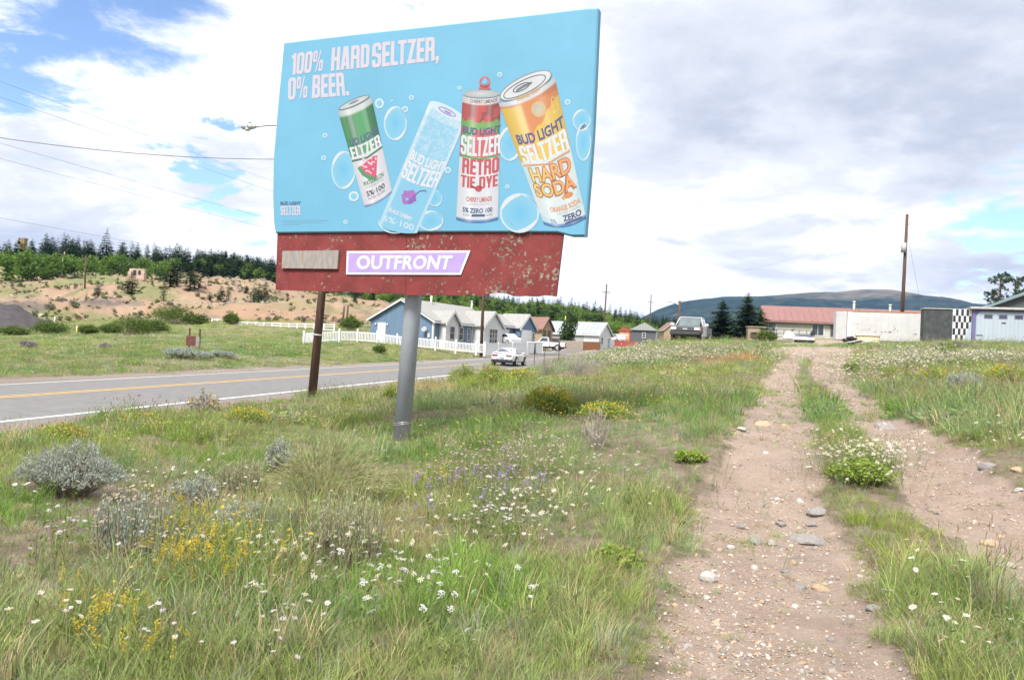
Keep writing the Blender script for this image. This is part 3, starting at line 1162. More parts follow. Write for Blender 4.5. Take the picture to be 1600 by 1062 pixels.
def heavy_text(txt, gap=.09, nh=44):
    """rows of merged cells: a filled shape of many thin quads that never overlap"""
    if ('hv', txt, gap) in FONTS:
        return FONTS['hv', txt, gap]
    v, f, x0 = [], [], 0.0
    for ch in txt:
        w_, fn = heavy(ch)
        nx = int(nh * w_ * .8) + 2
        y_lo = -.14 if ch == ',' else 0
        ny = int(nh * (1 - y_lo))
        gx = (np.arange(nx) + .5) / nx * w_
        gy = y_lo + (np.arange(ny) + .5) / ny * (1 - y_lo)
        X_, Y_ = np.meshgrid(gx, gy)
        ins = fn(X_, Y_)
        dx, dy = w_ / nx, (1 - y_lo) / ny
        r = 0
        while r < ny:
            r2 = r
            while r2 + 1 < ny and (ins[r2 + 1] == ins[r]).all():
                r2 += 1
            row = ins[r].astype(int)
            edges_ = np.flatnonzero(np.diff(np.concatenate([[0], row, [0]])))
            for a, b in zip(edges_[::2], edges_[1::2]):
                k = len(v)
                ya, yb = y_lo + r * dy, y_lo + (r2 + 1) * dy
                v += [(x0 + a * dx, ya), (x0 + b * dx, ya), (x0 + b * dx, yb), (x0 + a * dx, yb)]
                f.append((k, k + 1, k + 2, k + 3))
            r = r2 + 1
        x0 += w_ + gap - (.16 if ch == 'L' else 0)
    v = np.array(v)
    v[:, 0] /= (x0 - gap)
    FONTS['hv', txt, gap] = (v, f)
    return v, f


class Print:
    """flat coloured print on the panel, in thin stacked layers"""
    def __init__(s):
        s.v, s.f, s.c = [], [], []

    def add(s, pts, faces, cols, z):
        b = len(s.v)
        z = z * .3 + .002 if z > 0 else z
        s.v += [(p[0], p[1], z) for p in pts]
        s.f += [[b + i for i in f] for f in faces]
        s.c += cols if isinstance(cols, list) else [cols] * len(pts)

    def text(s, txt, fn, col, z, weight=.02, space=1.0):
        v, f = heavy_text(txt) if weight == 'H' else glyphs(txt, weight, space)
        pts = [bq(*fn(a, b)) for a, b in v]
        cols = [col(a, b) if callable(col) else col for a, b in v]
        s.add(pts, f, cols, z)

    def poly(s, pix, col, z):
        s.add([bq(*p) for p in pix], [list(range(len(pix)))], col, z)

    def grid(s, fn, col, z, nx=14, ny=24):
        pts, cols, fs = [], [], []
        for j in range(ny + 1):
            for i in range(nx + 1):
                a, b = i / nx, j / ny
                pts.append(bq(*fn(a, b)))
                cols.append(col(a, b))
        for j in range(ny):
            for i in range(nx):
                k = j * (nx + 1) + i
                fs.append([k, k + 1, k + nx + 2, k + nx + 1])
        s.add(pts, fs, cols, z)

    def ring(s, cx, cy, rx, ry, w0, col, z, a0=0, a1=360, rot=0.0, n=36):
        pts, fs, cols = [], [], []
        for k in range(n + 1):
            t = R(a0 + (a1 - a0) * k / n)
            taper = 1 if a1 - a0 >= 360 else math.sin(math.pi * k / n) ** .6 + .05
            for ww in (0, w0 * taper):
                x, y = (rx - ww) * math.cos(t), (ry - ww) * math.sin(t)
                pts.append(bq(cx + x * math.cos(rot) - y * math.sin(rot), cy + x * math.sin(rot) + y * math.cos(rot)))
                cols.append(col)
        for k in range(n):
            fs.append([2 * k, 2 * k + 1, 2 * k + 3, 2 * k + 2])
        s.add(pts, fs, cols, z)

    def disc(s, cx, cy, rx, ry, c_in, c_out, z, rot=0.0, n=28):
        pts, fs, cols = [bq(cx, cy)], [], [c_in]
        for k in range(n):
            t = 2 * math.pi * k / n
            x, y = rx * math.cos(t), ry * math.sin(t)
            pts.append(bq(cx + x * math.cos(rot) - y * math.sin(rot), cy + x * math.sin(rot) + y * math.cos(rot)))
            cols.append(c_out)
        fs = [[0, 1 + k, 1 + (k + 1) % n] for k in range(n)]
        s.add(pts, fs, cols, z)

    def build(s, name, parent, label=None):
        me = bpy.data.meshes.new(name)
        me.from_pydata(s.v, [], s.f)
        a = me.color_attributes.new('ink', 'FLOAT_COLOR', 'POINT')
        a.data.foreach_set('color', np.array([(c[0], c[1], c[2], 1) for c in s.c], np.float32).ravel())
        me.materials.append(INK)
        o = bpy.data.objects.new(name, me)
        link(o, parent)
        if parent is bill:
            bpl(o)
        if label:
            o['label'] = label
        return o


INK = bpy.data.materials.new('printed_ink')
INK.use_nodes = True
_t = NT(INK.node_tree)
_at = _t.n('ShaderNodeAttribute', attribute_name='ink')
_b = INK.node_tree.nodes['Principled BSDF']
_c = _t.mix(_t.smooth(_t.noise(_t.n('ShaderNodeTexCoord').outputs['Object'], 1.5, 5), .3, .8), _at.outputs['Color'], (.6, .7, .75))
_mx = [n for n in INK.node_tree.nodes if n.type == 'MIX'][0]
_mx.inputs[0].default_value = 0
_t.set(_b.inputs['Base Color'], _at.outputs['Color'])
INK.node_tree.nodes.remove(_mx)
_b.inputs['Roughness'].default_value = .5
_b.inputs['Specular IOR Level'].default_value = .3


def sr(r, g_, b):
    f = lambda c: ((c / 255 + .055) / 1.055) ** 2.4 if c / 255 > .04045 else c / 255 / 12.92
    k = .56                                        # printed albedo a little under the photographed brightness
    return (f(r) * k * .86 + .035, f(g_) * k * .86 + .04, f(b) * k * .86 + .045)


def quad_fn(bl, br, tr, tl, sag=0.0):
    """(a, b) in the unit square, b up -> pixel"""
    def fn(a, b):
        x = (bl[0] * (1 - a) + br[0] * a) * (1 - b) + (tl[0] * (1 - a) + tr[0] * a) * b
        y = (bl[1] * (1 - a) + br[1] * a) * (1 - b) + (tl[1] * (1 - a) + tr[1] * a) * b
        return x, y + sag * 4 * a * (1 - a)
    return fn


def sub(fn, a0, a1, b0, b1):
    return lambda a, b: fn(a0 + (a1 - a0) * a, b0 + (b1 - b0) * b)


PALE = sr(226, 219, 236)
NAVY = sr(58, 78, 130)
BLUE = sr(118, 200, 238)
LITE = sr(186, 226, 246)
WHT = sr(233, 236, 245)

L1, L2, L3, L4, L5, L6 = .006, .0105, .015, .0195, .024, .0285
for txt, qd in (('100%', ((455, 118), (503.5, 111.5), (508, 78), (456.5, 84))), ('HARD', ((517, 111.5), (577, 105.5), (578, 69), (519, 75))),
                ('SELTZER,', ((581, 107), (686, 94.5), (687, 57), (582, 68))), ('0%', ((450, 157), (480, 153), (482, 119), (451, 122))),
                ('BEER.', ((487, 154), (546, 149.5), (543, 113), (489, 118)))):
    hd = Print()
    hd.text(txt, quad_fn(*qd), PALE, L1, 'H')
    hd.build('headline_word', bill, 'pale lilac headline word ' + txt.strip(',.'))
hd = Print()
hd.text('BUD LIGHT', quad_fn((438.5, 320.5), (470, 320), (470, 315), (438.5, 315)), NAVY, L1, .03)
hd.text('SELTZER', quad_fn((438.5, 336.5), (469.5, 336.5), (469.5, 321.8), (438.5, 321.8)), PALE, L1, 'H')
hd.build('logo_lettering', bill, 'small navy and white logo in the lower corner')
hd = Print()
for yy, x1 in ((344, 512), (347, 505), (350, 470)):
    hd.poly([(440, yy + .8), (x1, yy + .5), (x1, yy), (440, yy + .3)], sr(150, 212, 240), L1)
hd.build('small_print', bill)

# bubbles behind the cans


def bubble(P_, cx, cy, rx, ry=None, z=L1, big=True, rot=0):
    ry = ry or rx
    if big:
        P_.disc(cx, cy, rx, ry, sr(104, 196, 240), sr(140, 210, 242), z, rot)
        P_.ring(cx, cy, rx, ry, rx * .10, sr(205, 234, 247), z + .0015, rot=rot)
        P_.ring(cx, cy, rx * .93, ry * .93, rx * .14, WHT, z + .003, 20, 100, rot)
        P_.ring(cx, cy, rx * .93, ry * .93, rx * .16, WHT, z + .003, 190, 275, rot)
        P_.ring(cx, cy, rx * .97, ry * .97, rx * .06, sr(150, 160, 215), z + .003, 290, 350, rot)
        P_.ring(cx, cy, rx * .70, ry * .70, rx * .05, sr(130, 190, 235), z + .003, 100, 160, rot)
    else:
        P_.disc(cx, cy, rx, ry, sr(120, 200, 238), sr(165, 220, 243), z)
        P_.ring(cx, cy, rx, ry, rx * .35, sr(215, 238, 248), z + .0015, n=16)


for bx_ in ((618, 193, 18, 27), (537, 266, 19, 30), (673, 345, 20, 16), (909, 188, 14, 17), (912, 222, 12, 30), (812, 333, 31, 31), (797, 225, 18, 27), (680, 310, 11, 13)):
    bb_ = Print()
    bubble(bb_, *bx_)
    bb_.build('bubble_picture', bill)
for bx_ in ((593, 162, 7, 8), (612, 158, 2), (633, 171, 5), (643, 153, 4), (553, 307, 8), (508, 212, 4), (506, 247, 4), (540, 347, 3.5), (718, 138, 3.5), (781, 117, 4), (887, 160, 4.5), (700, 266, 5), (793, 292, 3.5), (900, 300, 4)):
    bb_ = Print()
    bubble(bb_, *bx_, big=False)
    bb_.build('bubble_picture', bill)


def shade(c, a, k=.30):
    """print shading across a can: light in the middle, darker at the rims, a bright streak"""
    s_ = abs(2 * a - 1)
    m_ = 1 - k * s_ ** 2.5
    st = .16 * math.exp(-((a - .3) / .08) ** 2) + .08 * math.exp(-((a - .72) / .05) ** 2)
    return tuple(min(.9, x * m_ + st * (.8 - x)) for x in c)


def vn(a, b, s=1):
    return float(vnoise(np.array([a]), np.array([b]), s)[0])


# can 1: green top, watermelon
c1 = quad_fn((570, 323), (613, 300), (580.5, 152), (528, 174), 4)
p = Print()


def colA(a, b):
    if b > .93: return shade(sr(214, 224, 222), a)
    if b > .50:
        g_ = sr(70, 165, 95) if vn(a * 9, 1, 3) > .45 else sr(38, 128, 70)
        if .66 < b < .80 and False: return g_
        return shade(g_, a, .4)
    if b < .02: return shade(sr(110, 130, 190), a)
    return shade(sr(226, 226, 236), a, .16)


p.grid(c1, colA, L2, 16, 40)
p.disc(553.5, 160.5, 26, 5.5, sr(228, 232, 236), sr(190, 198, 205), L2 + .0015, rot=-.42)
p.ring(553.5, 160.5, 26, 5.5, 1.4, sr(120, 130, 130), L2 + .003, rot=-.42)
p.disc(553, 160, 9, 1.8, sr(120, 125, 135), sr(150, 155, 165), L2 + .0038, rot=-.42)
p.text('UD LIGHT', sub(c1, .10, .99, .625, .70), NAVY, L3, .03)
p.text('ELTZER', sub(c1, .04, .99, .49, .615), WHT, L3, 'H')
p.poly([c1(0, .485), c1(.5, .475), c1(1, .485), c1(1, .465), c1(.5, .455), c1(0, .465)], sr(40, 120, 70), L3)
p.poly([(561, 262), (575, 274), (588, 279), (590, 243), (584, 244)], sr(222, 72, 110), L3)
p.poly([(559, 263), (566, 274), (577, 281), (587, 281), (586, 277), (574, 273), (562, 260)], sr(60, 150, 85), L3 + .0015)
for k in range(26):
    p.disc(566 + 22 * random.random(), 246 + 26 * random.random(), 1.6, 1.6, WHT, sr(240, 190, 215), L3 + .003 + .0001 * k, n=6)
p.text('WATERMELON', sub(c1, .16, .86, .20, .25), sr(45, 130, 70), L3, .03)
p.text('WITH NATURAL FLAVORS', sub(c1, .22, .82, .17, .19), sr(130, 175, 140), L3, .01)
p.text('5%·100', sub(c1, .18, .82, .09, .145), sr(50, 55, 75), L3, .03)
p.text('ALC/VOL  CALORIES', sub(c1, .20, .80, .055, .08), sr(90, 95, 115), L3, .01)
p.build('can_picture', bill, 'printed white can with a green top')

# can 2: clear can of bubbles
c2 = quad_fn((591, 352), (652, 364), (728, 190), (671, 161), 5)
p = Print()


def colB(a, b):
    e = abs(2 * a - 1)
    base = np.array(BLUE)
    k = .10 + .5 * (e > .86) + (.30 if b > .93 else 0) + (.35 if vn(a * 40, b * 60, 6) > .66 and b > .45 else 0) + .12 * (b > .52)
    return tuple(base * (1 - k) + np.array(sr(215, 235, 248)) * k)


p.grid(c2, colB, L2, 30, 60)
p.disc(699, 174, 31, 8, sr(196, 228, 246), sr(220, 236, 248), L2 + .0015, rot=.47)
p.ring(699, 175, 15, 4.5, 1.6, sr(150, 110, 190), L2 + .003, rot=.47)
p.disc(700, 176, 7, 1.6, sr(150, 110, 190), sr(170, 140, 205), L2 + .003, rot=.47)
p.text('BUD LIGHT', sub(c2, .06, .97, .555, .635), WHT, L3, .035)
p.text('SELTZER', sub(c2, .03, .97, .405, .545), WHT, L3, 'H')
for k in range(34):
    t, q3 = random.random() * 6.28, random.random() ** .5
    cx, cy = 639.5 + 10.5 * q3 * math.cos(t), 309 + 11 * q3 * math.sin(t)
    p.disc(cx, cy, 2.9, 2.9, sr(205, 120, 205) if (cx - 639) + (cy - 309) < 4 else sr(120, 80, 185), sr(150, 85, 190), L3 + .0001 * k, n=8)
p.poly([(649, 303), (656, 298), (665, 297), (667, 300), (666, 301), (664, 299), (656, 300), (650, 305)], sr(75, 105, 165), L3)
p.text('BLACK CHERRY', quad_fn((607, 330), (643, 346), (645, 340), (610, 324)), WHT, L3, .03)
p.text('5%·100', quad_fn((598, 345), (646, 361), (648, 351), (600, 336)), sr(205, 233, 247), L3, .02)
p.ring(617, 345, 26, 20, 2.2, sr(205, 233, 247), L3, 70, 190)
p.build('can_picture', bill, 'printed transparent can with a berry')

# can 3: red tie-dye
c3 = quad_fn((713, 343), (778.5, 343), (782, 150), (723, 150), 5)
p = Print()


def colC(a, b):
    if b > .955: return shade(sr(226, 222, 226), a)
    if b > .79 + .04 * vn(a * 12, 2, 4):
        return shade(sr(205, 66, 60) if vn(a * 9, b * 16, 11) > .42 else sr(150, 46, 46), a, .35)
    if b > .755: return shade(sr(120, 175, 80), a)
    if b > .515:
        return shade(sr(98, 180, 85) if vn(a * 5, b * 9, 12) > .5 and (b > .72 or a < .3 or a > .9) else sr(214, 92, 96), a, .3)
    if b < .02: return shade(sr(80, 130, 200), a)
    return shade(sr(226, 230, 240), a, .14)


p.grid(c3, colC, L3, 26, 70)
p.disc(752, 147, 29, 6.5, sr(214, 218, 222), sr(170, 178, 182), L3 - .0015)
p.ring(757.5, 129, 8.5, 9, 2.6, sr(226, 96, 86), L3 + .0015)
p.poly([(751, 133), (764, 133), (767, 140), (748, 140)], sr(216, 90, 84), L3 + .0015)
p.disc(757.5, 127.5, 4.5, 5, BLUE, BLUE, L3 + .003)
p.text('CHERRY LIMEADE', sub(c3, .20, .92, .962, .992), sr(120, 90, 95), L4, .02)
p.text('BUD LIGHT', sub(c3, .05, 1.02, .705, .765), NAVY, L4, .035)
p.text('SELTZER', sub(c3, .02, 1.02, .535, .69), WHT, L4, 'H')
p.poly([c3(0, .525), c3(.5, .52), c3(1, .525), c3(1, .51), c3(.5, .505), c3(0, .51)], sr(92, 160, 70), L4)
p.text('RETRO', sub(c3, .08, 1.0, .385, .51), sr(206, 66, 74), L4, 'H')
p.text('TIE DYE', sub(c3, .06, .98, .275, .37), sr(206, 66, 74), L4, 'H')
p.disc(748, 295, 5.5, 5, sr(214, 60, 66), sr(190, 46, 56), L4)
p.poly([(736, 291), (744, 296), (745, 294.5), (738, 289)], sr(206, 66, 74), L4)
p.text('CHERRY LIMEADE', sub(c3, .22, .84, .165, .205), sr(206, 110, 90), L4, .03)
p.text('NATURAL FLAVORS', sub(c3, .28, .78, .14, .155), sr(190, 190, 205), L4, .0)
p.text('5% ZERO 100', sub(c3, .14, .86, .075, .115), NAVY, L4, .035)
p.poly([sub(c3, .36, .68, .045, .065)(a, b) for a, b in ((0, 0), (1, 0), (1, 1), (0, 1))], NAVY, L4)
p.text('ALC/VOL', sub(c3, .15, .32, .047, .063), sr(90, 100, 140), L4, .0)
p.text('CALORIES', sub(c3, .70, .86, .047, .063), sr(90, 100, 140), L4, .0)
p.build('can_picture', bill, 'printed can with a red tie-dye top and ring pull')

# can 4: orange, large, leaning left, in front
c4 = quad_fn((850, 350), (916, 340), (867, 121), (779, 161), 9)
p = Print()


def colD(a, b):
    if b > .965: return shade(sr(222, 226, 232), a)
    if b > .50:
        k = vn(a * 4 + b, b * 5, 15)
        c = sr(238, 200, 70) if k > .55 or (a < .38 and b > .68 and vn(a * 3, b * 6, 9) > .35) else sr(226, 140, 62) if k > .33 else sr(205, 120, 60)
        return shade(c, a, .25)
    if b < .015: return shade(sr(80, 130, 200), a)
    k = vn(a * 4, b * 7, 17)
    return shade(sr(222, 236, 240) if k > .4 else sr(196, 230, 240), a, .10)


p.grid(c4, colD, L4, 26, 70)
p.disc(821.5, 134, 45, 15.5, sr(214, 220, 226), sr(232, 236, 240), L4 + .0015, rot=-.46)
p.ring(821.5, 134, 45, 15.5, 2.2, sr(150, 158, 166), L4 + .003, rot=-.46)
p.ring(820, 136, 37, 11, 1.8, sr(96, 104, 116), L4 + .003, rot=-.46)
p.ring(815, 137, 15, 5.5, 1.8, sr(90, 98, 108), L4 + .0045, rot=-.46)
p.poly([(806, 141), (818, 133), (831, 128), (832, 131), (820, 137), (808, 144)], sr(110, 118, 128), L4 + .0045)
p.text('ORANGE SODA', sub(c4, .32, .74, .985, 1.018), sr(216, 166, 80), L5, .03)
p.disc(842, 171, 11.5, 12.5, sr(206, 205, 190), sr(222, 186, 130), L5)
for k in range(9):
    p.disc(835 + 14 * random.random(), 165 + 14 * random.random(), 1.2, 1.2, sr(170, 180, 180), sr(190, 190, 180), L5 + .0015, n=6)
p.ring(867, 163, 5, 12, 1.2, sr(236, 196, 110), L5, rot=-.3)
p.disc(866, 176, 3, 3, sr(240, 220, 120), sr(236, 190, 90), L5, n=10)
p.text('BUD LIGHT', sub(c4, .09, .985, .655, .735), sr(66, 70, 140), L5, .035)
p.text('SELTZER', sub(c4, .06, .985, .50, .645), sr(232, 240, 244), L5, 'H')
p.poly([c4(.02, .488), c4(.5, .482), c4(.98, .488), c4(.98, .474), c4(.5, .468), c4(.02, .474)], sr(226, 150, 80), L5)
p.text('HARD', sub(c4, .10, .95, .345, .47), sr(190, 110, 50), L5, .075, .95)
p.text('HARD', sub(c4, .12, .94, .355, .462), lambda a, b: sr(240, 215 - 60 * a, 110 - 20 * a), L5 + .0015, .02, 1.0)
p.text('SODA', sub(c4, .07, .96, .225, .345), sr(176, 104, 56), L5, .075, .95)
p.text('SODA', sub(c4, .09, .95, .235, .337), lambda a, b: sr(240, 215 - 60 * a, 110 - 20 * a), L5 + .0015, .02, 1.0)
p.disc(888, 305, 8, 4.5, sr(232, 150, 70), sr(214, 130, 60), L5, rot=-.4)
p.disc(881, 309, 3, 3, sr(240, 180, 90), sr(222, 150, 70), L5 + .0015, n=10)
p.text('ORANGE SODA', sub(c4, .28, .96, .115, .155), sr(222, 150, 90), L5, .03)
p.text('NATURAL FLAVORS', sub(c4, .42, .92, .092, .108), sr(170, 190, 195), L5, .0)
p.text('5%', sub(c4, .20, .34, .025, .06), sr(90, 150, 200), L5, .02)
p.text('ZERO', sub(c4, .50, .93, .035, .082), NAVY, L5, .04)
p.poly([sub(c4, .52, .92, .012, .027)(a, b) for a, b in ((0, 0), (1, 0), (1, 1), (0, 1))], NAVY, L5)
p.build('can_picture', bill, 'large printed orange can leaning over its neighbour')

# ---- name plate and the blank weathered plate on the red board
def plate(name, pix, z0, z1, mat_, label):
    pts = [bq(*q4) for q4 in pix]
    m_ = MB()
    m_.prism(pts, 'z', z0, z1)
    return tag(bpl(m_.build(name, mat_, bill)), label)


plate('name_plate', [(539.5, 428.5), (719, 429), (734, 391), (540.5, 392)], AZ + .001, AZ + .022, WHITE_SIGN, 'white-bordered lilac name plate with a slanted right end')
plate('name_plate_face', [(542.5, 425.5), (716.5, 425.8), (729, 394.2), (543.5, 395)], AZ + .0225, AZ + .025, PURPLE, None)
pl = Print()
pl.text('OUTFRONT', quad_fn((555.5, 421), (702, 421.5), (707.5, 398.5), (556.5, 398.5)), sr(250, 250, 255), AZ + .029, .045, 1.04)
pl.build('name_lettering', bill, 'white capital lettering OUTFRONT')
plate('blank_plate', [(440, 419), (527, 420), (529, 391), (441, 392)], AZ + .001, AZ + .05, GREYPLATE, 'small weathered grey plate with faded ghost lettering')

# ---- single steel pole, sleeve, back frame, catwalk brackets
top_w = _tw
pd = [Vector(np.array([627, 682, 0]) * 0)]
m_ = MB()
loc0 = Vector((0, 0, -.5)); loc1 = Vector((top_w - pipe_g).tolist())
lean = (loc1 - Vector((0, 0, 0))); loc0 = Vector((-lean.x * .1, -lean.y * .1, -.55))
m_.tube(loc0, loc1, .160, .160, 28)
m_.build('steel_pole', STEEL, bill)
m_ = MB()
for h_, r_ in ((.32, .005), (.345, .005)):
    c_ = loc0 + (loc1 - loc0) * ((h_ + .55) / (loc1.z + .55))
    pts = [(c_.x + .166 * math.cos(t), c_.y + .166 * math.sin(t), c_.z + .02 * math.sin(2 * t + h_ * 30)) for t in np.linspace(0, 2 * math.pi, 20)]
    m_.path(pts, .006, 4)
m_.build('wire_tie', M('galvanised_wire', (.35, .33, .30), .5, .2, 9, metal=.6), bill)
for (a0, a1_) in ((.5, 0), (2.4, 0)):
    m_ = MB()
    m_.bb(.15, W_ - .15, a0, a0 + .18, -.36, -.18)
    bpl(m_.build('cross_beam', DARKSTEEL, bill))
for k in range(6):
    m_ = MB()
    x_ = .3 + k * (W_ - 1.1) / 5
    m_.bb(x_ - .04, x_ + .04, -.9, Ht - .15, -.245, -.175)
    bpl(m_.build('back_batten', DARKSTEEL, bill))
# ================================================================== POLES AND WIRES
CREO = WOODP
GREYM = M('grey_lamp_metal', (.42, .43, .44), .5, .1, 4, metal=.3)
INSUL = M('grey_insulator', (.40, .42, .44), .4, .1, 8)
GLASSW = M('lamp_lens', (.62, .63, .62), .3, .05, 5)
WIREM = M('dark_wire', (.16, .16, .17), .6, .1, 5)


def sag_pts(a, b, sag, n=18):
    a, b = Vector(a), Vector(b)
    return [a.lerp(b, t) - Vector((0, 0, sag * 4 * t * (1 - t))) for t in [k / n for k in range(n + 1)]]


def wire(a, b, sag, r, label, name='overhead_wire', group='overhead wires along the far side of the road'):
    m_ = MB()
    m_.path(sag_pts(a, b, sag), r, 4)
    return tag(m_.build(name, WIREM), label, 'wire', group)


def pole(px, d, top_px, label, name='utility_pole', r=.15, arms=(), base=None, group=None, transformer=None, lean=None, lamp=None):
    """top_px = (px, py) of the top; arms = [(metres below top, length)]"""
    b = at(px, d) if base is None else np.array(base, float)
    t = P(top_px[0], top_px[1], d)
    o = empty(name, b, 0, label, 'utility pole' if 'lamp' not in name else 'street lamp', group)
    top = Vector((t - b).tolist())
    shape('shaft', CREO, o, lambda m_: m_.tube((-top.x * .03, 0, -.5), top, r, r * .68, 12))
    for dz, ln in arms:
        c = top * (1 - dz / top.z)
        dx, dy = RN[0] * ln / 2, RN[1] * ln / 2
        shape('crossarm', CREO, o, lambda m_: m_.obox((c.x, c.y - r * .9, c.z), (RN[0], RN[1], 0), ln, .10, .12))
        for k in (-.45, -.2, .2, .45):
            shape('insulator', INSUL, o, lambda m_: m_.tube((c.x + RN[0] * ln * k, c.y + RN[1] * ln * k - r * .9, c.z + .05), (c.x + RN[0] * ln * k, c.y + RN[1] * ln * k - r * .9, c.z + .22), .035, .02, 6))
    if transformer:
        dz, off = transformer
        c = top * (1 - dz / top.z)
        shape('transformer', GREYM, o, lambda m_: m_.tube((c.x + off, c.y - .2, c.z - .5), (c.x + off, c.y - .2, c.z + .5), .26, .26, 14))
        shape('bracket', DARKSTEEL, o, lambda m_: m_.tube((c.x, c.y, c.z + .3), (c.x + off, c.y - .2, c.z + .3), .04, .04, 6))
    return o, b, top


def _obox(s, c, ux, lx, ly, lz):
    """box centred at c, long side along the horizontal unit vector ux"""
    u = Vector(ux).normalized(); n = Vector((-u.y, u.x, 0)); z = Vector((0, 0, 1)); c = Vector(c)
    p = [c + u * (sx * lx / 2) + n * (sy * ly / 2) + z * (sz * lz / 2) for sz in (-1, 1) for sx, sy in ((-1, -1), (1, -1), (1, 1), (-1, 1))]
    return s._add(p, [(3, 2, 1, 0), (4, 5, 6, 7), (0, 1, 5, 4), (1, 2, 6, 5), (2, 3, 7, 6), (3, 0, 4, 7)])


MB.obox = _obox

# leaning street-lamp pole behind the billboard, its arm reaching out over the road
lb = G1(487, 621)
dL = float((lb - CAM) @ CF)
lamp_o, lb, ltop = pole(487, dL, (529, 188), 'leaning brown wooden pole behind the billboard carrying a lamp on a long arm', 'street_lamp_pole', .155, base=lb)
arm0 = lb + np.array(ltop) - np.array([0, 0, .35])
arm1 = P(400, 197.5, dL - .6)
mid1 = P(425, 195.5, dL - .5)
shape('lamp_arm', GREYM, lamp_o, lambda m_: m_.path([Vector((p - lb).tolist()) for p in (arm0, P(500, 200, dL - .2), P(460, 196, dL - .4), mid1, arm1)], .035, 8))


def lamp_head(m_):
    c = Vector((P(388, 199, dL - .6) - lb).tolist())
    u = Vector(CR.tolist()); z = Vector((0, 0, 1))
    for (x0, r0, x1, r1) in ((-.24, .05, -.18, .09), (-.18, .09, .02, .115), (.02, .115, .16, .08), (.16, .08, .26, .05)):
        m_.tube(c + u * x0 + z * .02, c + u * x1 + z * .02, r0, r1, 12)
    m_.tube(c + u * .04 + z * .11, c + u * .04 + z * .22, .045, .04, 8)


shape('lamp_head', GREYM, lamp_o, lamp_head)
shape('lamp_lens', GLASSW, lamp_o, lambda m_: m_.tube(Vector((P(387, 199, dL - .6) - lb).tolist()) - Vector((0, 0, .12)), Vector((P(387, 199, dL - .6) - lb).tolist()) - Vector((0, 0, .02)), .07, .1, 12))
shape('band', GREYM, lamp_o, lambda m_: m_.tube(Vector((P(496.4, 523.5, dL) - lb).tolist()) - Vector((0, 0, .02)), Vector((P(496.5, 523, dL) - lb).tolist()) + Vector((0, 0, .02)), .168, .168, 14))

# line of poles along the far side of the road
EL = -6.6
def line_pt(y, h):
    x, yy = road_pt(EL, y)
    return np.array([x, yy, float(road_z(y)) + h])


A_ = line_pt(19.5, 0); A_[2] = float(H([A_[0]], [A_[1]])[0])
pole(0, A_[1], proj(line_pt(19.5, 11.9))[0:2] if False else (0, 0), 'x', base=A_) if False else None
tall_arms = ((.35, 2.4), (1.5, 2.0))
tA = empty('utility_pole', A_, 0, 'utility pole just beyond the left edge of the view, carrying the road wires', 'utility pole', 'utility poles along the far side of the road')
shape('shaft', CREO, tA, lambda m_: m_.tube((0, 0, -.4), (0, 0, 11.8), .16, .11, 12))
for h_ in (11.45, 10.3):
    shape('crossarm', CREO, tA, lambda m_: m_.obox((0, -.15, h_), (RN[0], RN[1], 0), 2.4, .1, .12))
pB = np.array(G1(753, 552)); dB = 86.0
pB = at(753, dB)
oB, pB, topB = pole(753, dB, (758, 388), 'tall dark utility pole in front of the blue house, its top hidden by the billboard', r=.20, arms=tall_arms, base=pB, group='utility poles along the far side of the road')
oC, pC, topC = pole(942, 150., (948, 444), 'utility pole with crossarms in front of the white metal building', r=.19, arms=((1.6, 1.6), (5.2, 1.3)), group='utility poles along the far side of the road')
oD, pD, topD = pole(1014, 215., (1017.5, 460), 'thin utility pole before the dark grey house', r=.17, arms=((2.2, 1.6),), group='utility poles along the far side of the road')
hs = (11.3, 10.15, 8.9, 8.05, 6.0)
for k, h_ in enumerate(hs):
    e_off = (-.9, .9, -.6, .6, 0)[k]
    a = line_pt(19.5, h_) + np.array([RN[0] * e_off, RN[1] * e_off, 0])
    b = pB + np.array([RN[0] * e_off, RN[1] * e_off, topB.z - (11.5 - h_)])
    wire(a, b, .35, .006, ('topmost', 'second', 'third', 'fourth', 'lowest')[k] + ' thin overhead wire sloping across the white clouds')
    if k in (0, 2, 4):
        c = pC + np.array([RN[0] * e_off * .7, RN[1] * e_off * .7, topC.z - (11.5 - h_)])
        wire(b, c, 1.0, .010, ('upper', '', 'middle', '', 'lower')[k] + ' wire strung between poles in front of the green hill')
        dd_ = pD + np.array([RN[0] * e_off * .7, RN[1] * e_off * .7, topD.z - (11.5 - h_)])
        wire(c, dd_, .9, .010, ('upper', '', 'middle', '', 'lower')[k] + ' wire strung above the red sign')
wire(P(526, 247, dL), A_ + np.array([0, 0, 8.2]), .75, .013, 'dark sagging service wire from the lamp pole across the sky', group=None)

# big pole behind the white trailer, lamp pole behind the dark pickup
oR, pR, topR = pole(1408, 82., (1417.5, 335), 'tall dark utility pole rising behind the white box trailer', r=.21, transformer=(3.6, -.3), base=at(1407, 82.))
shape('spur', CREO, oR, lambda m_: m_.tube((topR.x, topR.y, topR.z - 1.2), (topR.x + .25, topR.y - .1, topR.z - 1.0), .03, .03, 6))
wire(pR + np.array(topR) - np.array([0, 0, 1.6]), P(1444, 500, 84.), .1, .012, 'guy wire running down to the right of the tall pole', name='guy_wire', group=None)
wire(pR + np.array(topR) - np.array([0, 0, 1.2]), P(930, 445, 190.), 2.5, .008, 'faint service wire crossing the sky left of the tall pole', group=None)
oS = empty('street_lamp', at(1058, 76.), 0, 'dark street-lamp pole with a pale slanting arm behind the dark pickup', 'street lamp')
s0 = at(1058, 76.)
sh = lambda px, py: Vector((P(px, py, 76.) - s0).tolist())
shape('shaft', CREO, oS, lambda m_: m_.tube((0, 0, -.3), sh(1062, 470), .15, .11, 10))
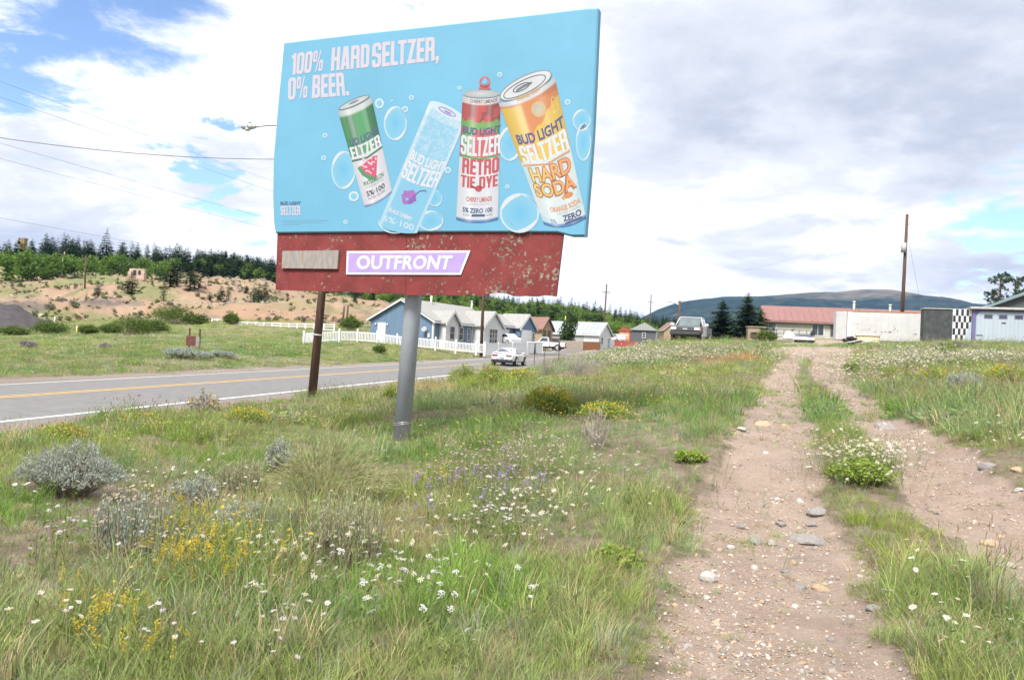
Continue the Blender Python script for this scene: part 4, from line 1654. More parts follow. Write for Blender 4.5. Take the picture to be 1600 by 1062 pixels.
shape('lamp_arm', M('white_lamp_arm', (.66, .68, .70), .5, .05, 4), oS, lambda m_: m_.path([sh(1062, 476), sh(1052, 472), sh(1043, 469.5)], [.06, .07, .1], 8))

# ================================================================== BUILDINGS
HX = np.array([12, -6.6]) / math.hypot(12, 6.6)          # across the road
HY = np.array([6.6, 12]) / math.hypot(12, 6.6)           # along the road, away from the camera
HRZ = math.atan2(HX[1], HX[0])

BLUEW = M('slate_blue_siding', (.115, .18, .27), .7, .06, 2.5, stretch=(1, 1, .15))
WHITEW = M('white_trim', (.56, .57, .58), .6, .04, 3)
WHITEW2 = M('white_siding', (.54, .55, .56), .65, .05, 2)
ROOFL = M('pale_grey_shingle', (.27, .268, .265), .85, .12, 3.5, .3)
ROOFM = M('pale_metal_roof', (.33, .355, .385), .5, .07, 1.2, metal=.2, stretch=(1, 1, 1), col2=(.24, .275, .315), c2=(.55, .75), s2=.35)
ROOFB = M('brown_shingle', (.20, .115, .095), .85, .14, 3, .3)
TANW = M('tan_siding', (.32, .245, .16), .75, .08, 3)
GREYD = M('charcoal_siding', (.085, .09, .10), .75, .12, 3)
ROOFG = M('grey_green_shingle', (.16, .175, .165), .85, .12, 3)
REDROOF = M('dusty_red_metal_roof', (.215, .112, .105), .65, .08, 1.5, col2=(.25, .15, .14), c2=(.55, .7), s2=2, stretch=(3, 1, 1))
CREAMW = M('cream_wall', (.43, .425, .385), .75, .06, 1.6, col2=(.42, .41, .37), c2=(.6, .75), s2=1.2)
GLASS = M('dark_window_glass', (.045, .055, .065), .08, .3, .6, spec=.6)
DOORW = M('white_door', (.62, .63, .65), .5, .04, 2)
DECK = M('red_brown_deck', (.20, .10, .07), .8, .2, 4)


def vbox(m_, o, ux, n, a0, a1, b0, b1, c0, c1):
    """box in a wall's own frame: a along ux, b up, c out along n"""
    o, ux, n = Vector(o), Vector(ux), Vector(n)
    z = Vector((0, 0, 1))
    p = [o + ux * a + n * c + z * b for b in (b0, b1) for a, c in ((a0, c0), (a1, c0), (a1, c1), (a0, c1))]
    m_._add(p, [(3, 2, 1, 0), (4, 5, 6, 7), (0, 1, 5, 4), (1, 2, 6, 5), (2, 3, 7, 6), (3, 0, 4, 7)])


def window(par, o, ux, n, a, b, w_, h_, fm=None, cols=1, rows=2, name='window', glass=None):
    fm = fm or WHITEW
    t = .09
    def fr_(m_):
        vbox(m_, o, ux, n, a - t, a, b - t, b + h_ + t, .0, .06)
        vbox(m_, o, ux, n, a + w_, a + w_ + t, b - t, b + h_ + t, .0, .06)
        vbox(m_, o, ux, n, a, a + w_, b - t, b, .0, .06)
        vbox(m_, o, ux, n, a, a + w_, b + h_, b + h_ + t, .0, .06)
        for k in range(1, cols):
            x = a + w_ * k / cols
            vbox(m_, o, ux, n, x - .025, x + .025, b, b + h_, .012, .05)
        for k in range(1, rows):
            z = b + h_ * k / rows
            vbox(m_, o, ux, n, a, a + w_, z - .025, z + .025, .011, .048)
    f = shape(name, fm, par, fr_)
    shape('pane', glass or GLASS, f, lambda m_: vbox(m_, o, ux, n, a, a + w_, b, b + h_, .001, .01))
    return f


def door(par, o, ux, n, a, w_, h_, mat_=None, name='door', b=.0, panels=True):
    d_ = shape(name, mat_ or DOORW, par, lambda m_: vbox(m_, o, ux, n, a, a + w_, b, b + h_, .0, .05))
    shape('frame', WHITEW, d_, lambda m_: (vbox(m_, o, ux, n, a - .1, a, b, b + h_ + .1, 0, .07), vbox(m_, o, ux, n, a + w_, a + w_ + .1, b, b + h_ + .1, 0, .07), vbox(m_, o, ux, n, a, a + w_, b + h_, b + h_ + .1, 0, .07)))
    return d_


def gable_house(name, label, base, rz, W, L, hw, rise, wallm, roofm, trimm=None, over=.35, ridge='y', th=.14):
    """local x across, y back; ridge runs along y (or x). Footprint 0..W, 0..L"""
    o = empty(name, base, rz, label, 'house')
    trimm = trimm or WHITEW
    if ridge == 'y':
        prof = [(0, -.4), (W, -.4), (W, hw), (W / 2, hw + rise), (0, hw)]
        shape('wall', wallm, o, lambda m_: m_.prism(prof, 'y', 0, L))
    else:
        prof = [(0, -.4), (L, -.4), (L, hw), (L / 2, hw + rise), (0, hw)]
        shape('wall', wallm, o, lambda m_: m_.prism(prof, 'x', 0, W))
    A = W if ridge == 'y' else L
    B = L if ridge == 'y' else W
    sl = rise / (A / 2)
    def slab(sgn, m_, z0, z1, b0, b1, inner=0.0):
        xe = -over if sgn < 0 else A + over
        ze = hw - over * sl
        pr_ = [(xe, ze + z0), (A / 2, hw + rise + z0), (A / 2, hw + rise + z1), (xe, ze + z1)]
        m_.prism(pr_, 'y' if ridge == 'y' else 'x', b0, b1)
    rf = shape('roof', roofm, o, lambda m_: (slab(-1, m_, .02, .02 + th, -over, B + over), slab(1, m_, .02, .02 + th, -over, B + over)))
    shape('fascia', trimm, o, lambda m_: [slab(s_, m_, -.16, .015, b0, b1) for s_ in (-1, 1) for b0, b1 in ((-over - .02, -over + .08), (B + over - .08, B + over + .02))]
          + [m_.prism([(x0, hw - over * sl - .14), (x0 + .06, hw - over * sl - .14), (x0 + .06, hw - over * sl + .03), (x0, hw - over * sl + .03)], 'y' if ridge == 'y' else 'x', -over, B + over) for x0 in (-over - .06, A + over)])
    return o, rf


def lp(v):
    return Vector((*v, 0))


X1, Y1, NX1, NY1 = Vector((1, 0, 0)), Vector((0, 1, 0)), Vector((-1, 0, 0)), Vector((0, -1, 0))

# --- blue house with the picket fence
Cc = P(676, 541, 88.)
W1, L1h = 9.2, 14.5
A1 = np.array([Cc[0] - HX[0] * W1, Cc[1] - HX[1] * W1, Cc[2]])
h1, rf1 = gable_house('blue_house', 'slate-blue bungalow with white trim and a pale grey roof behind the picket fence', A1, HRZ, W1, L1h, 3.0, 2.35, BLUEW, ROOFL)
door(h1, (0, 0, 0), X1, NY1, 1.25, 1.0, 2.1, b=.35)
shape('vent_slot', GLASS, h1, lambda m_: vbox(m_, (0, 0, 0), X1, NY1, 5.62, 5.78, 2.6, 4.6, .0, .03))
for a in (.85, 2.6):
    shape('wall_lamp', WHITEW, h1, lambda m_: m_.tube((a, -.02, 2.35), (a, -.14, 2.35), .12, .1, 10))
for k in range(1, 8):
    x = k * W1 / 8
    shape('batten', BLUEW, h1, lambda m_: vbox(m_, (0, 0, 0), X1, NY1, x - .03, x + .03, -.1, min(3.0, 3.0) + 2.3 * (1 - abs(x - W1 / 2) / (W1 / 2)), .0, .02))
dsh = M('grey_dish', (.24, .25, .27), .5, .1, 4)
shape('satellite_dish', dsh, h1, lambda m_: (m_.tube((8.15, -.05, 1.75), (8.2, -.4, 1.9), .03, .03, 6), m_.tube((8.2, -.40, 1.9), (8.22, -.50, 1.95), .12, .33, 14)))
shape('meter_box', M('pale_grey_box', (.5, .5, .5), .6, .1, 3), h1, lambda m_: vbox(m_, (0, 0, 0), X1, NY1, 8.5, 8.8, 1.0, 1.5, .0, .15))
for y0, y1, dep, pk in ((1.2, 3.9, .9, 1.25), (8.6, 13.2, 1.6, 1.75)):          # two white cross gables on the long side
    w_ = y1 - y0
    cg = shape('bay_wall', WHITEW2, h1, lambda m_: m_.prism([(y0, -.4), (y1, -.4), (y1, 2.9), ((y0 + y1) / 2, 2.9 + pk), (y0, 2.9)], 'x', W1 - .2, W1 + dep))
    def crf(m_):
        s_ = pk / (w_ / 2)
        for e0 in (y0 - .3, y1 + .3):
            ym = (y0 + y1) / 2
            ze = 2.9 - .3 * s_
            m_.prism([(e0, ze + .02), (ym, 2.9 + pk + .02), (ym, 2.9 + pk + .15), (e0, ze + .15)], 'x', W1 - 2.6, W1 + dep + .3)
    shape('bay_roof', ROOFL, h1, crf)
    def cfa(m_):
        s_ = pk / (w_ / 2)
        for e0 in (y0 - .32, y1 + .32):
            ym = (y0 + y1) / 2
            ze = 2.9 - .32 * s_
            m_.prism([(e0, ze - .16), (ym, 2.9 + pk - .16), (ym, 2.9 + pk + .015), (e0, ze + .015)], 'x', W1 + dep + .22, W1 + dep + .32)
    shape('bay_fascia', WHITEW, h1, cfa)
    if w_ < 3:
        window(h1, (W1 + dep, 0, 0), Y1, X1, y0 + .85, .95, .95, 1.45, cols=1)
    else:
        window(h1, (W1 + dep, 0, 0), Y1, X1, y0 + 1.35, .75, 1.9, 1.75, cols=3, rows=3)
window(h1, (W1, 0, 0), Y1, X1, 5.4, .95, .85, 1.45)
window(h1, (W1, 0, 0), Y1, X1, 7.3, .95, .55, 1.45)
for y_ in (.06, 4.05, 8.4):
    shape('corner_board', WHITEW, h1, lambda m_: vbox(m_, (W1, 0, 0), Y1, X1, y_ - .1, y_ + .1, -.2, 2.85, 0, .03))
shape('corner_board', WHITEW, h1, lambda m_: vbox(m_, (0, 0, 0), X1, NY1, W1 - .18, W1 + .02, -.2, 2.9, .0, .03))
for (x_, y_, hh) in ((5.2, 5.0, .95), (6.4, 12.5, .7)):
    shape('chimney_pipe', M('vent_pipe', (.55, .55, .56), .5, .06, 3), rf1, lambda m_: (m_.tube((x_, y_, 4.6), (x_, y_, 5.35 + hh), .13, .13, 10), m_.tube((x_, y_, 5.35 + hh), (x_, y_, 5.5 + hh), .2, .12, 10)))
shape('deck_rail', DECK, h1, lambda m_: (m_.bb(-1.9, 2.2, -1.6, -1.5, 1.0, 1.1), m_.bb(-1.9, 2.2, -1.6, -1.5, .5, .58), [m_.bb(x, x + .1, -1.62, -1.5, -.3, 1.1) for x in (-1.9, -.9, .2, 1.2, 2.1)]))

# --- second blue house with the garage gable
b2 = P(772, 537, 102.)
W2 = 7.0
o2, rf2 = gable_house('blue_garage_house', 'smaller blue house with a white garage door, beside the bungalow', b2 - np.array([HX[0] * W2, HX[1] * W2, 0]), HRZ, W2, 10., 2.6, 1.6, BLUEW, ROOFL)
shape('bay_wall', BLUEW, o2, lambda m_: m_.prism([(5.2, -.4), (9.9, -.4), (9.9, 2.5), (7.55, 4.3), (5.2, 2.5)], 'x', W2 - .2, W2 + 1.0))
shape('bay_roof', ROOFL, o2, lambda m_: [m_.prism([(e0, 2.27), (7.55, 4.33), (7.55, 4.46), (e0, 2.40)], 'x', W2 - 3.0, W2 + 1.3) for e0 in (4.9, 10.2)])
shape('bay_fascia', WHITEW, o2, lambda m_: [m_.prism([(e0, 2.06), (7.55, 4.14), (7.55, 4.325), (e0, 2.24)], 'x', W2 + 1.2, W2 + 1.32) for e0 in (4.88, 10.22)])
gd = door(o2, (W2 + 1.0, 0, 0), Y1, X1, 5.7, 2.9, 2.1, name='garage_door')
shape('panel_groove', GREYM, gd, lambda m_: [vbox(m_, (W2 + 1.0, 0, 0), Y1, X1, 5.72, 8.58, z, z + .03, .051, .054) for z in (.5, 1.0, 1.55)])
door(o2, (W2, 0, 0), Y1, X1, 2.0, 1.8, 2.0, name='sliding_door')
window(o2, (W2 + 1.0, 0, 0), Y1, X1, 8.95, .95, .6, .9)
shape('deck_rail', M('dark_deck_rail', (.09, .085, .085), .7, .15, 4), o2, lambda m_: (m_.bb(W2 + 1.6, W2 + 1.7, -3.5, 4.2, 1.05, 1.12), [m_.bb(W2 + 1.6, W2 + 1.7, y, y + .06, 0.1, 1.05) for y in np.arange(-3.5, 4.2, .3)]))

# --- tan cabin with the brown roof
b3 = P(846, 536, 122.)
o3, _ = gable_house('tan_cabin', 'small tan cabin with a brown shingle roof beyond the white pickup', b3 - np.array([HX[0] * 6.5, HX[1] * 6.5, 0]), HRZ, 6.5, 3.9, 2.35, 1.75, TANW, ROOFB, M('brown_fascia', (.09, .05, .04), .8, .1, 3), ridge='x', over=.3)
window(o3, (6.5, 0, 0), Y1, X1, .65, .8, .5, 1.2, M('dark_frame', (.07, .06, .05), .7, .1, 3))
window(o3, (6.5, 0, 0), Y1, X1, 2.2, .8, .7, 1.2, M('dark_frame_b', (.07, .06, .05), .7, .1, 3))
# --- white metal building
b4 = P(935, 545, 140.)
o4, rf4 = gable_house('white_metal_building', 'long white building with a pale metal roof behind the round tree', b4 - np.array([HX[0] * 15, HX[1] * 15, 0]), HRZ, 15., 6.2, 2.75, 2.1, WHITEW2, ROOFM, ridge='x', over=.35)
door(o4, (15., 0, 0), Y1, X1, 4.2, 1.2, 2.1, M('blue_grey_door', (.24, .30, .38), .6, .1, 3))
window(o4, (15., 0, 0), Y1, X1, 1.2, .9, .7, 1.2)
shape('side_wall', M('white_siding_shaded', (.33, .335, .34), .7, .08, 3), o4, lambda m_: vbox(m_, (0, 0, 0), X1, NY1, .05, 12., -.2, 2.45, .0, .04))  # shaded copy of the white siding: the shade is put into its grey
for k in range(14):
    shape('roof_seam', ROOFM, rf4, lambda m_: m_.prism([(-.35, 2.55 + .17), (3.1, 4.85 + .165), (3.1, 4.85 + .2), (-.35, 2.55 + .205)], 'x', .4 + k * 1.05, .45 + k * 1.05))
shape('chimney_pipe', M('yellow_pipe', (.45, .38, .15), .6, .1, 3), rf4, lambda m_: m_.tube((6.9, 2.6, 4.3), (6.9, 2.6, 6.0), .12, .12, 8))
# --- dark grey house and tan gable further on
b5 = P(985, 534, 172.)
o5 = empty('dark_grey_house', b5, HRZ + .25, 'dark grey hip-roofed house with white corner windows', 'house')
shape('wall', GREYD, o5, lambda m_: m_.bb(0, 5.6, 0, 7, -.4, 2.7))
shape('roof', ROOFG, o5, lambda m_: m_._add([(-.4, -.4, 2.7), (6., -.4, 2.7), (6., 7.4, 2.7), (-.4, 7.4, 2.7), (2.8, 2.6, 4.6), (2.8, 4.6, 4.6)], [(0, 1, 4), (1, 2, 5, 4), (2, 3, 5), (3, 0, 4, 5), (3, 2, 1, 0)]))
window(o5, (0, 0, 0), X1, NY1, 2.6, 1.1, .6, 1.0)
shape('porch_wall', WHITEW2, o5, lambda m_: vbox(m_, (5.6, 0, 0), Y1, X1, .0, 7, -.4, 2.6, .0, .03))
for y_ in (1.0, 3.4, 5.4):
    window(o5, (5.63, 0, 0), Y1, X1, y_, .8, .9, 1.3)
b6 = P(1037, 529, 180.)
o6, _ = gable_house('brown_gable_house', 'small brown house whose gable shows left of the dark pickup', b6, HRZ + .5, 3.6, 6., 2.3, 1.6, TANW, ROOFB)
window(o6, (0, 0, 0), X1, NY1, 1.6, 1.0, .8, 1.1)

# --- red sign shelter, red fence, things beside it
REDP = M('red_paint', (.30, .055, .045), .7, .12, 3)
sg = P(975, 538, 160.)
o = empty('red_sign', sg, -.15, 'red roofed roadside sign with a pale orange panel', 'sign')
for x in (-1.15, 1.15):
    shape('post', REDP, o, lambda m_: m_.bb(x - .12, x + .12, -.1, .1, -.3, 2.9))
shape('sign_roof', REDP, o, lambda m_: m_.prism([(-1.6, 2.75), (1.6, 2.75), (0, 3.6)], 'y', -.35, .35))
shape('sign_panel', M('orange_panel', (.62, .26, .16), .6, .1, 2), o, lambda m_: m_.bb(-1.02, 1.02, -.14, -.08, 1.0, 2.6))
shape('sign_lettering', WHITEW, o, lambda m_: [m_.bb(-.75 + k * .38, -.5 + k * .38, -.16, -.142, 1.75, 2.15) for k in range(4)])
rb = P(960, 541, 156.)
o = empty('red_board_fence', rb, HRZ - .1 + .35, 'low dark red board fence at the road bend', 'fence')
for k in range(11):
    shape('board', REDP, o, lambda m_: m_.bb(k * .46, k * .46 + .44, -.03, .03, -.2, 1.15 + .04 * math.sin(k * 5)))

# --- white house with the dusty red roof, on the rise
b7 = at(1194, 92.); b7[2] = P(1194, 530, 92.)[2]
e7 = at(1455, 88.)
rz7 = math.atan2(e7[1] - b7[1], e7[0] - b7[0])
L7 = float(np.hypot(*(e7 - b7)[:2]))
o7, rf7 = gable_house('red_roof_house', 'low cream house with a dusty red metal roof on the rise', b7, rz7, L7, 6., 2.35, 1.75, CREAMW, REDROOF, M('brown_eave', (.16, .11, .09), .8, .1, 3), ridge='x', over=.3)
door(o7, (0, 0, 0), X1, NY1, .45, .75, 2.0, M('grey_screen_door', (.16, .18, .20), .5, .15, 3))
window(o7, (0, 0, 0), X1, NY1, 5.35, .75, 1.25, 1.25, cols=2, rows=1)
window(o7, (0, 0, 0), X1, NY1, 7.45, .75, .75, 1.2, M('brown_frame', (.16, .11, .09), .7, .1, 3), cols=1)
shape('gutter', M('brown_gutter', (.20, .13, .11), .7, .1, 3), o7, lambda m_: m_.tube((-.3, -.42, 2.12), (L7 + .3, -.42, 2.12), .07, .07, 6))
for (x_, hh) in ((10.3, .85), (14.3, .6)):
    shape('vent_pipe', WHITEW, rf7, lambda m_: (m_.tube((x_, 2.3, 3.6), (x_, 2.3, 4.1 + hh), .13, .13, 8), m_.tube((x_, 2.3, 4.1 + hh), (x_, 2.3, 4.25 + hh), .22, .14, 8)))
for k in range(26):
    shape('roof_seam', REDROOF, rf7, lambda m_: m_.prism([(-.30, 2.37 - .175 + .16), (3.0, 4.1 + .16), (3.0, 4.1 + .195), (-.30, 2.37 - .175 + .195)], 'x', .2 + k * .72, .24 + k * .72))
# deck railing before it
rlb = at(1200, 84.); rlb[2] = P(1200, 531, 84.)[2]
o = empty('porch_railing', rlb, rz7, 'dark thin porch railing before the red-roofed house', 'railing')
RAILM = M('dark_rail', (.10, .10, .11), .6, .1, 4)
for k in range(7):
    shape('post', RAILM, o, lambda m_: m_.bb(k * .78, k * .78 + .07, -.03, .03, -.3, 1.2))
for z in (1.16, .75, .38):
    shape('rail', RAILM, o, lambda m_: m_.bb(-.05, 4.8, -.052, -.031, z, z + .06))

# --- white box trailer
TRW = M('chalky_white_trailer', (.45, .455, .46), .65, .06, 1.2, .1, col2=(.33, .33, .33), c2=(.62, .78), s2=3.0)
RUSTT = M('rusty_top_rail', (.40, .17, .09), .75, .2, 4)
SCUFF = M('dark_scuff', (.16, .155, .15), .8, .2, 6)
tb = at(1322, 62.); tb[2] = P(1322, 533, 62.)[2]
te = at(1450, 60.)
rzt = math.atan2(te[1] - tb[1], te[0] - tb[0])
Lt = float(np.hypot(*(te - tb)[:2]))
o = empty('box_trailer', tb, rzt, 'long chalky white box trailer with scuffed side and a rusty top rail', 'trailer')
Ht_ = 2.42
shape('body', TRW, o, lambda m_: m_.prism([(0, .12), (Lt, .12), (Lt, Ht_), (0, Ht_)], 'y', 0, 2.3), bevel=.03)
shape('nose', TRW, o, lambda m_: m_.prism([(-.02, 0), (-.02, 2.3), (-.75, 1.9), (-.95, 1.15), (-.80, .45)], 'z', .12, Ht_ - .03), bevel=.03)
shape('top_rail', RUSTT, o, lambda m_: m_.bb(-.02, Lt + .02, -.03, .03, Ht_ + .0, Ht_ + .07))
shape('bottom_rail', SCUFF, o, lambda m_: m_.bb(0, Lt, -.02, .03, .03, .115))
for x in (.03, Lt - .28):
    shape('corner_post', WHITEW, o, lambda m_: m_.bb(x, x + .30, -.035, -.003, .125, Ht_ - .02))
for k in range(10):
    x = .62 + k * (Lt - 1.1) / 10
    shape('side_panel', TRW, o, lambda m_: m_.bb(x, x + (Lt - 1.1) / 10 - .025, -.018, -.003, .16, Ht_ - .05))
def scf(m_):
    r_ = random.Random(4)
    for (x, z, w_, h_) in ((.75, 1.35, .10, .1), (.75, 1.0, .08, .16), (.85, .98, .8, .03), (1.65, .95, .07, .18), (1.72, 1.33, .08, .05), (2.0, .80, .18, .09), (2.35, .78, .3, .07), (2.7, .82, .25, .12),
                           (3.0, .80, .28, .15), (3.38, .75, .06, .35), (3.4, 1.3, .05, .15), (3.45, 1.1, .12, .10), (3.65, .9, .08, .14), (4.75, .72, .35, .1), (5.3, .70, .3, .05), (5.8, .66, .2, .08), (2.0, .56, .8, .05), (4.8, .2, .03, .5)):
        for q3 in range(3):
            m_.bb(x + r_.uniform(0, w_ * .5), x + w_ * r_.uniform(.6, 1.1), -.0215, -.0185, z + h_ * q3 / 3, z + h_ * (q3 + .8) / 3)
shape('scuff', SCUFF, o, scf)['kind'] = 'stuff'
for x in (Lt - 1.4, Lt - 2.5):
    w_ = shape('wheel', M('trailer_tyre', (.03, .03, .03), .8, .1, 4), o, lambda m_: m_.tube((x, .1, .05), (x, .4, .05), .42, .42, 18))

# --- dark wall, chequered panel and the pale blue garage at the right edge
DARKW = M('black_green_boards', (.055, .06, .065), .8, .25, 2.5, col2=(.10, .15, .12), c2=(.60, .68), s2=1.8)
PALEB = M('pale_blue_boards', (.34, .40, .46), .7, .05, 2, stretch=(1, 1, .1))
PURPL = M('purple_blue_trim', (.13, .12, .26), .7, .1, 3)
BLK = M('black_paint', (.025, .027, .04), .6, .1, 3)
gb = at(1519, 52.); gz = P(1519, 536, 52.)[2]; gb[2] = gz
ge = at(1600, 51.)
rzg = math.atan2(ge[1] - gb[1], ge[0] - gb[0])
k_ = 52. / 1200
o = empty('pale_blue_garage', gb, rzg, 'pale blue garage with purple trim and three small windows in its wide door', 'garage')
Wg, Hg = 3.62, 2.32
shape('wall', PALEB, o, lambda m_: m_.bb(-.05, Wg, .06, 5.5, -.5, Hg))
gdoor = shape('garage_door', PALEB, o, lambda m_: m_.bb(.16, Wg - .2, -.02, .055, -.35, Hg - .18))
for k in range(13):
    x = .2 + k * (Wg - .44) / 13
    shape('plank', PALEB, gdoor, lambda m_: m_.bb(x, x + (Wg - .44) / 13 - .012, -.036, -.0205, -.34, Hg - .2))
for x in (.62, 1.48, 2.40):
    wdw = shape('window', PURPL, gdoor, lambda m_: m_.bb(x, x + .50, -.055, -.037, Hg - .62, Hg - .34))
    shape('pane', GLASS, wdw, lambda m_: m_.bb(x + .04, x + .46, -.062, -.0555, Hg - .58, Hg - .38))
for x0, x1 in ((.2, .58), (Wg - .66, Wg - .26)):
    shape('hinge', BLK, gdoor, lambda m_: m_.bb(x0, x1, -.05, -.037, .52, .58))
shape('latch', BLK, gdoor, lambda m_: m_.bb(1.66, 1.9, -.05, -.037, 1.38, 1.46))
for x0, x1 in ((-.06, .15), (Wg - .19, Wg - .02)):
    shape('door_post', PURPL, o, lambda m_: m_.bb(x0, x1, -.06, .05, -.45, Hg - .12))
shape('lintel', PURPL, o, lambda m_: m_.bb(-.1, Wg, -.065, .05, Hg - .115, Hg - .0))
shape('corner_brace', PURPL, o, lambda m_: (m_.prism([(.16, Hg - .12), (.42, Hg - .12), (.16, Hg - .42)], 'y', -.045, -.024), m_.prism([(Wg - .2, Hg - .12), (Wg - .46, Hg - .12), (Wg - .2, Hg - .42)], 'y', -.045, -.024)))
shape('roof_board', M('weathered_roof_edge', (.40, .39, .38), .8, .12, 3), o, lambda m_: m_.bb(-.25, Wg + .2, -.3, 5.7, Hg + .003, Hg + .14))
cq = empty('chequered_panel', gb + np.array([math.cos(rzg) * -1.22, math.sin(rzg) * -1.22, 0]), rzg, 'black and white chequered board fixed beside the pale blue garage', 'panel')
shape('backing', WHITEW, cq, lambda m_: m_.bb(0, 1.14, .06, .11, -.35, Hg - .02))
for i in range(7):
    for j in range(6):
        if (i + j) % 2 == 0:
            x0, z0 = .02 + i * .158, -.33 + j * .435
            if x0 - .45 > (z0 + .3) * .36 + .0 and z0 < 1.4:
                continue
            shape('tile', BLK, cq, lambda m_: m_.bb(x0, x0 + .156, .05, .0585, z0, min(z0 + .432, Hg - .03)))
shape('side_board', PALEB, cq, lambda m_: m_.prism([(.52, -.34), (1.13, -.34), (1.13, 1.55)], 'y', .035, .047))
dk_ = gb + np.array([math.cos(rzg) * -1.25, math.sin(rzg) * -1.25, 0])
o = empty('dark_shed', dk_, rzg + .02, 'dark board-clad shed wall with green smears, between trailer and chequered board', 'shed')
shape('wall', DARKW, o, lambda m_: m_.bb(-1.74, -.01, .08, 1.2, -.5, Hg - .08))
for k in range(11):
    x = -1.74 + k * .157
    shape('board', DARKW, o, lambda m_: m_.bb(x, x + .147, .055, .079, -.48, Hg - .09 + .02 * math.sin(k * 7)))
shape('roof_board', M('shed_roof_edge', (.33, .33, .32), .8, .12, 3), o, lambda m_: m_.bb(-1.78, .0, .0, 1.3, Hg - .07, Hg + .0))
rb_ = at(1560, 70.); rb_[2] = P(1560, 530, 70.)[2]
o = empty('teal_roof_barn', rb_, rzg, 'grey-teal roof rising behind the pale blue garage', 'barn')
TEAL = M('teal_metal_roof', (.14, .20, .235), .5, .1, 2)
shape('wall', GREYD, o, lambda m_: m_.prism([(-1.5, -.5), (9, -.5), (9, 2.6), (3.8, 4.9), (-1.5, 2.6)], 'y', 0, 8))
shape('roof', TEAL, o, lambda m_: (m_.prism([(-1.9, 2.45), (3.8, 4.93), (3.8, 5.08), (-1.9, 2.6)], 'y', -.5, 8.3), m_.prism([(9.4, 2.45), (3.8, 4.93), (3.8, 5.08), (9.4, 2.6)], 'y', -.5, 8.3)))

# --- yard things on the rise
CREAMB = M('cream_plastic', (.50, .45, .28), .6, .1, 2, col2=(.40, .34, .2), c2=(.6, .7), s2=3)
cb = at(1356, 56.); cb[2] = P(1356, 536.5, 56.)[2]
o = empty('cream_tub', cb, rzt, 'cream-coloured tub with a pale rim standing before the white trailer', 'tub')
shape('shell', CREAMB, o, lambda m_: m_.box((0, .5, .27), (1.5, 1.0, .56), taper=1.04), bevel=.05)
shape('rim', M('pale_rim', (.55, .53, .45), .6, .06, 3), o, lambda m_: m_.box((0, .5, .585), (1.68, 1.16, .07)), bevel=.02)
shape('panel', M('cream_panel', (.56, .52, .36), .6, .06, 3), o, lambda m_: m_.bb(-.55, .6, -.035, -.02, .1, .46))
TYRE = M('tyre_rubber', (.022, .022, .023), .85, .15, 5)
for k, (px, py, rr_, tl) in enumerate(((1324, 535, .28, .5), (1333, 534, .30, 1.1), (1341, 535.5, .27, .3), (1331, 530.5, .27, .2))):
    c = P(px, py, 54.5 - k * .3)
    m_ = MB(); m_.smooth = True
    tq = Matrix.Rotation(tl, 3, 'Y')
    ring_ = [tq @ Vector((rr_ * math.cos(t), rr_ * math.sin(t), 0)) for t in np.linspace(0, 2 * math.pi, 17)]
    m_.path(ring_, .10, 8)
    tag(m_.build('discarded_tyre', TYRE, loc=tuple(c + np.array([0, 0, .05]))), ('old black tyre lying at the left of the scrap heap', 'black tyre leaning in the scrap heap', 'black tyre at the right of the scrap heap', 'black tyre on top of the scrap heap')[k], 'tyre', 'old tyres before the trailer')
for k, (px0, py0, px1, py1) in enumerate(((1318, 536, 1346, 531), (1335, 537.5, 1362, 533.5), (1345, 531, 1365, 538))):
    a, b = P(px0, py0, 53.5), P(px1, py1, 53.2)
    m_ = MB(); m_.tube(a, b, .05, .05, 6)
    tag(m_.build('scrap_pipe', GREYM), ('grey scrap pipe lying across the tyres', 'grey scrap pipe lowest in front of the tyres', 'grey scrap pipe at the foot of the cream tub')[k], 'pipe', 'scrap pipes before the trailer')

# white snowmobile parked before the house
sb = at(1248, 58.); sb[2] = P(1248, 535.5, 58.)[2]
SNW = M('white_fairing', (.62, .63, .65), .35, .04, 2, coat=.3)
o = empty('snowmobile', sb, rz7 + .1, 'white snowmobile with a dark windscreen parked before the red-roofed house', 'snowmobile')
shape('hood', SNW, o, lambda m_: m_.prism([(-1.15, .25), (-.55, .22), (-.35, .5), (-.5, .78), (-.85, .86), (-1.05, .62)], 'y', -.33, .33), bevel=.06)
shape('chassis', SNW, o, lambda m_: m_.prism([(-.6, .2), (1.05, .22), (1.1, .42), (.3, .46), (-.45, .48)], 'y', -.28, .28), bevel=.04)
shape('seat', M('blue_grey_seat', (.12, .14, .20), .7, .1, 4), o, lambda m_: m_.prism([(-.35, .48), (.95, .45), (1.0, .62), (.1, .64), (-.3, .60)], 'y', -.2, .2), bevel=.04)
shape('windscreen', BLK, o, lambda m_: m_.prism([(.78, .62), (1.12, .62), (1.08, .98), (.95, 1.02)], 'y', -.25, .25), bevel=.03)
shape('track', TYRE, o, lambda m_: m_.prism([(-.3, .02), (1.0, .02), (1.18, .2), (1.0, .215), (-.3, .21)], 'y', -.2, .2))
for s_ in (-.42, .42):
    shape('ski', SCUFF, o, lambda m_: m_.prism([(-1.5, .14), (-1.35, .02), (-.5, .02), (-.5, .07), (-1.3, .07)], 'y', s_ - .07, s_ + .07))
shape('handlebar', BLK, o, lambda m_: (m_.tube((-.45, -.3, .98), (-.45, .3, .98), .025, .025, 6), m_.tube((-.55, 0, .78), (-.45, 0, .98), .03, .03, 6)))
bx = at(1180, 80.); bx[2] = P(1180, 528, 80.)[2]
tag(shape('firewood_shed', M('tan_boards', (.30, .24, .18), .8, .2, 5), None, lambda m_: (m_.bb(-.9, .9, -.4, .4, -.3, 1.1), m_.bb(-1.0, 1.0, -.5, .5, 1.103, 1.2))), 'low tan lean-to beside the two spruces', 'shed').location = bx
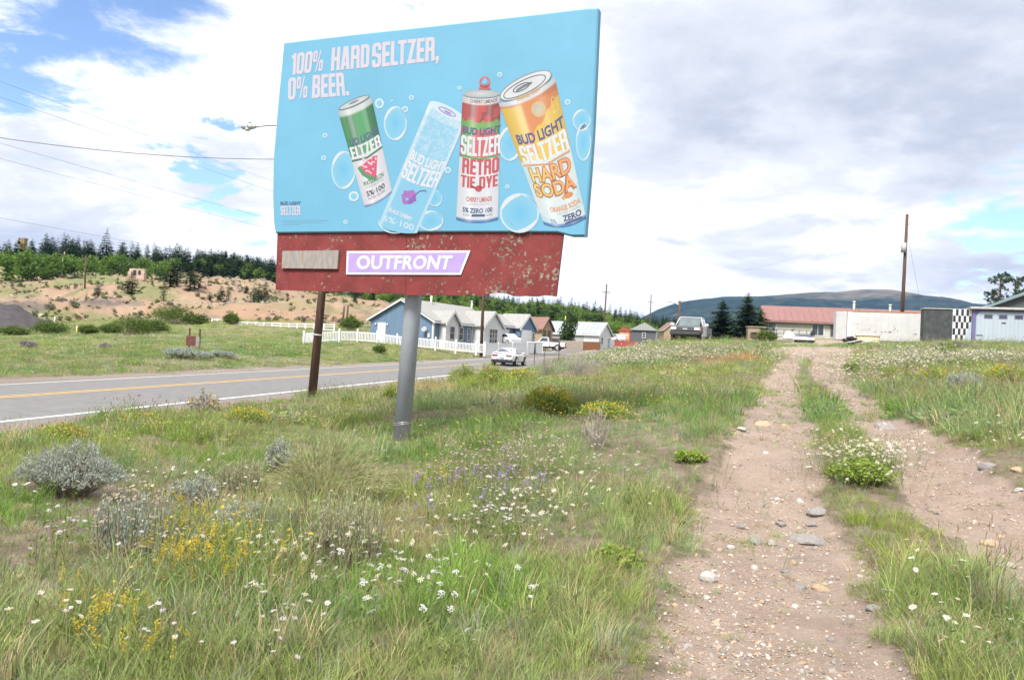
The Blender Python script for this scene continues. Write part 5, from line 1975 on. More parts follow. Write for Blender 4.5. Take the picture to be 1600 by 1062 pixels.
# weathered lumber heap on the right bank
WEATH = M('weathered_grey_wood', (.165, .155, .145), .9, .3, 5, .5, stretch=(.3, 3, 3))
WEATHD = M('dark_rotten_wood', (.075, .068, .062), .9, .3, 5, .5, stretch=(.3, 3, 3))
lbp = at(1480, 37.); lz = P(1480, 549, 37.)[2]
o = empty('lumber_heap', (lbp[0], lbp[1], lz), 0, 'heap of weathered grey planks and logs on the right bank below the dark shed', 'lumber heap')
rl = random.Random(3)
for k in range(22):
    px0 = rl.uniform(1432, 1492); ln = rl.uniform(18, 52)
    py0 = 534 + rl.uniform(0, 11) + (px0 - 1432) * .09
    a = P(px0, py0, 37 + rl.uniform(-1, .8)); b = P(px0 + ln, py0 + ln * rl.uniform(-.03, .22), 37 + rl.uniform(-1, .8))
    a, b = [Vector((q3 - np.array([lbp[0], lbp[1], lz])).tolist()) for q3 in (a, b)]
    dr = (b - a)
    shape('plank', WEATH if k % 3 else WEATHD, o, lambda m_: m_.obox((a + b) / 2, (dr.x, dr.y, 0), dr.length, rl.uniform(.10, .26), rl.uniform(.04, .11)) if k % 4 else m_.tube(a, b, .07, .05, 7))
a, b = P(1488, 538, 36.3), P(1540, 551, 35.6)
shape('plank', WEATHD, o, lambda m_: m_.path([Vector((q3 - np.array([lbp[0], lbp[1], lz])).tolist()) for q3 in (a, P(1510, 543, 36), b)], [.17, .2, .14], 7))

# --- wooden fences before the white building
def board_fence(name, label, pa, pb, d0, d1, htop, mat_, n, pointed=False):
    a, b = P(*pa, d0), P(*pb, d1)
    rz = math.atan2(b[1] - a[1], b[0] - a[0]); L_ = float(np.hypot(*(b - a)[:2])); dz = (b[2] - a[2]) / L_
    o_ = empty(name, a, rz, label, 'fence')
    for k in range(n):
        x = k * L_ / n; w_ = L_ / n - .015
        z0 = dz * x; ht = htop + .03 * math.sin(k * 3.7)
        pr_ = [(x, z0 - .2), (x + w_, z0 - .2), (x + w_, z0 + ht)] + ([(x + w_ / 2, z0 + ht + .12)] if pointed else []) + [(x, z0 + ht)]
        shape('board', mat_, o_, lambda m_: m_.prism(pr_, 'y', -.02, .01))
    for z in (.4, htop - .35):
        shape('rail', mat_, o_, lambda m_: m_._add([(0, .012, z), (L_, .012, z + dz * L_), (L_, .06, z + dz * L_), (0, .06, z), (0, .012, z + .09), (L_, .012, z + .09 + dz * L_), (L_, .06, z + .09 + dz * L_), (0, .06, z + .09)], [(3, 2, 1, 0), (4, 5, 6, 7), (0, 1, 5, 4), (1, 2, 6, 5), (2, 3, 7, 6), (3, 0, 4, 7)]))
    return o_


board_fence('stockade_fence', 'pale pointed stockade fence below the round tree', (872, 546), (910, 546.5), 128, 131, 1.45, M('bleached_boards', (.40, .34, .28), .8, .15, 4), 16, True)
board_fence('plank_fence', 'orange-brown plank fence left of the pole by the white building', (910.5, 546.5), (938, 547), 131, 135, 1.45, M('cedar_boards', (.27, .125, .06), .8, .25, 3), 12)
board_fence('grey_plank_fence', 'short brown fence beside the white pickup', (862, 545), (875, 546), 122, 126, 1.75, M('brown_boards', (.16, .11, .09), .8, .2, 4), 6)

# --- white picket fence round the bungalow
VINW = M('white_vinyl_fence', (.68, .69, .71), .5, .03, 2)
pk = [(474, 537.5, 79.), (500, 535.5, 80.), (529.5, 533.5, 81.), (558, 534, 82.), (588.5, 536.5, 82.5), (620, 540.8, 83.), (650.6, 543.5, 83.), (680, 546, 83.5), (711.6, 549.8, 84.), (743.5, 552.5, 84.5), (756, 553, 85.)]
pf = empty('picket_fence', P(*pk[0]), 0, 'white picket fence curving round the blue bungalow', 'fence')
f0 = P(*pk[0])
for k, (px, py, d) in enumerate(pk):
    p_ = P(px, py, d) - f0
    shape('fence_post', VINW, pf, lambda m_: (m_.box((p_[0], p_[1], p_[2] + .55), (.16, .16, 1.5)), m_.box((p_[0], p_[1], p_[2] + 1.34), (.2, .2, .08), taper=.3)))
    if k + 1 < len(pk):
        q3 = P(*pk[k + 1]) - f0
        a, b = Vector(p_.tolist()), Vector(q3.tolist())
        dr = b - a
        for z in (.22, 1.02):
            shape('rail', VINW, pf, lambda m_: m_.tube(a + Vector((0, 0, z)), b + Vector((0, 0, z)), .055, .055, 4))
        def pkt(m_):
            n = max(3, int(dr.length / .155)) if k else 8
            for i in range(n):
                c = a + dr * ((i + .5) / n)
                m_.obox((c.x, c.y - .03, c.z + .62), (dr.x, dr.y, 0), dr.length / n * (.97 if k == 0 else .52), .025, 1.02)
        shape('pickets', VINW, pf, pkt)['kind'] = 'stuff'
# solid white vinyl fence along the road
vf = [(757, 553, 85.), (778, 552.5, 89.), (800, 551.5, 93.), (823, 550, 98.), (847, 548.5, 103.)]
f1 = P(*vf[0])
o = empty('white_panel_fence', f1, 0, 'solid white panel fence beside the road, ahead of the silver car', 'fence')
for k in range(len(vf)):
    p_ = P(*vf[k]) - f1
    shape('fence_post', VINW, o, lambda m_: (m_.box((p_[0], p_[1], p_[2] + .5), (.17, .17, 1.5)), m_.box((p_[0], p_[1], p_[2] + 1.29), (.21, .21, .08), taper=.3)))
    if k + 1 < len(vf):
        q3 = P(*vf[k + 1]) - f1
        nseg = 5
        for i in range(nseg):
            a = Vector(p_.tolist()).lerp(Vector(q3.tolist()), i / nseg); b = Vector(p_.tolist()).lerp(Vector(q3.tolist()), (i + 1) / nseg)
            c = (a + b) / 2; dr = b - a
            shape('panel', VINW, o, lambda m_: m_.obox((c.x, c.y, c.z + .5), (dr.x, dr.y, 0), dr.length * .985, .04, 1.35))
        a, b = Vector(p_.tolist()), Vector(q3.tolist())
        shape('rail', VINW, o, lambda m_: m_.tube(a + Vector((0, 0, 1.2)), b + Vector((0, 0, 1.2)), .06, .06, 4))
# ranch rail fences in the far meadow
for lab, pts in (('short stretch of white ranch rail fence left of a willow in the far meadow', [(331, 509.5, 118.), (339, 509.5, 118.), (347, 509.5, 118.)]),
                 ('long white ranch rail fence across the far meadow', [(373, 514, 112.), (386, 514.5, 112.), (399, 515, 112.), (412, 515.5, 111.), (425, 516, 111.), (438, 516.5, 110.), (451, 517, 110.), (464, 517.3, 110.), (477, 517.5, 110.), (490, 518, 110.), (506, 518, 110.), (522, 518, 110.)])):
    f2 = P(*pts[0])
    o = empty('ranch_fence', f2, 0, lab, 'fence', 'white ranch rail fences in the far meadow')
    for k in range(len(pts)):
        p_ = P(*pts[k]) - f2
        shape('fence_post', VINW, o, lambda m_: m_.box((p_[0], p_[1], p_[2] + .4), (.18, .18, 1.5)))
        if k + 1 < len(pts):
            q3 = P(*pts[k + 1]) - f2
            for z in (.3, .68, 1.02):
                shape('rail', VINW, o, lambda m_: m_.tube(Vector(p_.tolist()) + Vector((0, 0, z)), Vector(q3.tolist()) + Vector((0, 0, z)), .085, .085, 4))

# --- left meadow: red box on posts, marker posts, hillside bits
rx = G1(302, 546); dd = float((rx - CAM) @ CF)
o = empty('red_meter_box', rx, .3, 'rust-red box hung between two dark posts in the meadow beyond the road', 'box on posts')
u = dd / 1200
shape('box', M('rust_red_panel', (.14, .055, .05), .8, .25, 3), o, lambda m_: m_.bb(-11 * u, 2.5 * u, -.15, .05, 6 * u, 21 * u))
shape('side_panel', M('grey_panel', (.27, .25, .25), .8, .15, 3), o, lambda m_: m_.bb(3 * u, 8.5 * u, -.12, .05, 6 * u, 20 * u))
for x, z in ((-6.5, 33), (8.5, 32)):
    shape('post', CREO, o, lambda m_: m_.bb(x * u - .06, x * u + .06, -.05, .07, -.2, z * u))
for px, py0, py1, col_, lab in ((85, 507, 494, (.66, .62, .56), 'short white marker post below the slag heap'), (119.5, 524, 508, (.52, .44, .16), 'yellow marker post before the meadow willows'), (195, 522, 506, (.5, .44, .2), 'yellow-green marker post beside the tall willow')):
    b = G1(px, py0); d_ = float((b - CAM) @ CF)
    hgt_ = (py0 - py1) / 1200 * d_
    tag(shape('marker_post', M('marker_paint', col_, .7, .1, 4), None, lambda m_: (m_.tube((0, 0, -.2), (0, 0, hgt_ * .95), .07, .07, 8), m_.tube((0, 0, hgt_ * .95), (0, 0, hgt_), .075, .05, 8))), lab, 'marker post').location = b
# steel T-posts on the near verge, by the silver car
for k, (px, pyb, pyt, lean_) in enumerate(((834, 576, 536, .06), (848.5, 567, 544, .16), (872.5, 578, 530, .03))):
    b = P(px, pyb, 41.); b[2] = float(H([b[0]], [b[1]])[0])
    t = P(px + (pyb - pyt) * lean_, pyt, 41.)
    tv = Vector((t - b).tolist())
    def tp(m_):
        m_.tube((0, 0, -.2), tv, .028, .028, 4)
        if k != 1:
            m_.tube(tv * .62, tv * 1.0, .05, .045, 6)
    tag(shape('steel_post', M('dark_steel_post', (.07, .065, .065), .7, .2, 4), None, tp), ('dark thin post right beside the silver car, thicker on top', 'short leaning dark post between two taller ones', 'tall dark post at the grey brush by the road')[k], 'post', 'dark posts on the near verge').location = b
# hillside: poles, ruin, tower, cabin
for px, py0, py1, d_, lab in ((131, 480, 399, 190., 'dark power pole standing on the bare hillside'), (98, 414, 393, 262., 'pale power pole with a crossarm among the hilltop trees'), (535, 512, 478, 135., 'brown post left of the bungalow roof'), (541, 513, 477, 134., 'taller brown post left of the bungalow roof')):
    b = P(px, py0, d_); b[2] = float(H([b[0]], [b[1]])[0])
    t = P(px + 3, py1, d_)
    tv = Vector((t - b).tolist())
    o = empty('hill_pole', b, 0, lab, 'power pole')
    shape('shaft', CREO if px != 98 else M('pale_wood', (.33, .25, .16), .8, .1, 3), o, lambda m_: m_.tube((0, 0, -.5), tv, .2, .15, 8))
    if px < 200:
        shape('crossarm', CREO, o, lambda m_: m_.bb(tv.x - .9, tv.x + .9, tv.y - .1, tv.y + .1, tv.z - .9, tv.z - .7))
b = P(35, 400, 310.); b[2] = float(H([b[0]], [b[1]])[0])
o = empty('water_tower', b, 0, 'squat ochre tower poking up between the hilltop pines', 'tower')
th_ = float(P(35, 374, 310.)[2] - b[2])
shape('tank', M('ochre_panel', (.30, .22, .09), .7, .2, 2), o, lambda m_: m_.box((0, 0, th_ * .5 - .5), (2.2, 2.2, th_ + 1)))
shape('cap', M('tan_cap', (.30, .21, .16), .7, .1, 2), o, lambda m_: m_.box((0, 0, th_ + .25), (2.5, 2.5, .5)))
b = P(215, 428, 232.); b[2] = float(H([b[0]], [b[1]])[0])
o = empty('stone_ruin', b, 0, 'low broken stone ruin on the bare slope under the trees', 'ruin')
STN = M('pink_stone', (.40, .30, .24), .9, .2, 1, .4)
shape('wall', STN, o, lambda m_: (m_.box((0, 0, 1.0), (5, 1.2, 3.6), taper=.9), m_.box((-1.9, -.8, .6), (1.2, .9, 2.6), taper=.8), m_.box((2.0, -.7, .4), (1.0, .9, 2.0), taper=.8)))
shape('opening', BLK, o, lambda m_: (m_.bb(-1.0, -.2, -.72, -.64, .8, 2.3), m_.bb(.5, 1.2, -.72, -.64, 1.1, 2.3)))
b = P(311, 412, 335.); b[2] = float(H([b[0]], [b[1]])[0])
o, _ = gable_house('hill_cabin', 'pale cabin half hidden in pines on the far hill', b, .1, 9, 6, 2.6, 1.4, M('weathered_cabin', (.36, .34, .33), .8, .1, 2), ROOFL, ridge='x')
# ================================================================== VEHICLES
CARW = M('silver_paint', (.66, .67, .69), .28, .03, 1, metal=.25, spec=.5, coat=.6)
CARB = M('black_bumper', (.02, .02, .022), .6, .1, 4)
TAIL = M('red_tail_lens', (.22, .02, .03), .25, .05, 4, spec=.6)
CHROME = M('bright_metal', (.55, .56, .58), .25, .05, 3, metal=.9)
AGLASS = M('car_glass', (.05, .065, .09), .06, .2, .8, spec=.7, coat=.5)
TYREM = M('car_tyre', (.02, .02, .02), .85, .1, 6)
PLATEM = M('licence_plate', (.30, .40, .38), .5, .05, 6)


def loft(m_, stations):
    """stations: list of (y, ring of (x, z) for the right half from bottom centre to top centre)"""
    m_.smooth = True
    n = len(stations[0][1])
    b0 = len(m_.v)
    full_ = []
    for y, ring in stations:
        pts = [(x, y, z) for x, z in ring] + [(-x, y, z) for x, z in ring[-2:0:-1]]
        full_.append(pts)
        m_.v += pts
    k = len(full_[0])
    for i in range(len(stations) - 1):
        for j in range(k):
            m_.f.append([b0 + i * k + j, b0 + i * k + (j + 1) % k, b0 + (i + 1) * k + (j + 1) % k, b0 + (i + 1) * k + j])
            m_.mi.append(m_.cur); m_.sm.append(True)
    m_.f.append([b0 + j for j in range(k)][::-1]); m_.mi.append(0); m_.sm.append(False)
    m_.f.append([b0 + (len(stations) - 1) * k + j for j in range(k)]); m_.mi.append(0); m_.sm.append(False)
    m_.smooth = False


def wheel(par, x, y, r, wid, rimm, spokes=5, side=1):
    w_ = shape('wheel', TYREM, par, lambda m_: (m_.tube((x - wid / 2, y, r), (x + wid / 2, y, r), r, r, 24), m_.tube((x + side * wid / 2, y, r), (x + side * (wid / 2 + .02), y, r), r * .95, r * .78, 24)))
    def rm(m_):
        xo = x + side * (wid / 2 + .022)
        m_.tube((xo - side * .01, y, r), (xo, y, r), r * .70, r * .70, 20)
        for k in range(spokes):
            t = 2 * math.pi * k / spokes + .3
            m_.tube((xo + side * .006, y, r), (xo + side * .006, y + math.cos(t) * r * .66, r + math.sin(t) * r * .66), .035, .028, 4)
    shape('rim', rimm, w_, rm)
    return w_


def finish(o, levels=2, ang=40):
    s_ = o.modifiers.new('sub', 'SUBSURF')
    s_.levels = s_.render_levels = levels
    return o


# ---- silver coupe on the road
cp_ = P(797, 569.5, 47.2)
cx0, cy0 = road_pt(2.1, 68.5)
cz0 = float(road_z(68.5)) + .05 - .04
car = empty('silver_coupe', (cx0, cy0, cz0), -math.atan2(RT[0], RT[1]), 'silver two-door coupe driving away along the road', 'car')
car.scale = (1.1, 1.1, 1.1)


def rng_(wm, wb, zb, zs, zd):
    return [(0, zb), (wm * .82, zb), (wm * .97, zb + .10), (wm, zb + .28), (wm * .985, zs - .14), (wb, zs), (wb * .62, zd), (0, zd + .01)]


st = [(-2.36, rng_(.76, .70, .46, .84, .86)), (-2.33, rng_(.84, .78, .36, .93, .95)), (-2.2, rng_(.91, .82, .30, .97, 1.02)), (-1.8, rng_(.955, .85, .24, .985, 1.04)), (-1.35, rng_(.97, .86, .22, .985, 1.03)), (-.7, rng_(.945, .85, .20, .95, .99)),
      (.2, rng_(.935, .84, .20, .93, .97)), (.9, rng_(.95, .84, .20, .92, .97)), (1.45, rng_(.96, .83, .21, .88, .94)), (1.95, rng_(.93, .79, .22, .80, .86)), (2.25, rng_(.86, .72, .26, .68, .74)), (2.38, rng_(.76, .62, .36, .56, .60))]
finish(shape('body', CARW, car, lambda m_: loft(m_, st)), 1)
# cabin
def cabin(m_):
    m_.smooth = True
    base_ = [(-1.78, .74, 1.0), (-1.0, .80, .97), (.35, .80, .95), (1.05, .70, .95)]
    roof_ = [(-1.02, .54, 1.32), (-.55, .60, 1.385), (.02, .60, 1.385), (.22, .56, 1.36)]
    vs = []
    for (yb, wb, zb), (yr, wr, zr) in zip(base_, roof_):
        vs += [(-wb, yb, zb), (-wr, yr, zr), (0, yr, zr + .03), (wr, yr, zr), (wb, yb, zb)]
    fs = []
    for i in range(3):
        for j in range(4):
            fs.append((i * 5 + j, i * 5 + j + 1, i * 5 + 5 + j + 1, i * 5 + 5 + j))
    fs += [(0, 4, 3, 2, 1), (15, 16, 17, 18, 19)]
    m_._add(vs, fs)
    m_.smooth = False
shape('cabin', CARW, car, cabin)
def off(pts, d=.012):
    a, b, c = [Vector(p) for p in pts[:3]]
    n = (b - a).cross(c - a).normalized()
    return [Vector(p) + n * d for p in pts]
shape('rear_window', AGLASS, car, lambda m_: m_._add(off([(-.66, -1.70, 1.02), (.66, -1.70, 1.02), (.50, -1.06, 1.305), (-.50, -1.06, 1.305)]), [(0, 1, 2, 3)]), 0)
shape('windscreen', AGLASS, car, lambda m_: m_._add(off([(.64, .98, .98), (-.64, .98, .98), (-.52, .27, 1.335), (.52, .27, 1.335)]), [(0, 1, 2, 3)]))
for s_ in (1, -1):
    q4 = [(s_ * .795, -.95, 1.0), (s_ * .785, .78, .99), (s_ * .605, .08, 1.345), (s_ * .60, -.55, 1.35)]
    shape('side_window', AGLASS, car, lambda m_: m_._add(off(q4 if s_ > 0 else q4[::-1]), [(0, 1, 2, 3)]))
    shape('door', CARW, car, lambda m_: m_._add(off([(s_ * .957, -.62, .40), (s_ * .95, .62, .40), (s_ * .93, .66, .80), (s_ * .94, -.72, .84)][::s_], .022), [(0, 1, 2, 3)]))
    shape('mirror', CARW, car, lambda m_: m_.box((s_ * .98, .70, 1.0), (.22, .12, .13)), bevel=.03)
    shape('tail_light', TAIL, car, lambda m_: m_.box((s_ * .56, -2.385, .80), (.44, .05, .11)), bevel=.015)
    for y in (-1.42, 1.42):
        shape('wheel_arch', CARB, car, lambda m_: m_.tube((s_ * .80, y, .36), (s_ * .978, y, .36), .40, .40, 24))
        wheel(car, s_ * .86, y, .345, .25, CHROME, 5, s_)
    shape('exhaust', CHROME, car, lambda m_: m_.tube((s_ * .60, -2.28, .30), (s_ * .60, -2.41, .30), .06, .06, 10))
shape('boot_lip', CARW, car, lambda m_: m_.prism([(-2.40, .99), (-2.2, 1.0), (-2.1, 1.03), (-2.38, 1.045)], 'x', -.72, .72), bevel=.01)
shape('rear_bumper', CARB, car, lambda m_: m_.prism([(-2.42, .22), (-2.1, .20), (-2.1, .44), (-2.42, .46)], 'x', -.83, .83), bevel=.03)
shape('number_plate', PLATEM, car, lambda m_: m_.bb(-.17, .17, -2.425, -2.40, .56, .68))
for s_ in (-1, 1):
    shape('plate_trim', M('bright_lamp', (.75, .75, .74), .3, .05, 3), car, lambda m_: m_.bb(s_ * .38 - .11, s_ * .38 + .11, -2.40, -2.37, .52, .64))
shape('headlight', GLASSW, car, lambda m_: [m_.box((s_ * .6, 2.3, .62), (.32, .1, .1)) for s_ in (-1, 1)])['kind'] = 'stuff'

# ---- white pickup behind the white fence, seen from its rear quarter
PKW = M('white_pickup_paint', (.66, .67, .68), .35, .03, 1, coat=.4)
tp_ = P(853, 547, 106.)
tr_ = empty('white_pickup', tp_, HRZ + math.pi / 2 + .38, 'white pickup truck parked beside the tan cabin behind the road fence', 'pickup truck')
# local y forward
def pk_body(m_):
    m_.prism([(-2.6, .55), (-2.6, 1.12), (-.55, 1.12), (-.55, .55)], 'x', -.95, .95)
shape('bed', PKW, tr_, pk_body, bevel=.03)
shape('cab', PKW, tr_, lambda m_: (m_.prism([(-.5, .5), (1.2, .5), (1.2, 1.15), (-.5, 1.18)], 'x', -.95, .95), m_.prism([(-.45, 1.18), (1.15, 1.15), (.55, 1.78), (-.3, 1.80)], 'x', -.80, .80)), bevel=.03)
shape('hood', PKW, tr_, lambda m_: m_.prism([(1.21, .5), (2.6, .5), (2.6, 1.0), (1.21, 1.14)], 'x', -.94, .94), bevel=.04)
for s_ in (1, -1):
    shape('side_window', AGLASS, tr_, lambda m_: m_.prism([(-.28, 1.22), (.92, 1.2), (.5, 1.70), (-.2, 1.70)], 'x', s_ * .795, s_ * .83))
    for y in (-1.65, 1.75):
        wheel(tr_, s_ * .86, y, .40, .26, GREYM, 5, s_)
        shape('wheel_arch', CARB, tr_, lambda m_: m_.tube((s_ * .7, y, .42), (s_ * .962, y, .42), .47, .47, 20))
    shape('tail_light', TAIL, tr_, lambda m_: m_.box((s_ * .84, -2.62, .9), (.16, .05, .34)))
shape('rear_window', AGLASS, tr_, lambda m_: m_.bb(-.62, .62, -.50, -.452 + .02, 1.28, 1.68))
shape('bumper', CARB, tr_, lambda m_: m_.bb(-.92, .92, -2.78, -2.62, .42, .62))
shape('underbody', CARB, tr_, lambda m_: m_.bb(-.75, .75, -2.5, 2.4, .28, .52))

# ---- parked white car bonnet beyond the fence
wc = P(790, 538, 100.)
o = empty('parked_white_car', wc, HRZ + 1.2, 'white car in front of the blue garage house, only its roof above the fence', 'car')
shape('body', PKW, o, lambda m_: m_.prism([(-2.1, .25), (2.1, .25), (2.15, .7), (1.2, .9), (-1.9, .95), (-2.15, .75)], 'x', -.85, .85), bevel=.05)
shape('cabin', PKW, o, lambda m_: m_.prism([(-1.7, .94), (1.0, .9), (.35, 1.38), (-1.0, 1.40)], 'x', -.7, .7), bevel=.06)
shape('window', AGLASS, o, lambda m_: (m_.prism([(-1.3, .98), (.75, .96), (.25, 1.30), (-.9, 1.32)], 'x', .69, .725), m_.prism([(-1.3, .98), (.75, .96), (.25, 1.30), (-.9, 1.32)], 'x', -.725, -.69)))['kind'] = 'stuff'
for s_ in (1, -1):
    for y in (-1.35, 1.35):
        wheel(o, s_ * .78, y, .32, .2, GREYM, 5, s_)
# ---- car at the bend beside the red sign
wc = P(962.5, 533, 158.)
o = empty('pale_car', wc, HRZ + 1.0, 'pale car parked left of the red sign', 'car')
shape('body', PKW, o, lambda m_: m_.prism([(-2.1, .2), (2.1, .2), (2.1, .7), (1.2, .88), (.4, 1.4), (-1.2, 1.42), (-1.9, .95), (-2.15, .75)], 'x', -.85, .85), bevel=.05)
shape('window', M('teal_glass', (.08, .16, .17), .2, .1, 2), o, lambda m_: m_.prism([(-1.5, .98), (.75, .96), (.25, 1.30), (-1.0, 1.32)], 'x', -.87, .87))
for s_ in (1, -1):
    for y in (-1.35, 1.35):
        wheel(o, s_ * .78, y, .32, .2, GREYM, 5, s_)

# ---- dark pickup facing us on the rise
DPB = M('faded_black_paint', (.055, .055, .068), .45, .15, 2, coat=.2)
SILV = M('silver_cab_paint', (.44, .45, .48), .4, .05, 2, coat=.2)
td = 50.
tz = P(1080, 496, td)[2] - 1.70
tc_ = P(1079, 520, td)
dp = empty('dark_pickup', (tc_[0], tc_[1], tz), math.pi - math.atan2(tc_[0], tc_[1]) - .16, 'old black pickup with a silver cab facing us on top of the rise', 'pickup truck')
# local +y forward (towards the camera)
shape('bed', DPB, dp, lambda m_: m_.prism([(-3.2, .5), (-.7, .5), (-.7, 1.12), (-3.2, 1.12)], 'x', -.93, .93), bevel=.03)
shape('cab', SILV, dp, lambda m_: (m_.prism([(-.68, .45), (.75, .45), (.75, 1.12), (-.68, 1.12)], 'x', -.93, .93),), bevel=.03)
shape('roof', SILV, dp, lambda m_: m_.box((0, -.28, 1.685), (1.40, 1.02, .07)), bevel=.03)
for s_ in (-1, 1):
    for y0, y1 in ((.70, .20), (-.62, -.72)):
        shape('pillar', SILV, dp, lambda m_: m_.tube((s_ * .86, y0, 1.12), (s_ * .68, y1, 1.67), .045, .04, 6))
shape('windscreen', M('pickup_windscreen', (.11, .14, .15), .08, .3, .7, spec=.7), dp, lambda m_: m_.prism([(.66, 1.13), (.70, 1.13), (.23, 1.65), (.19, 1.65)], 'x', -.68, .68))
shape('rear_window', AGLASS, dp, lambda m_: m_.prism([(-.66, 1.13), (-.63, 1.13), (-.70, 1.65), (-.73, 1.65)], 'x', -.68, .68))
for s_ in (1, -1):
    shape('side_window', AGLASS, dp, lambda m_: m_._add([(s_ * .88, .6, 1.14), (s_ * .88, -.55, 1.14), (s_ * .705, -.62, 1.64), (s_ * .705, .2, 1.64)], [(0, 1, 2, 3)]))
    shape('headlight', M('headlamp_lens', (.62, .62, .60), .2, .05, 3, spec=.6), dp, lambda m_: m_.box((s_ * .72, 2.17, .88), (.34, .06, .17)), bevel=.02)
    shape('indicator', M('amber_lens', (.55, .22, .10), .3, .05, 3), dp, lambda m_: m_.box((s_ * .915, 2.13, .87), (.06, .08, .16)))
    shape('mirror', SILV, dp, lambda m_: (m_.box((s_ * 1.08, .62, 1.22), (.24, .08, .18)), m_.tube((s_ * .9, .6, 1.15), (s_ * 1.02, .62, 1.2), .02, .02, 5)))
    for y in (-2.0, 1.45):
        wheel(dp, s_ * .82, y, .38, .24, GREYM, 5, s_)
shape('hood', DPB, dp, lambda m_: m_.prism([(.70, .55), (2.12, .55), (2.14, .98), (1.9, 1.06), (.72, 1.13)], 'x', -.91, .91), bevel=.04)
shape('grille', M('dark_grille', (.025, .025, .027), .5, .2, 20), dp, lambda m_: m_.box((0, 2.16, .87), (1.05, .06, .22)))
shape('grille_bar', CHROME, dp, lambda m_: [m_.bb(-.52, .52, 2.195, 2.205, z, z + .018) for z in (.80, .87, .94)])
shape('badge', M('pale_badge', (.5, .52, .5), .4, .05, 3), dp, lambda m_: m_.bb(-.14, .14, 2.206, 2.216, .845, .905))
shape('bumper', M('dark_bumper', (.05, .05, .055), .5, .1, 3), dp, lambda m_: m_.box((0, 2.28, .60), (1.84, .16, .22)), bevel=.04)
# ================================================================== VEGETATION: scattered ground cover
def scatter(name, sources, pts, rot, scl, idx, tint, label=None):
    """one 'stuff' object: meshes of the unlinked source list instanced on points"""
    src = bpy.data.collections.new(name + '_sources')
    for k, me in enumerate(sources):
        src.objects.link(bpy.data.objects.new('%s_source_%02d' % (name, k), me))
    me = bpy.data.meshes.new(name)
    me.from_pydata(np.asarray(pts).tolist(), [], [])
    def put(nm, typ, key, arr):
        a = me.attributes.new(nm, typ, 'POINT')
        a.data.foreach_set(key, np.ascontiguousarray(arr, dtype=np.int32 if typ == 'INT' else np.float32).ravel())
    put('rot', 'FLOAT_VECTOR', 'vector', rot)
    put('scl', 'FLOAT_VECTOR', 'vector', scl)
    put('idx', 'INT', 'value', idx)
    put('tint', 'FLOAT_COLOR', 'color', np.concatenate([tint, np.ones((len(tint), 1))], 1))
    o = bpy.data.objects.new(name, me)
    COL.objects.link(o)
    ng = bpy.data.node_groups.new(name + '_scatter', 'GeometryNodeTree')
    ng.interface.new_socket('Geometry', in_out='INPUT', socket_type='NodeSocketGeometry')
    ng.interface.new_socket('Geometry', in_out='OUTPUT', socket_type='NodeSocketGeometry')
    N = ng.nodes; L = ng.links
    gi, go = N.new('NodeGroupInput'), N.new('NodeGroupOutput')
    ci = N.new('GeometryNodeCollectionInfo')
    ci.inputs['Collection'].default_value = src
    ci.inputs['Separate Children'].default_value = True
    ci.inputs['Reset Children'].default_value = True
    iop = N.new('GeometryNodeInstanceOnPoints')
    def na(nm, typ):
        n_ = N.new('GeometryNodeInputNamedAttribute')
        n_.data_type = typ
        n_.inputs['Name'].default_value = nm
        return n_.outputs['Attribute']
    e2r = N.new('FunctionNodeEulerToRotation')
    L.new(na('rot', 'FLOAT_VECTOR'), e2r.inputs[0])
    m2p = N.new('GeometryNodeMeshToPoints')
    L.new(gi.outputs[0], m2p.inputs[0])
    L.new(m2p.outputs[0], iop.inputs['Points'])
    L.new(ci.outputs[0], iop.inputs['Instance'])
    iop.inputs['Pick Instance'].default_value = True
    L.new(na('idx', 'INT'), iop.inputs['Instance Index'])
    L.new(e2r.outputs[0], iop.inputs['Rotation'])
    L.new(na('scl', 'FLOAT_VECTOR'), iop.inputs['Scale'])
    L.new(iop.outputs[0], go.inputs[0])
    md = o.modifiers.new('scatter', 'NODES')
    md.node_group = ng
    return tag(o, label, kind='stuff')


GRASS = leaf_mat('grass_blade', None, None, .38, attr='tint', rnd=.5, tip=(.26, .21, .12))
FORB = leaf_mat('forb_leaf', None, None, .35, attr='tint', rnd=.4)


def raw(name, V_, F_, mat_, tip=None):
    me = bpy.data.meshes.new(name)
    me.from_pydata(V_, [], F_)
    me.materials.append(mat_)
    a = me.attributes.new('tip', 'FLOAT', 'POINT')
    a.data.foreach_set('value', np.array(tip if tip is not None else [0.0] * len(V_), np.float32))
    me.update()
    return me


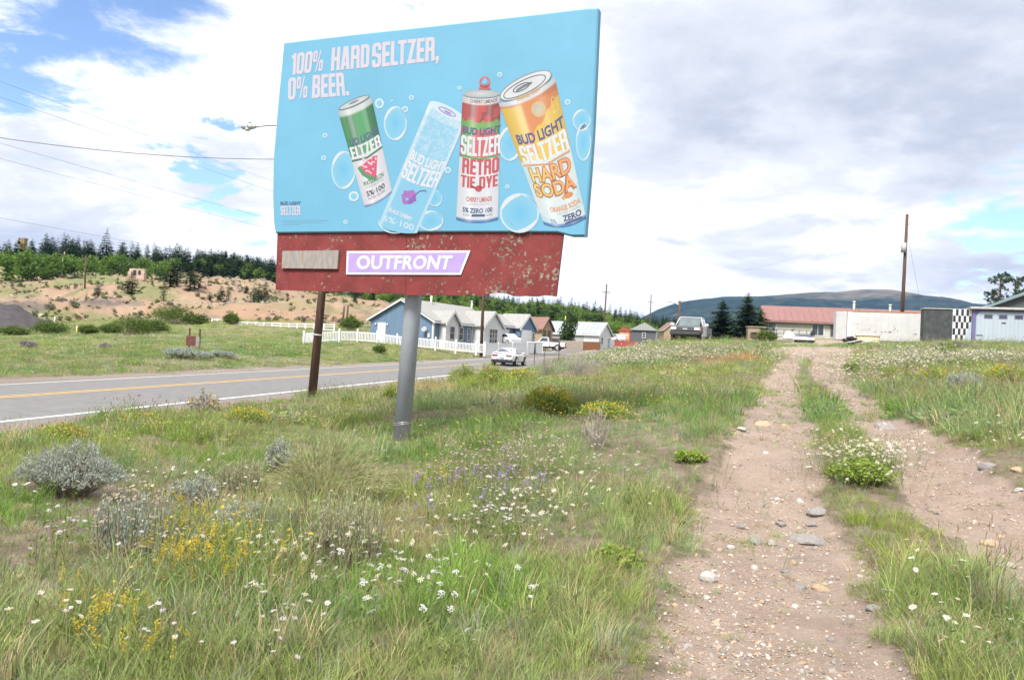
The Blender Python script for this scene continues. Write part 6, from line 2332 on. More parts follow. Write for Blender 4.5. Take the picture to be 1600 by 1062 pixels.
def blades(r_, n, h0, h1, spread, width, lean, heads=0.0, tipc=0.0, seg=3, upright=False):
    V_, F_, T_p = [], [], []
    for k in range(n):
        a = r_.uniform(0, 6.283)
        rad_ = spread * math.sqrt(r_.random())
        bx, by = rad_ * math.cos(a), rad_ * math.sin(a)
        h = r_.uniform(h0, h1)
        d = a + r_.gauss(0, .7)
        ln = lean * r_.uniform(.3, 1.5) * h
        dx, dy = math.cos(d), math.sin(d)
        wa = r_.uniform(0, 3.1416)
        wx, wy = math.cos(wa) * width / 2, math.sin(wa) * width / 2
        hd = r_.random() < heads
        b0 = len(V_)
        for s_ in range(seg):
            t = s_ / seg
            ww = 1 - .55 * t
            cx, cyy, cz = bx + dx * ln * t * t, by + dy * ln * t * t, h * t * (1 - .10 * lean * t)
            V_ += [(cx - wx * ww, cyy - wy * ww, cz), (cx + wx * ww, cyy + wy * ww, cz)]
            T_p += [tipc * t * t] * 2
        V_.append((bx + dx * ln, by + dy * ln, h * (1 - .10 * lean)))
        T_p.append(1.0 if hd else tipc)
        for s_ in range(seg - 1):
            F_.append((b0 + 2 * s_, b0 + 2 * s_ + 1, b0 + 2 * s_ + 3, b0 + 2 * s_ + 2))
        F_.append((b0 + 2 * seg - 2, b0 + 2 * seg - 1, b0 + 2 * seg))
        if hd:
            tx, ty, tz = V_[-1]
            b1 = len(V_)
            hh, hw = r_.uniform(.04, .075), width * 1.5
            ux, uy = dx * .25 * lean, dy * .25 * lean
            V_ += [(tx, ty, tz - .005), (tx + wx / width * hw + ux * hh * .5, ty + wy / width * hw + uy * hh * .5, tz + hh * .5), (tx + ux * hh, ty + uy * hh, tz + hh), (tx - wx / width * hw + ux * hh * .5, ty - wy / width * hw + uy * hh * .5, tz + hh * .5)]
            T_p += [1.0] * 4
            F_.append((b1, b1 + 1, b1 + 2, b1 + 3))
    return V_, F_, T_p


def leafy(r_, n, rad_, h, size, elong=2.0):
    """low forb: many small leaves on short stems"""
    V_, F_ = [], []
    for k in range(n):
        a, q3 = r_.uniform(0, 6.283), rad_ * math.sqrt(r_.random())
        c = Vector((q3 * math.cos(a), q3 * math.sin(a), h * r_.random() * (1 - .5 * q3 / rad_)))
        d = Vector((math.cos(a) + r_.gauss(0, .5), math.sin(a) + r_.gauss(0, .5), r_.uniform(.1, 1.3))).normalized()
        s_ = d.orthogonal().normalized()
        s_ = Matrix.Rotation(r_.uniform(0, 6.28), 3, d) @ s_
        ln, wd = size * elong * r_.uniform(.6, 1.3), size * .5
        b0 = len(V_)
        V_ += [tuple(c), tuple(c + d * ln * .5 + s_ * wd), tuple(c + d * ln), tuple(c + d * ln * .5 - s_ * wd)]
        F_.append((b0, b0 + 1, b0 + 2, b0 + 3))
    return V_, F_


rs = random.Random(11)
GSRC = []
GSRC.append(raw('short_tuft', *blades(rs, 26, .07, .20, .12, .0085, .55)[:2], GRASS))                                 # 0 short
GSRC.append(raw('short_tuft', *blades(rs, 24, .08, .24, .14, .0085, .75)[:2], GRASS))                                  # 1 short, lying
v_, f_, t_ = blades(rs, 22, .16, .36, .10, .0080, .40, .05, .0); GSRC.append(raw('mid_tuft', v_, f_, GRASS, t_))       # 2 mid
v_, f_, t_ = blades(rs, 20, .18, .42, .11, .0075, .55, .12, .15); GSRC.append(raw('mid_tuft', v_, f_, GRASS, t_))      # 3 mid
v_, f_, t_ = blades(rs, 12, .30, .58, .10, .006, .30, .55, .3); GSRC.append(raw('tall_tuft', v_, f_, GRASS, t_))      # 4 tall seed heads
v_, f_, t_ = blades(rs, 14, .20, .50, .15, .0055, .9, .25, .6); GSRC.append(raw('dry_tuft', v_, f_, GRASS, t_))        # 5 dry wisps
GSRC.append(raw('forb', *leafy(rs, 46, .14, .10, .022), FORB))                                                        # 6 low leafy forb
GSRC.append(raw('litter', *blades(rs, 26, .02, .07, .18, .006, 3.5)[:2], GRASS))                                      # 7 flattened litter
v_, f_, t_ = blades(rs, 30, .14, .36, .30, .016, .5, .06, .1); GSRC.append(raw('far_tuft', v_, f_, GRASS, t_))         # 8 far clump, broad
v_, f_, t_ = blades(rs, 26, .16, .50, .34, .014, .6, .3, .35); GSRC.append(raw('far_tall_tuft', v_, f_, GRASS, t_))    # 9 far tall clump
GSRC.append(raw('far_forb', *leafy(rs, 60, .35, .22, .05), FORB))                                                     # 10 far leafy

GREEN, YGREEN, GGREEN, DRY, LUSH, RUST, SAGEC = map(np.array, ((.082, .140, .034), (.136, .168, .052), (.115, .162, .085), (.26, .215, .125), (.060, .138, .020), (.26, .140, .062), (.155, .175, .13)))
ZONES = [  # px, py, rx, ry, tint, weight, height factor
    (230, 700, 190, 36, np.array([.120, .165, .035]), .75, 1.15), (560, 930, 330, 90, LUSH * 1.15, .55, 1.05), (120, 800, 140, 50, LUSH, .7, 1.0), (1400, 830, 120, 70, np.array([.125, .165, .025]), .85, 1.0),
    (1500, 990, 120, 70, GREEN, .5, .8), (1120, 563, 70, 9, RUST, .9, 1.1), (1000, 700, 150, 50, GGREEN * np.array([.95, 1.05, .9]), .6, 1.1), (1550, 650, 110, 38, np.array([.10, .155, .060]), .75, 1.2),
    (760, 600, 60, 18, np.array([.12, .18, .02]), .8, 1.4), (960, 860, 60, 22, LUSH, .7, .9), (1080, 710, 30, 14, LUSH, .8, .8), (640, 840, 70, 40, DRY * .8, .65, .35),
    (700, 640, 120, 24, GGREEN, .5, 1.1), (660, 612, 60, 14, DRY * np.array([1, .92, .8]), .7, 1.1), (420, 690, 120, 26, YGREEN, .6, 1.2), (1240, 615, 34, 30, YGREEN, .6, .7), (1300, 690, 50, 40, YGREEN, .5, .8),
    (60, 950, 90, 50, DRY * .75, .4, .6), (880, 790, 100, 40, GGREEN, .4, .9), (1060, 900, 60, 60, GGREEN * 1.1, .5, .55), (1000, 1000, 90, 60, YGREEN * .9, .5, .6), (1180, 585, 40, 20, YGREEN, .4, .8)]


GRASS_GAIN = 2.15


def grow(N_, r0, r1, s0, s1, dens_pow):
    """candidates with density falling with range"""
    u = rng.random(N_)
    k = 2 - dens_pow
    r = (r0 ** k + u * (r1 ** k - r0 ** k)) ** (1 / k)
    s = np.radians(rng.uniform(s0, s1, N_))
    return r * np.sin(s), r * np.cos(s), r


CLEAR = []
for px_, py_, w_ in ((108, 772, 165), (500, 785, 150), (538, 885, 135), (205, 872, 130), (538, 905, 90), (858, 650, 80), (436, 738, 50), (375, 838, 90), (1506, 622, 44), (932, 702, 40), (905, 590, 80), (640, 800, 70), (629, 684, 46), (300, 800, 70), (440, 838, 60), (318, 657, 50)):
    p_ = G1(px_, py_ - 8)
    CLEAR.append((p_[0], p_[1], w_ * float((p_ - CAM) @ CF) / 2400))


def grass_points(N_, r0, r1, s0, s1, pw, far=False, low=False):
    x, y, r = grow(N_, r0, r1, s0, s1, pw)
    z, rt, e, _, _ = H(x, y, True)
    px, py, pd_ = proj(np.stack([x, y, z], -1))
    keep = rng.random(N_) > np.clip(rt * (1.35 if not low else 1.12), 0, .995 if not low else .985)
    keep &= (np.abs(e) > 5.6 + 1.3 * fbm(x * .5, y * .5, 61) * 2) | (y > 188)
    inrut = rt > .25
    tuftin = (fbm(x * 2.2, y * 2.2, 83) + .5 > .64) & (rng.random(N_) < .55)
    keep |= tuftin & (rt > .2) & (rng.random(N_) < .8)
    for (sx, sy, sr_) in CLEAR:
        keep &= np.hypot(x - sx, (y - sy) * .9) > sr_ * rng.uniform(.75, 1.1, N_)
    big = fbm(x * .22, y * .22, 70) + .5
    mid = fbm(x * .9, y * .9, 71) + .5
    # thin bare patches
    if not low:
        keep &= rng.random(N_) < np.clip(1.45 - 1.5 * sstep(fbm(x * .75, y * .75, 75) + .5, .50, .70), .26, 1)
    tint = GREEN[None] * (1 - sstep(big, .35, .65))[:, None] + YGREEN[None] * sstep(big, .35, .65)[:, None]
    tint = tint * (1 - .6 * sstep(mid, .45, .75))[:, None] + GGREEN[None] * (.6 * sstep(mid, .45, .75))[:, None]
    hf = .75 + .5 * mid
    for (cx, cyy, rx, ry, c, w_, h_) in ZONES:
        q3 = np.hypot((px - cx) / rx, (py - cyy) / ry) + (mid - .5) * .8
        k = (1 - sstep(q3, .6, 1.15)) * w_ * (pd_ > 0)
        tint = tint * (1 - k)[:, None] + c[None] * k[:, None]
        hf = hf * (1 - k) + h_ * k
    # short and thin beside the ruts
    near_rut = sstep(rt, .02, .3)
    hf = hf * (1 - .55 * near_rut)
    g = rng.random(N_)
    dry = g < .07 + .08 * sstep(mid, .4, .8)
    tint[dry] = DRY * rng.uniform(.65, 1.1, (dry.sum(), 1))
    sg = (g > .90)
    tint[sg] = SAGEC * rng.uniform(.7, 1.05, (sg.sum(), 1))
    idx = np.full(N_, 0)
    v = rng.random(N_)
    if low:
        idx = np.select([v < .34, v < .66, v < .80], [0, 1, 6], 7)
        hf = .42 + .3 * mid
        brown = rng.random(N_) < .30
        tint[brown] = DRY * rng.uniform(.5, .95, (brown.sum(), 1))
    elif not far:
        idx = np.select([v < .28, v < .48, v < .68, v < .84, v < .885, v < .92, v < .955], [0, 1, 2, 3, 4, 5, 6], 7)
        idx[dry & (v < .5)] = 5
        idx[inrut] = np.where(v[inrut] < .6, 7, 1)
    else:
        idx = np.select([v < .52, v < .86], [8, 9], 10)
    hf = hf * (.42 + .85 * sstep(fbm(x * .55 + 9, y * .55, 88) + .5, .3, .72))
    sc = hf * rng.uniform(.7, 1.35, N_) * (.70 if not far else .66)
    if not far:
        sc *= 1 + .12 * sstep(r, 6, 16)
        sc *= (.52 + .48 * sstep(r, 2.2, 6.5))
    scl = np.stack([sc * rng.uniform(.9, 1.25, N_), sc * rng.uniform(.9, 1.25, N_), sc * rng.uniform(.8, 1.2, N_)], -1)
    rot = np.stack([rng.normal(0, .10, N_), rng.normal(0, .10, N_), rng.uniform(0, 6.283, N_)], -1)
    tint = tint * rng.uniform(.78, 1.22, (N_, 1)) * GRASS_GAIN
    return [a[keep] for a in (np.stack([x, y, z - .01], -1), rot, scl, idx, tint)]


near_g = grass_points(NG_NEAR, 1.7, 17, -46, 50, 1.25)
mid_g = grass_points(NG_MID, 14, 62, -46, 48, 1.3, far=True)
low_g = grass_points(38000, 1.7, 24, -46, 50, 1.25, low=True)
far_g = grass_points(NG_FAR, 55, 135, -46, 6, 1.4, far=True)
far_g[2] *= 1.9
far_g[2][:, 2] *= .55
scatter('meadow_grass', GSRC, *[np.concatenate(t_) for t_ in zip(near_g, mid_g, low_g)], label='tall mixed meadow grass and weeds in the foreground')
scatter('far_grass', GSRC, *far_g, label='rough meadow grass beyond the road')
# ================================================================== SHRUBS, FLOWERS, STONES
BARK = M('grey_bark', (.20, .165, .13), .9, .25, 8, .4)
SAGE = leaf_mat('sage_leaf', (.29, .33, .28), (.40, .44, .38), .35)
SAGE_OL = leaf_mat('olive_sage_leaf', (.33, .35, .20), (.45, .46, .29), .4)
RABBIT = leaf_mat('rabbitbrush_stem', (.31, .335, .16), (.46, .46, .26), .4)
RABG = leaf_mat('green_rabbitbrush_stem', (.18, .27, .045), (.31, .38, .09), .35)
DEADT = leaf_mat('dead_twig', (.26, .225, .19), (.42, .37, .32), .1)
PURPT = leaf_mat('grey_purple_twig', (.28, .25, .245), (.38, .35, .33), .15)
WILLOW = leaf_mat('willow_leaf', (.075, .125, .028), (.15, .20, .06), .35)
YELF = leaf_mat('yellow_flower', (.46, .34, .03), (.52, .42, .07), .3)
WHITF = leaf_mat('white_petal', (.50, .50, .50), (.60, .60, .61), .3)
LILF = leaf_mat('lilac_petal', (.42, .39, .50), (.52, .50, .57), .3)
PURF = leaf_mat('purple_flower', (.25, .17, .42), (.35, .27, .50), .3)
STEMG = leaf_mat('flower_stem', (.13, .19, .05), (.20, .25, .09), .3)
DISC = M('yellow_disc', (.62, .40, .04), .8, .1, 30)
SPIKE = leaf_mat('tan_spike', (.33, .27, .20), (.42, .35, .27), .25)


class TM:
    """loose small faces: stems as ribbons, leaves as kites"""
    def __init__(s):
        s.v, s.f, s.m = [], [], []

    def ribbon(s, pts, w0, w1, mi=0, wa=None):
        wa = random.uniform(0, 3.14) if wa is None else wa
        wx, wy = math.cos(wa) / 2, math.sin(wa) / 2
        b = len(s.v); n = len(pts)
        for i, p in enumerate(pts):
            w_ = w0 + (w1 - w0) * i / (n - 1)
            s.v += [(p[0] - wx * w_, p[1] - wy * w_, p[2]), (p[0] + wx * w_, p[1] + wy * w_, p[2])]
        for i in range(n - 1):
            s.f.append((b + 2 * i, b + 2 * i + 1, b + 2 * i + 3, b + 2 * i + 2)); s.m.append(mi)

    def leaf(s, c, d, ln, wd, mi=0):
        c, d = Vector(c), Vector(d).normalized()
        o = d.orthogonal().normalized()
        o = Matrix.Rotation(random.uniform(0, 6.28), 3, d) @ o
        b = len(s.v)
        s.v += [tuple(c), tuple(c + d * ln * .5 + o * wd), tuple(c + d * ln), tuple(c + d * ln * .5 - o * wd)]
        s.f.append((b, b + 1, b + 2, b + 3)); s.m.append(mi)

    def data(s, name, mats):
        me = bpy.data.meshes.new(name)
        me.from_pydata(s.v, [], s.f)
        for m_ in mats:
            me.materials.append(m_)
        if s.f:
            me.polygons.foreach_set('material_index', s.m)
        me.update()
        return me


def bush_meshes(seed, w_, h_, dep, n, style, leafm, fl=None):
    """(stems mesh, foliage mesh) for a shrub w_ wide, dep deep, h_ high. style: sage / spray / spike / twig / leafy"""
    random.seed(seed)
    st_, fo = TM(), TM()
    lean_dir = .0
    for k in range(n):
        a = random.uniform(0, 6.283)
        q3 = math.sqrt(random.random())
        tx, ty = w_ / 2 * q3 * math.cos(a), dep / 2 * q3 * math.sin(a)
        if style == 'spike':
            top = Vector((tx, ty, h_ * random.uniform(.60, 1.0) * (1 - .15 * q3)))
            base_ = Vector((tx * .85, ty * .85, 0))
        elif style == 'spray':
            top = Vector((tx * 1.05 + .10 * w_, ty, h_ * random.uniform(.55, 1.0) * (1 - .62 * q3 ** 2)))
            base_ = Vector((tx * .22, ty * .22, 0))
        else:
            dome = math.sqrt(max(0, 1 - q3 ** 2 * .85))
            lump = .72 + .5 * float(vnoise(np.array([tx * 4 / w_ + seed]), np.array([ty * 4 / dep]), 9)[0])
            top = Vector((tx, ty, h_ * dome * random.uniform(.72, 1.0) * lump))
            base_ = Vector((tx * .30, ty * .30, 0))
        mid_ = base_.lerp(top, .5) + Vector((random.gauss(0, .03) * w_, random.gauss(0, .03) * w_, h_ * .08))
        if style == 'spray':
            mid_ = base_.lerp(top, .45) + Vector((0, 0, h_ * .16))
        pts = [base_, base_.lerp(mid_, .6), mid_, mid_.lerp(top, .55) + Vector((0, 0, h_ * .015)), top]
        wd0 = .010 if style != 'twig' else .012
        st_.ribbon(pts, wd0, .004)
        if style == 'twig':
            for j in range(5):
                p = mid_.lerp(top, random.random())
                fo.ribbon([p, p + Vector((random.gauss(0, .1) * w_, random.gauss(0, .1) * w_, random.uniform(.05, .28) * h_))], .006, .003)
            continue
        if style == 'leafy':
            for j in range(11):
                p = pts[random.randint(1, 3)].lerp(top, random.random()) + Vector([random.gauss(0, .05) * w_ for _ in range(3)])
                fo.leaf(p, (random.gauss(0, 1), random.gauss(0, 1), random.gauss(.4, .6)), LEAF * random.uniform(.6, 1.3), LEAF * .28)
            continue
        if style == 'spray':
            for j in range(12):
                t = random.uniform(.35, 1)
                p = mid_.lerp(top, (t - .35) / .65)
                d = (top - mid_).normalized() + Vector((random.gauss(0, .28), random.gauss(0, .28), random.gauss(.15, .2)))
                fo.leaf(p, d, random.uniform(.04, .085), .0058)
            for j in range(3):
                p = mid_.lerp(top, random.uniform(.1, .6))
                q4 = top + Vector((random.gauss(0, .05) * w_, random.gauss(0, .05) * w_, random.gauss(0, .05) * h_))
                fo.ribbon([p, p.lerp(q4, .5), q4], .006, .0035)
            continue
        for j in range(15 if style == 'sage' else 22):
            t = random.random() ** (.6 if style == 'sage' else .8)
            p = (base_.lerp(mid_, .4)).lerp(top, t) if style == 'spike' else mid_.lerp(top, t)
            p = p + Vector([random.gauss(0, .012) for _ in range(3)])
            sd = .8 if style == 'sage' else .32
            d = Vector((random.gauss(0, sd), random.gauss(0, sd), .9 if style == 'sage' else 1.3))
            fo.leaf(p, d, random.uniform(.022, .045) * BL, .0052 * BL)
    if fl:
        fr_ = TM()
        for k in range(fl[1]):
            a = random.uniform(0, 6.283); q3 = math.sqrt(random.random())
            dome = math.sqrt(max(0, 1 - q3 ** 2 * .8))
            c = Vector((w_ / 2 * q3 * math.cos(a), dep / 2 * q3 * math.sin(a), h_ * dome * random.uniform(.86, 1.08)))
            for j in range(4):
                fr_.leaf(c + Vector([random.gauss(0, .012) for _ in range(3)]), (random.gauss(0, 1), random.gauss(0, 1), random.gauss(.8, .5)), random.uniform(.016, .034) * BL, .008 * BL)
        return st_, fo, fr_
    return st_, fo, None


BL = 1.0
LEAF = .08


def shrub(name, cat, label, px, py, wpx, hpx, n, style, leafm, stem=None, seed=None, fl=None, deep=.8, group=None, d=None):
    global BL, LEAF
    if d is None:
        b = G1(px, py); d = float((b - CAM) @ CF)
    else:
        b = at(px, d)
    k = d / 1200
    BL = max(1.0, d / 9)
    LEAF = max(.05, .0022 * d)
    w_, h_ = wpx * k, hpx * k
    st_, fo, fr_ = bush_meshes(seed or int(px * 7 + py), w_, h_, w_ * deep, n, style, leafm, fl)
    o = empty(name, b, random.uniform(-.3, .3), label, cat, group)
    link(bpy.data.objects.new('stems', st_.data('stems', [stem or BARK])), o)
    link(bpy.data.objects.new('foliage' if style != 'twig' else 'twigs', fo.data('foliage', [leafm])), o)
    if fr_:
        link(bpy.data.objects.new('blossom', fr_.data('blossom', [fl[0]])), o)
    return o


shrub('sagebrush', 'shrub', 'wide grey-blue sagebrush at the left edge below the road shoulder', 108, 772, 185, 78, 420, 'sage', SAGE)
shrub('rabbitbrush', 'shrub', 'large sprawling rabbitbrush with long pale arching stems, left of the steel pole', 500, 790, 215, 132, 230, 'spray', RABBIT, RABBIT)
shrub('sagebrush', 'shrub', 'small grey sagebrush tucked against the left flank of the sprawling rabbitbrush', 436, 738, 52, 52, 120, 'sage', SAGE)
shrub('sagebrush', 'shrub', 'olive sagebrush of upright spikes just below the sprawling rabbitbrush', 538, 884, 135, 122, 105, 'spike', SAGE_OL)
shrub('sagebrush', 'shrub', 'pale sagebrush with tan upright spikes among the daisies on the left', 205, 872, 128, 112, 85, 'spike', SAGE, fl=(SPIKE, 110))
shrub('sagebrush', 'shrub', 'low grey sagebrush behind the yellow goldenrod patch', 375, 838, 110, 60, 130, 'sage', SAGE)
shrub('sagebrush', 'shrub', 'thin sagebrush at the left end of the rabbitbrush, low in the grass', 375, 770, 80, 60, 90, 'spike', SAGE_OL)
shrub('dry_brush', 'shrub', 'grey dry brush with yellowish tips on the road shoulder left of the lamp pole', 318, 657, 58, 44, 110, 'sage', PURPT, fl=(YELF, 40))
shrub('rabbitbrush', 'shrub', 'round green rabbitbrush crowned with yellow bloom, right of the steel pole', 858, 650, 86, 44, 300, 'leafy', RABG, fl=(YELF, 130))
shrub('rabbitbrush', 'shrub', 'low green rabbitbrush with scattered yellow bloom beside the crowned one', 945, 654, 80, 26, 120, 'leafy', RABG, fl=(YELF, 60))
shrub('dead_brush', 'shrub', 'bare dead grey brush in the middle of the meadow', 932, 702, 58, 62, 60, 'twig', DEADT, DEADT)
shrub('grey_brush', 'shrub', 'hazy grey-purple brush behind the tall dark post', 905, 590, 92, 42, 170, 'twig', PURPT, PURPT)
shrub('grey_brush', 'shrub', 'smaller tan-grey brush between the two tall dark posts', 856, 586, 46, 30, 90, 'twig', PURPT, PURPT)
shrub('rabbitbrush', 'shrub', 'tall bright green rabbitbrush just left of the silver car', 722, 604, 52, 38, 200, 'leafy', RABG)
shrub('rabbitbrush', 'shrub', 'bright green rabbitbrush below the silver car', 768, 606, 60, 36, 200, 'leafy', RABG, fl=(YELF, 20))
shrub('rabbitbrush', 'shrub', 'dark green clump right behind the steel pole', 610, 630, 28, 34, 90, 'leafy', RABG)
shrub('rabbitbrush', 'shrub', 'low yellow-flowered clump left of the grey-purple brush', 815, 602, 46, 26, 110, 'leafy', RABG, fl=(YELF, 30))
shrub('sagebrush', 'shrub', 'pale blue-grey sagebrush upright on the right bank', 1506, 622, 54, 42, 150, 'spike', SAGE)
shrub('rabbitbrush', 'shrub', 'yellow-green rabbitbrush left of the pale sagebrush on the right bank', 1462, 604, 76, 30, 200, 'leafy', RABG, fl=(YELF, 30))
shrub('rabbitbrush', 'shrub', 'small bright green clump at the top right edge of the track', 1330, 581, 27, 17, 80, 'leafy', RABG)
shrub('rabbitbrush', 'shrub', 'yellow-green clump between the track top and the white trailer', 1398, 594, 52, 22, 120, 'leafy', RABG)
shrub('rabbitbrush', 'shrub', 'yellow-tipped rabbitbrush at the far right of the bank', 1575, 600, 70, 30, 150, 'leafy', RABG, fl=(YELF, 40))
shrub('rabbitbrush', 'shrub', 'green clump growing at the edge of the lumber heap', 1482, 556, 24, 22, 80, 'leafy', RABG)
shrub('rabbitbrush', 'shrub', 'yellow-flowered brush at the left roadside edge of the meadow', 95, 690, 70, 28, 110, 'leafy', RABG, fl=(YELF, 60))
shrub('rabbitbrush', 'shrub', 'yellow-flowered brush along the road shoulder left of the dry brush', 225, 668, 80, 22, 110, 'leafy', RABG, fl=(YELF, 70))
shrub('rabbitbrush', 'shrub', 'yellow-flowered brush between the dry brush and the lamp pole', 385, 664, 72, 26, 110, 'leafy', RABG, fl=(YELF, 70))
shrub('rabbitbrush', 'shrub', 'low green clump in the grass at the left edge of the track', 1195, 732 - 20, 44, 26, 100, 'leafy', RABG) if False else None
shrub('green_forb', 'plant', 'fresh green leafy clump in the grass left of the track', 1078, 722, 50, 17, 80, 'leafy', RABG)
shrub('green_forb', 'plant', 'fresh green leafy clump low in the grass near the lower track edge', 966, 882, 84, 22, 90, 'leafy', RABG)
shrub('green_forb', 'plant', 'leafy green clump full of white flowers on the strip between the ruts', 1345, 752, 100, 34, 170, 'leafy', RABG, deep=1.0)
shrub('sagebrush', 'shrub', 'grey-green sagebrush between the goldenrod and the sprawling rabbitbrush', 300, 800, 90, 62, 110, 'sage', SAGE)
shrub('sagebrush', 'shrub', 'thin olive sagebrush directly below the sprawling rabbitbrush', 440, 838, 90, 62, 70, 'spike', SAGE_OL)
# beyond the road
shrub('sagebrush', 'shrub', 'long low grey-blue sagebrush before the rust-red box', 290, 561, 84, 17, 260, 'sage', SAGE, deep=.5)
shrub('sagebrush', 'shrub', 'grey sagebrush right of the rust-red box', 345, 560, 56, 11, 120, 'sage', SAGE, deep=.5)
shrub('sagebrush', 'shrub', 'small dark sagebrush at the far left of the road meadow', 45, 545, 26, 12, 90, 'sage', PURPT, deep=.6)
shrub('sagebrush', 'shrub', 'faint grey sagebrush in the middle of the left meadow', 165, 546, 22, 8, 60, 'sage', PURPT, deep=.6)
shrub('willow', 'shrub', 'rounded green bush inside the picket-fence meadow', 593, 552, 22, 13, 120, 'leafy', WILLOW)
for (px, py, w_, h_, lab) in ((205, 524, 64, 30, 'green willow bush right of the yellow-green marker post'), (268, 514, 74, 33, 'tall round willow clump, highest of the meadow willows'), (238, 520, 50, 22, 'grey-green willow bush between two larger ones'),
                              (78, 521, 58, 18, 'low bright green willow below the white marker post'), (138, 522, 34, 15, 'small dark green willow right of the yellow marker post'), (22, 523, 46, 12, 'low green willow at the left edge of the view'),
                              (360, 508, 27, 17, 'round willow behind the white ranch rail'), (305, 507, 40, 15, 'low willow left of the ranch rail fence'), (547, 516, 34, 22, 'olive bush by the two brown posts'), (173, 520, 40, 14, 'low willow between two marker posts'),
                              (1197, 531, 32, 18, 'yellow-green bush beside the porch railing')):
    shrub('willow', 'shrub', lab, px, py, w_, h_, 240, 'leafy', WILLOW, deep=.7, d=None if px < 600 and py > 515 else (112. if px < 600 else 78.))

# ------------------------------------------------------------------ flowers
def rise(c, h):
    return [Vector(c), Vector(c) + Vector((random.gauss(0, .01), random.gauss(0, .01), h * .5)), Vector(c) + Vector((random.gauss(0, .03), random.gauss(0, .03), h))]


def head_mesh(seed, r, petm, kind):
    random.seed(seed)
    t = TM()
    if kind == 'daisy':
        n = 15
        for k in range(n):
            a = 2 * math.pi * k / n + random.gauss(0, .08)
            ln = r * random.uniform(.85, 1.1)
            dz = random.uniform(-.10, .25) * r
            wd = r * .19
            b = len(t.v)
            ca, sa_ = math.cos(a), math.sin(a)
            t.v += [(ca * r * .2, sa_ * r * .2, 0), (ca * ln * .65 - sa_ * wd, sa_ * ln * .65 + ca * wd, dz * .6), (ca * ln, sa_ * ln, dz), (ca * ln * .65 + sa_ * wd, sa_ * ln * .65 - ca * wd, dz * .6)]
            t.f.append((b, b + 1, b + 2, b + 3)); t.m.append(0)
        b = len(t.v); m_ = 8
        t.v += [(0, 0, r * .22)] + [(r * .30 * math.cos(q3), r * .30 * math.sin(q3), r * .06) for q3 in np.linspace(0, 6.283, m_, endpoint=False)]
        for k in range(m_):
            t.f.append((b, b + 1 + k, b + 1 + (k + 1) % m_)); t.m.append(1)
    elif kind == 'yarrow':
        for k in range(26):
            a, q3 = random.uniform(0, 6.28), r * math.sqrt(random.random()) * 1.1
            c = Vector((q3 * math.cos(a), q3 * math.sin(a), random.uniform(-.1, .1) * r - .3 * q3 * q3 / r))
            s_ = r * .20
            b = len(t.v)
            t.v += [tuple(c + Vector((s_ * math.cos(z), s_ * math.sin(z), random.gauss(0, .15) * s_))) for z in np.linspace(0, 6.283, 5, endpoint=False)]
            t.f.append(tuple(b + z for z in range(5))); t.m.append(0)
        b = len(t.v)
    elif kind == 'plume':
        for k in range(46):
            z = random.uniform(-2.6, 2.4) * r
            q3 = r * .55 * (1 - .3 * abs(z) / (2.6 * r)) * random.random()
            a = random.uniform(0, 6.28)
            t.leaf((q3 * math.cos(a), q3 * math.sin(a), z), (math.cos(a), math.sin(a), random.uniform(-.2, 1.2)), r * .55, r * .20)
    else:                                                             # tubular spike
        for k in range(22):
            z = -2.4 * r + k * r * .24
            a = k * 2.4
            t.leaf((.1 * r * math.cos(a), .1 * r * math.sin(a), z), (math.cos(a), math.sin(a), .55), r * random.uniform(.75, 1.0), r * .26)
    return t.data('flower_head', [petm, DISC])


HEADS = {'daisy': [head_mesh(k, .0185, WHITF, 'daisy') for k in range(3)], 'fleabane': [head_mesh(10 + k, .0170, LILF, 'daisy') for k in range(2)], 'yarrow': [head_mesh(20 + k, .0165, WHITF, 'yarrow') for k in range(2)],
         'goldenrod': [head_mesh(30 + k, .018, YELF, 'plume') for k in range(3)], 'penstemon': [head_mesh(40 + k, .018, PURF, 'spike') for k in range(2)]}


def plant_proto(kind, seed, nh, hmin, hmax, spread):
    random.seed(seed)
    t = TM(); tips = []
    for k in range(nh):
        a, q3 = random.uniform(0, 6.28), spread * math.sqrt(random.random())
        pts = rise((q3 * .4 * math.cos(a), q3 * .4 * math.sin(a), 0), random.uniform(hmin, hmax))
        pts[2] += Vector((q3 * .6 * math.cos(a), q3 * .6 * math.sin(a), 0))
        t.ribbon(pts, .005, .0035)
        tips.append(pts[2])
        for j in range(5):
            p = pts[0].lerp(pts[2], random.uniform(.05, .8))
            t.leaf(p, (random.gauss(0, 1), random.gauss(0, 1), 1.0), random.uniform(.03, .06), .006)
    return t.data('stem', [STEMG]), tips


NAMES = {'daisy': ('daisy_plant', 'daisy'), 'fleabane': ('fleabane_plant', 'fleabane'), 'yarrow': ('yarrow_plant', 'yarrow'), 'goldenrod': ('goldenrod_plant', 'goldenrod'), 'penstemon': ('penstemon_plant', 'wildflower')}
PROTO = {k: [plant_proto(k, 60 + i, *a) for i in range(4)] for k, a in (('daisy', (3, .20, .34, .12)), ('fleabane', (4, .19, .32, .12)), ('yarrow', (3, .24, .37, .11)), ('goldenrod', (5, .20, .38, .10)), ('penstemon', (3, .22, .36, .08)))}
FLAB = {
    'daisy': 'white yellow-centred daisies in the {}',
    'fleabane': 'pale lilac fleabane daisies in the {}',
    'yarrow': 'flat white flower clusters in the {}',
    'goldenrod': 'upright yellow flower plumes growing in the {}',
    'penstemon': 'purple flower spike standing in the {}'}
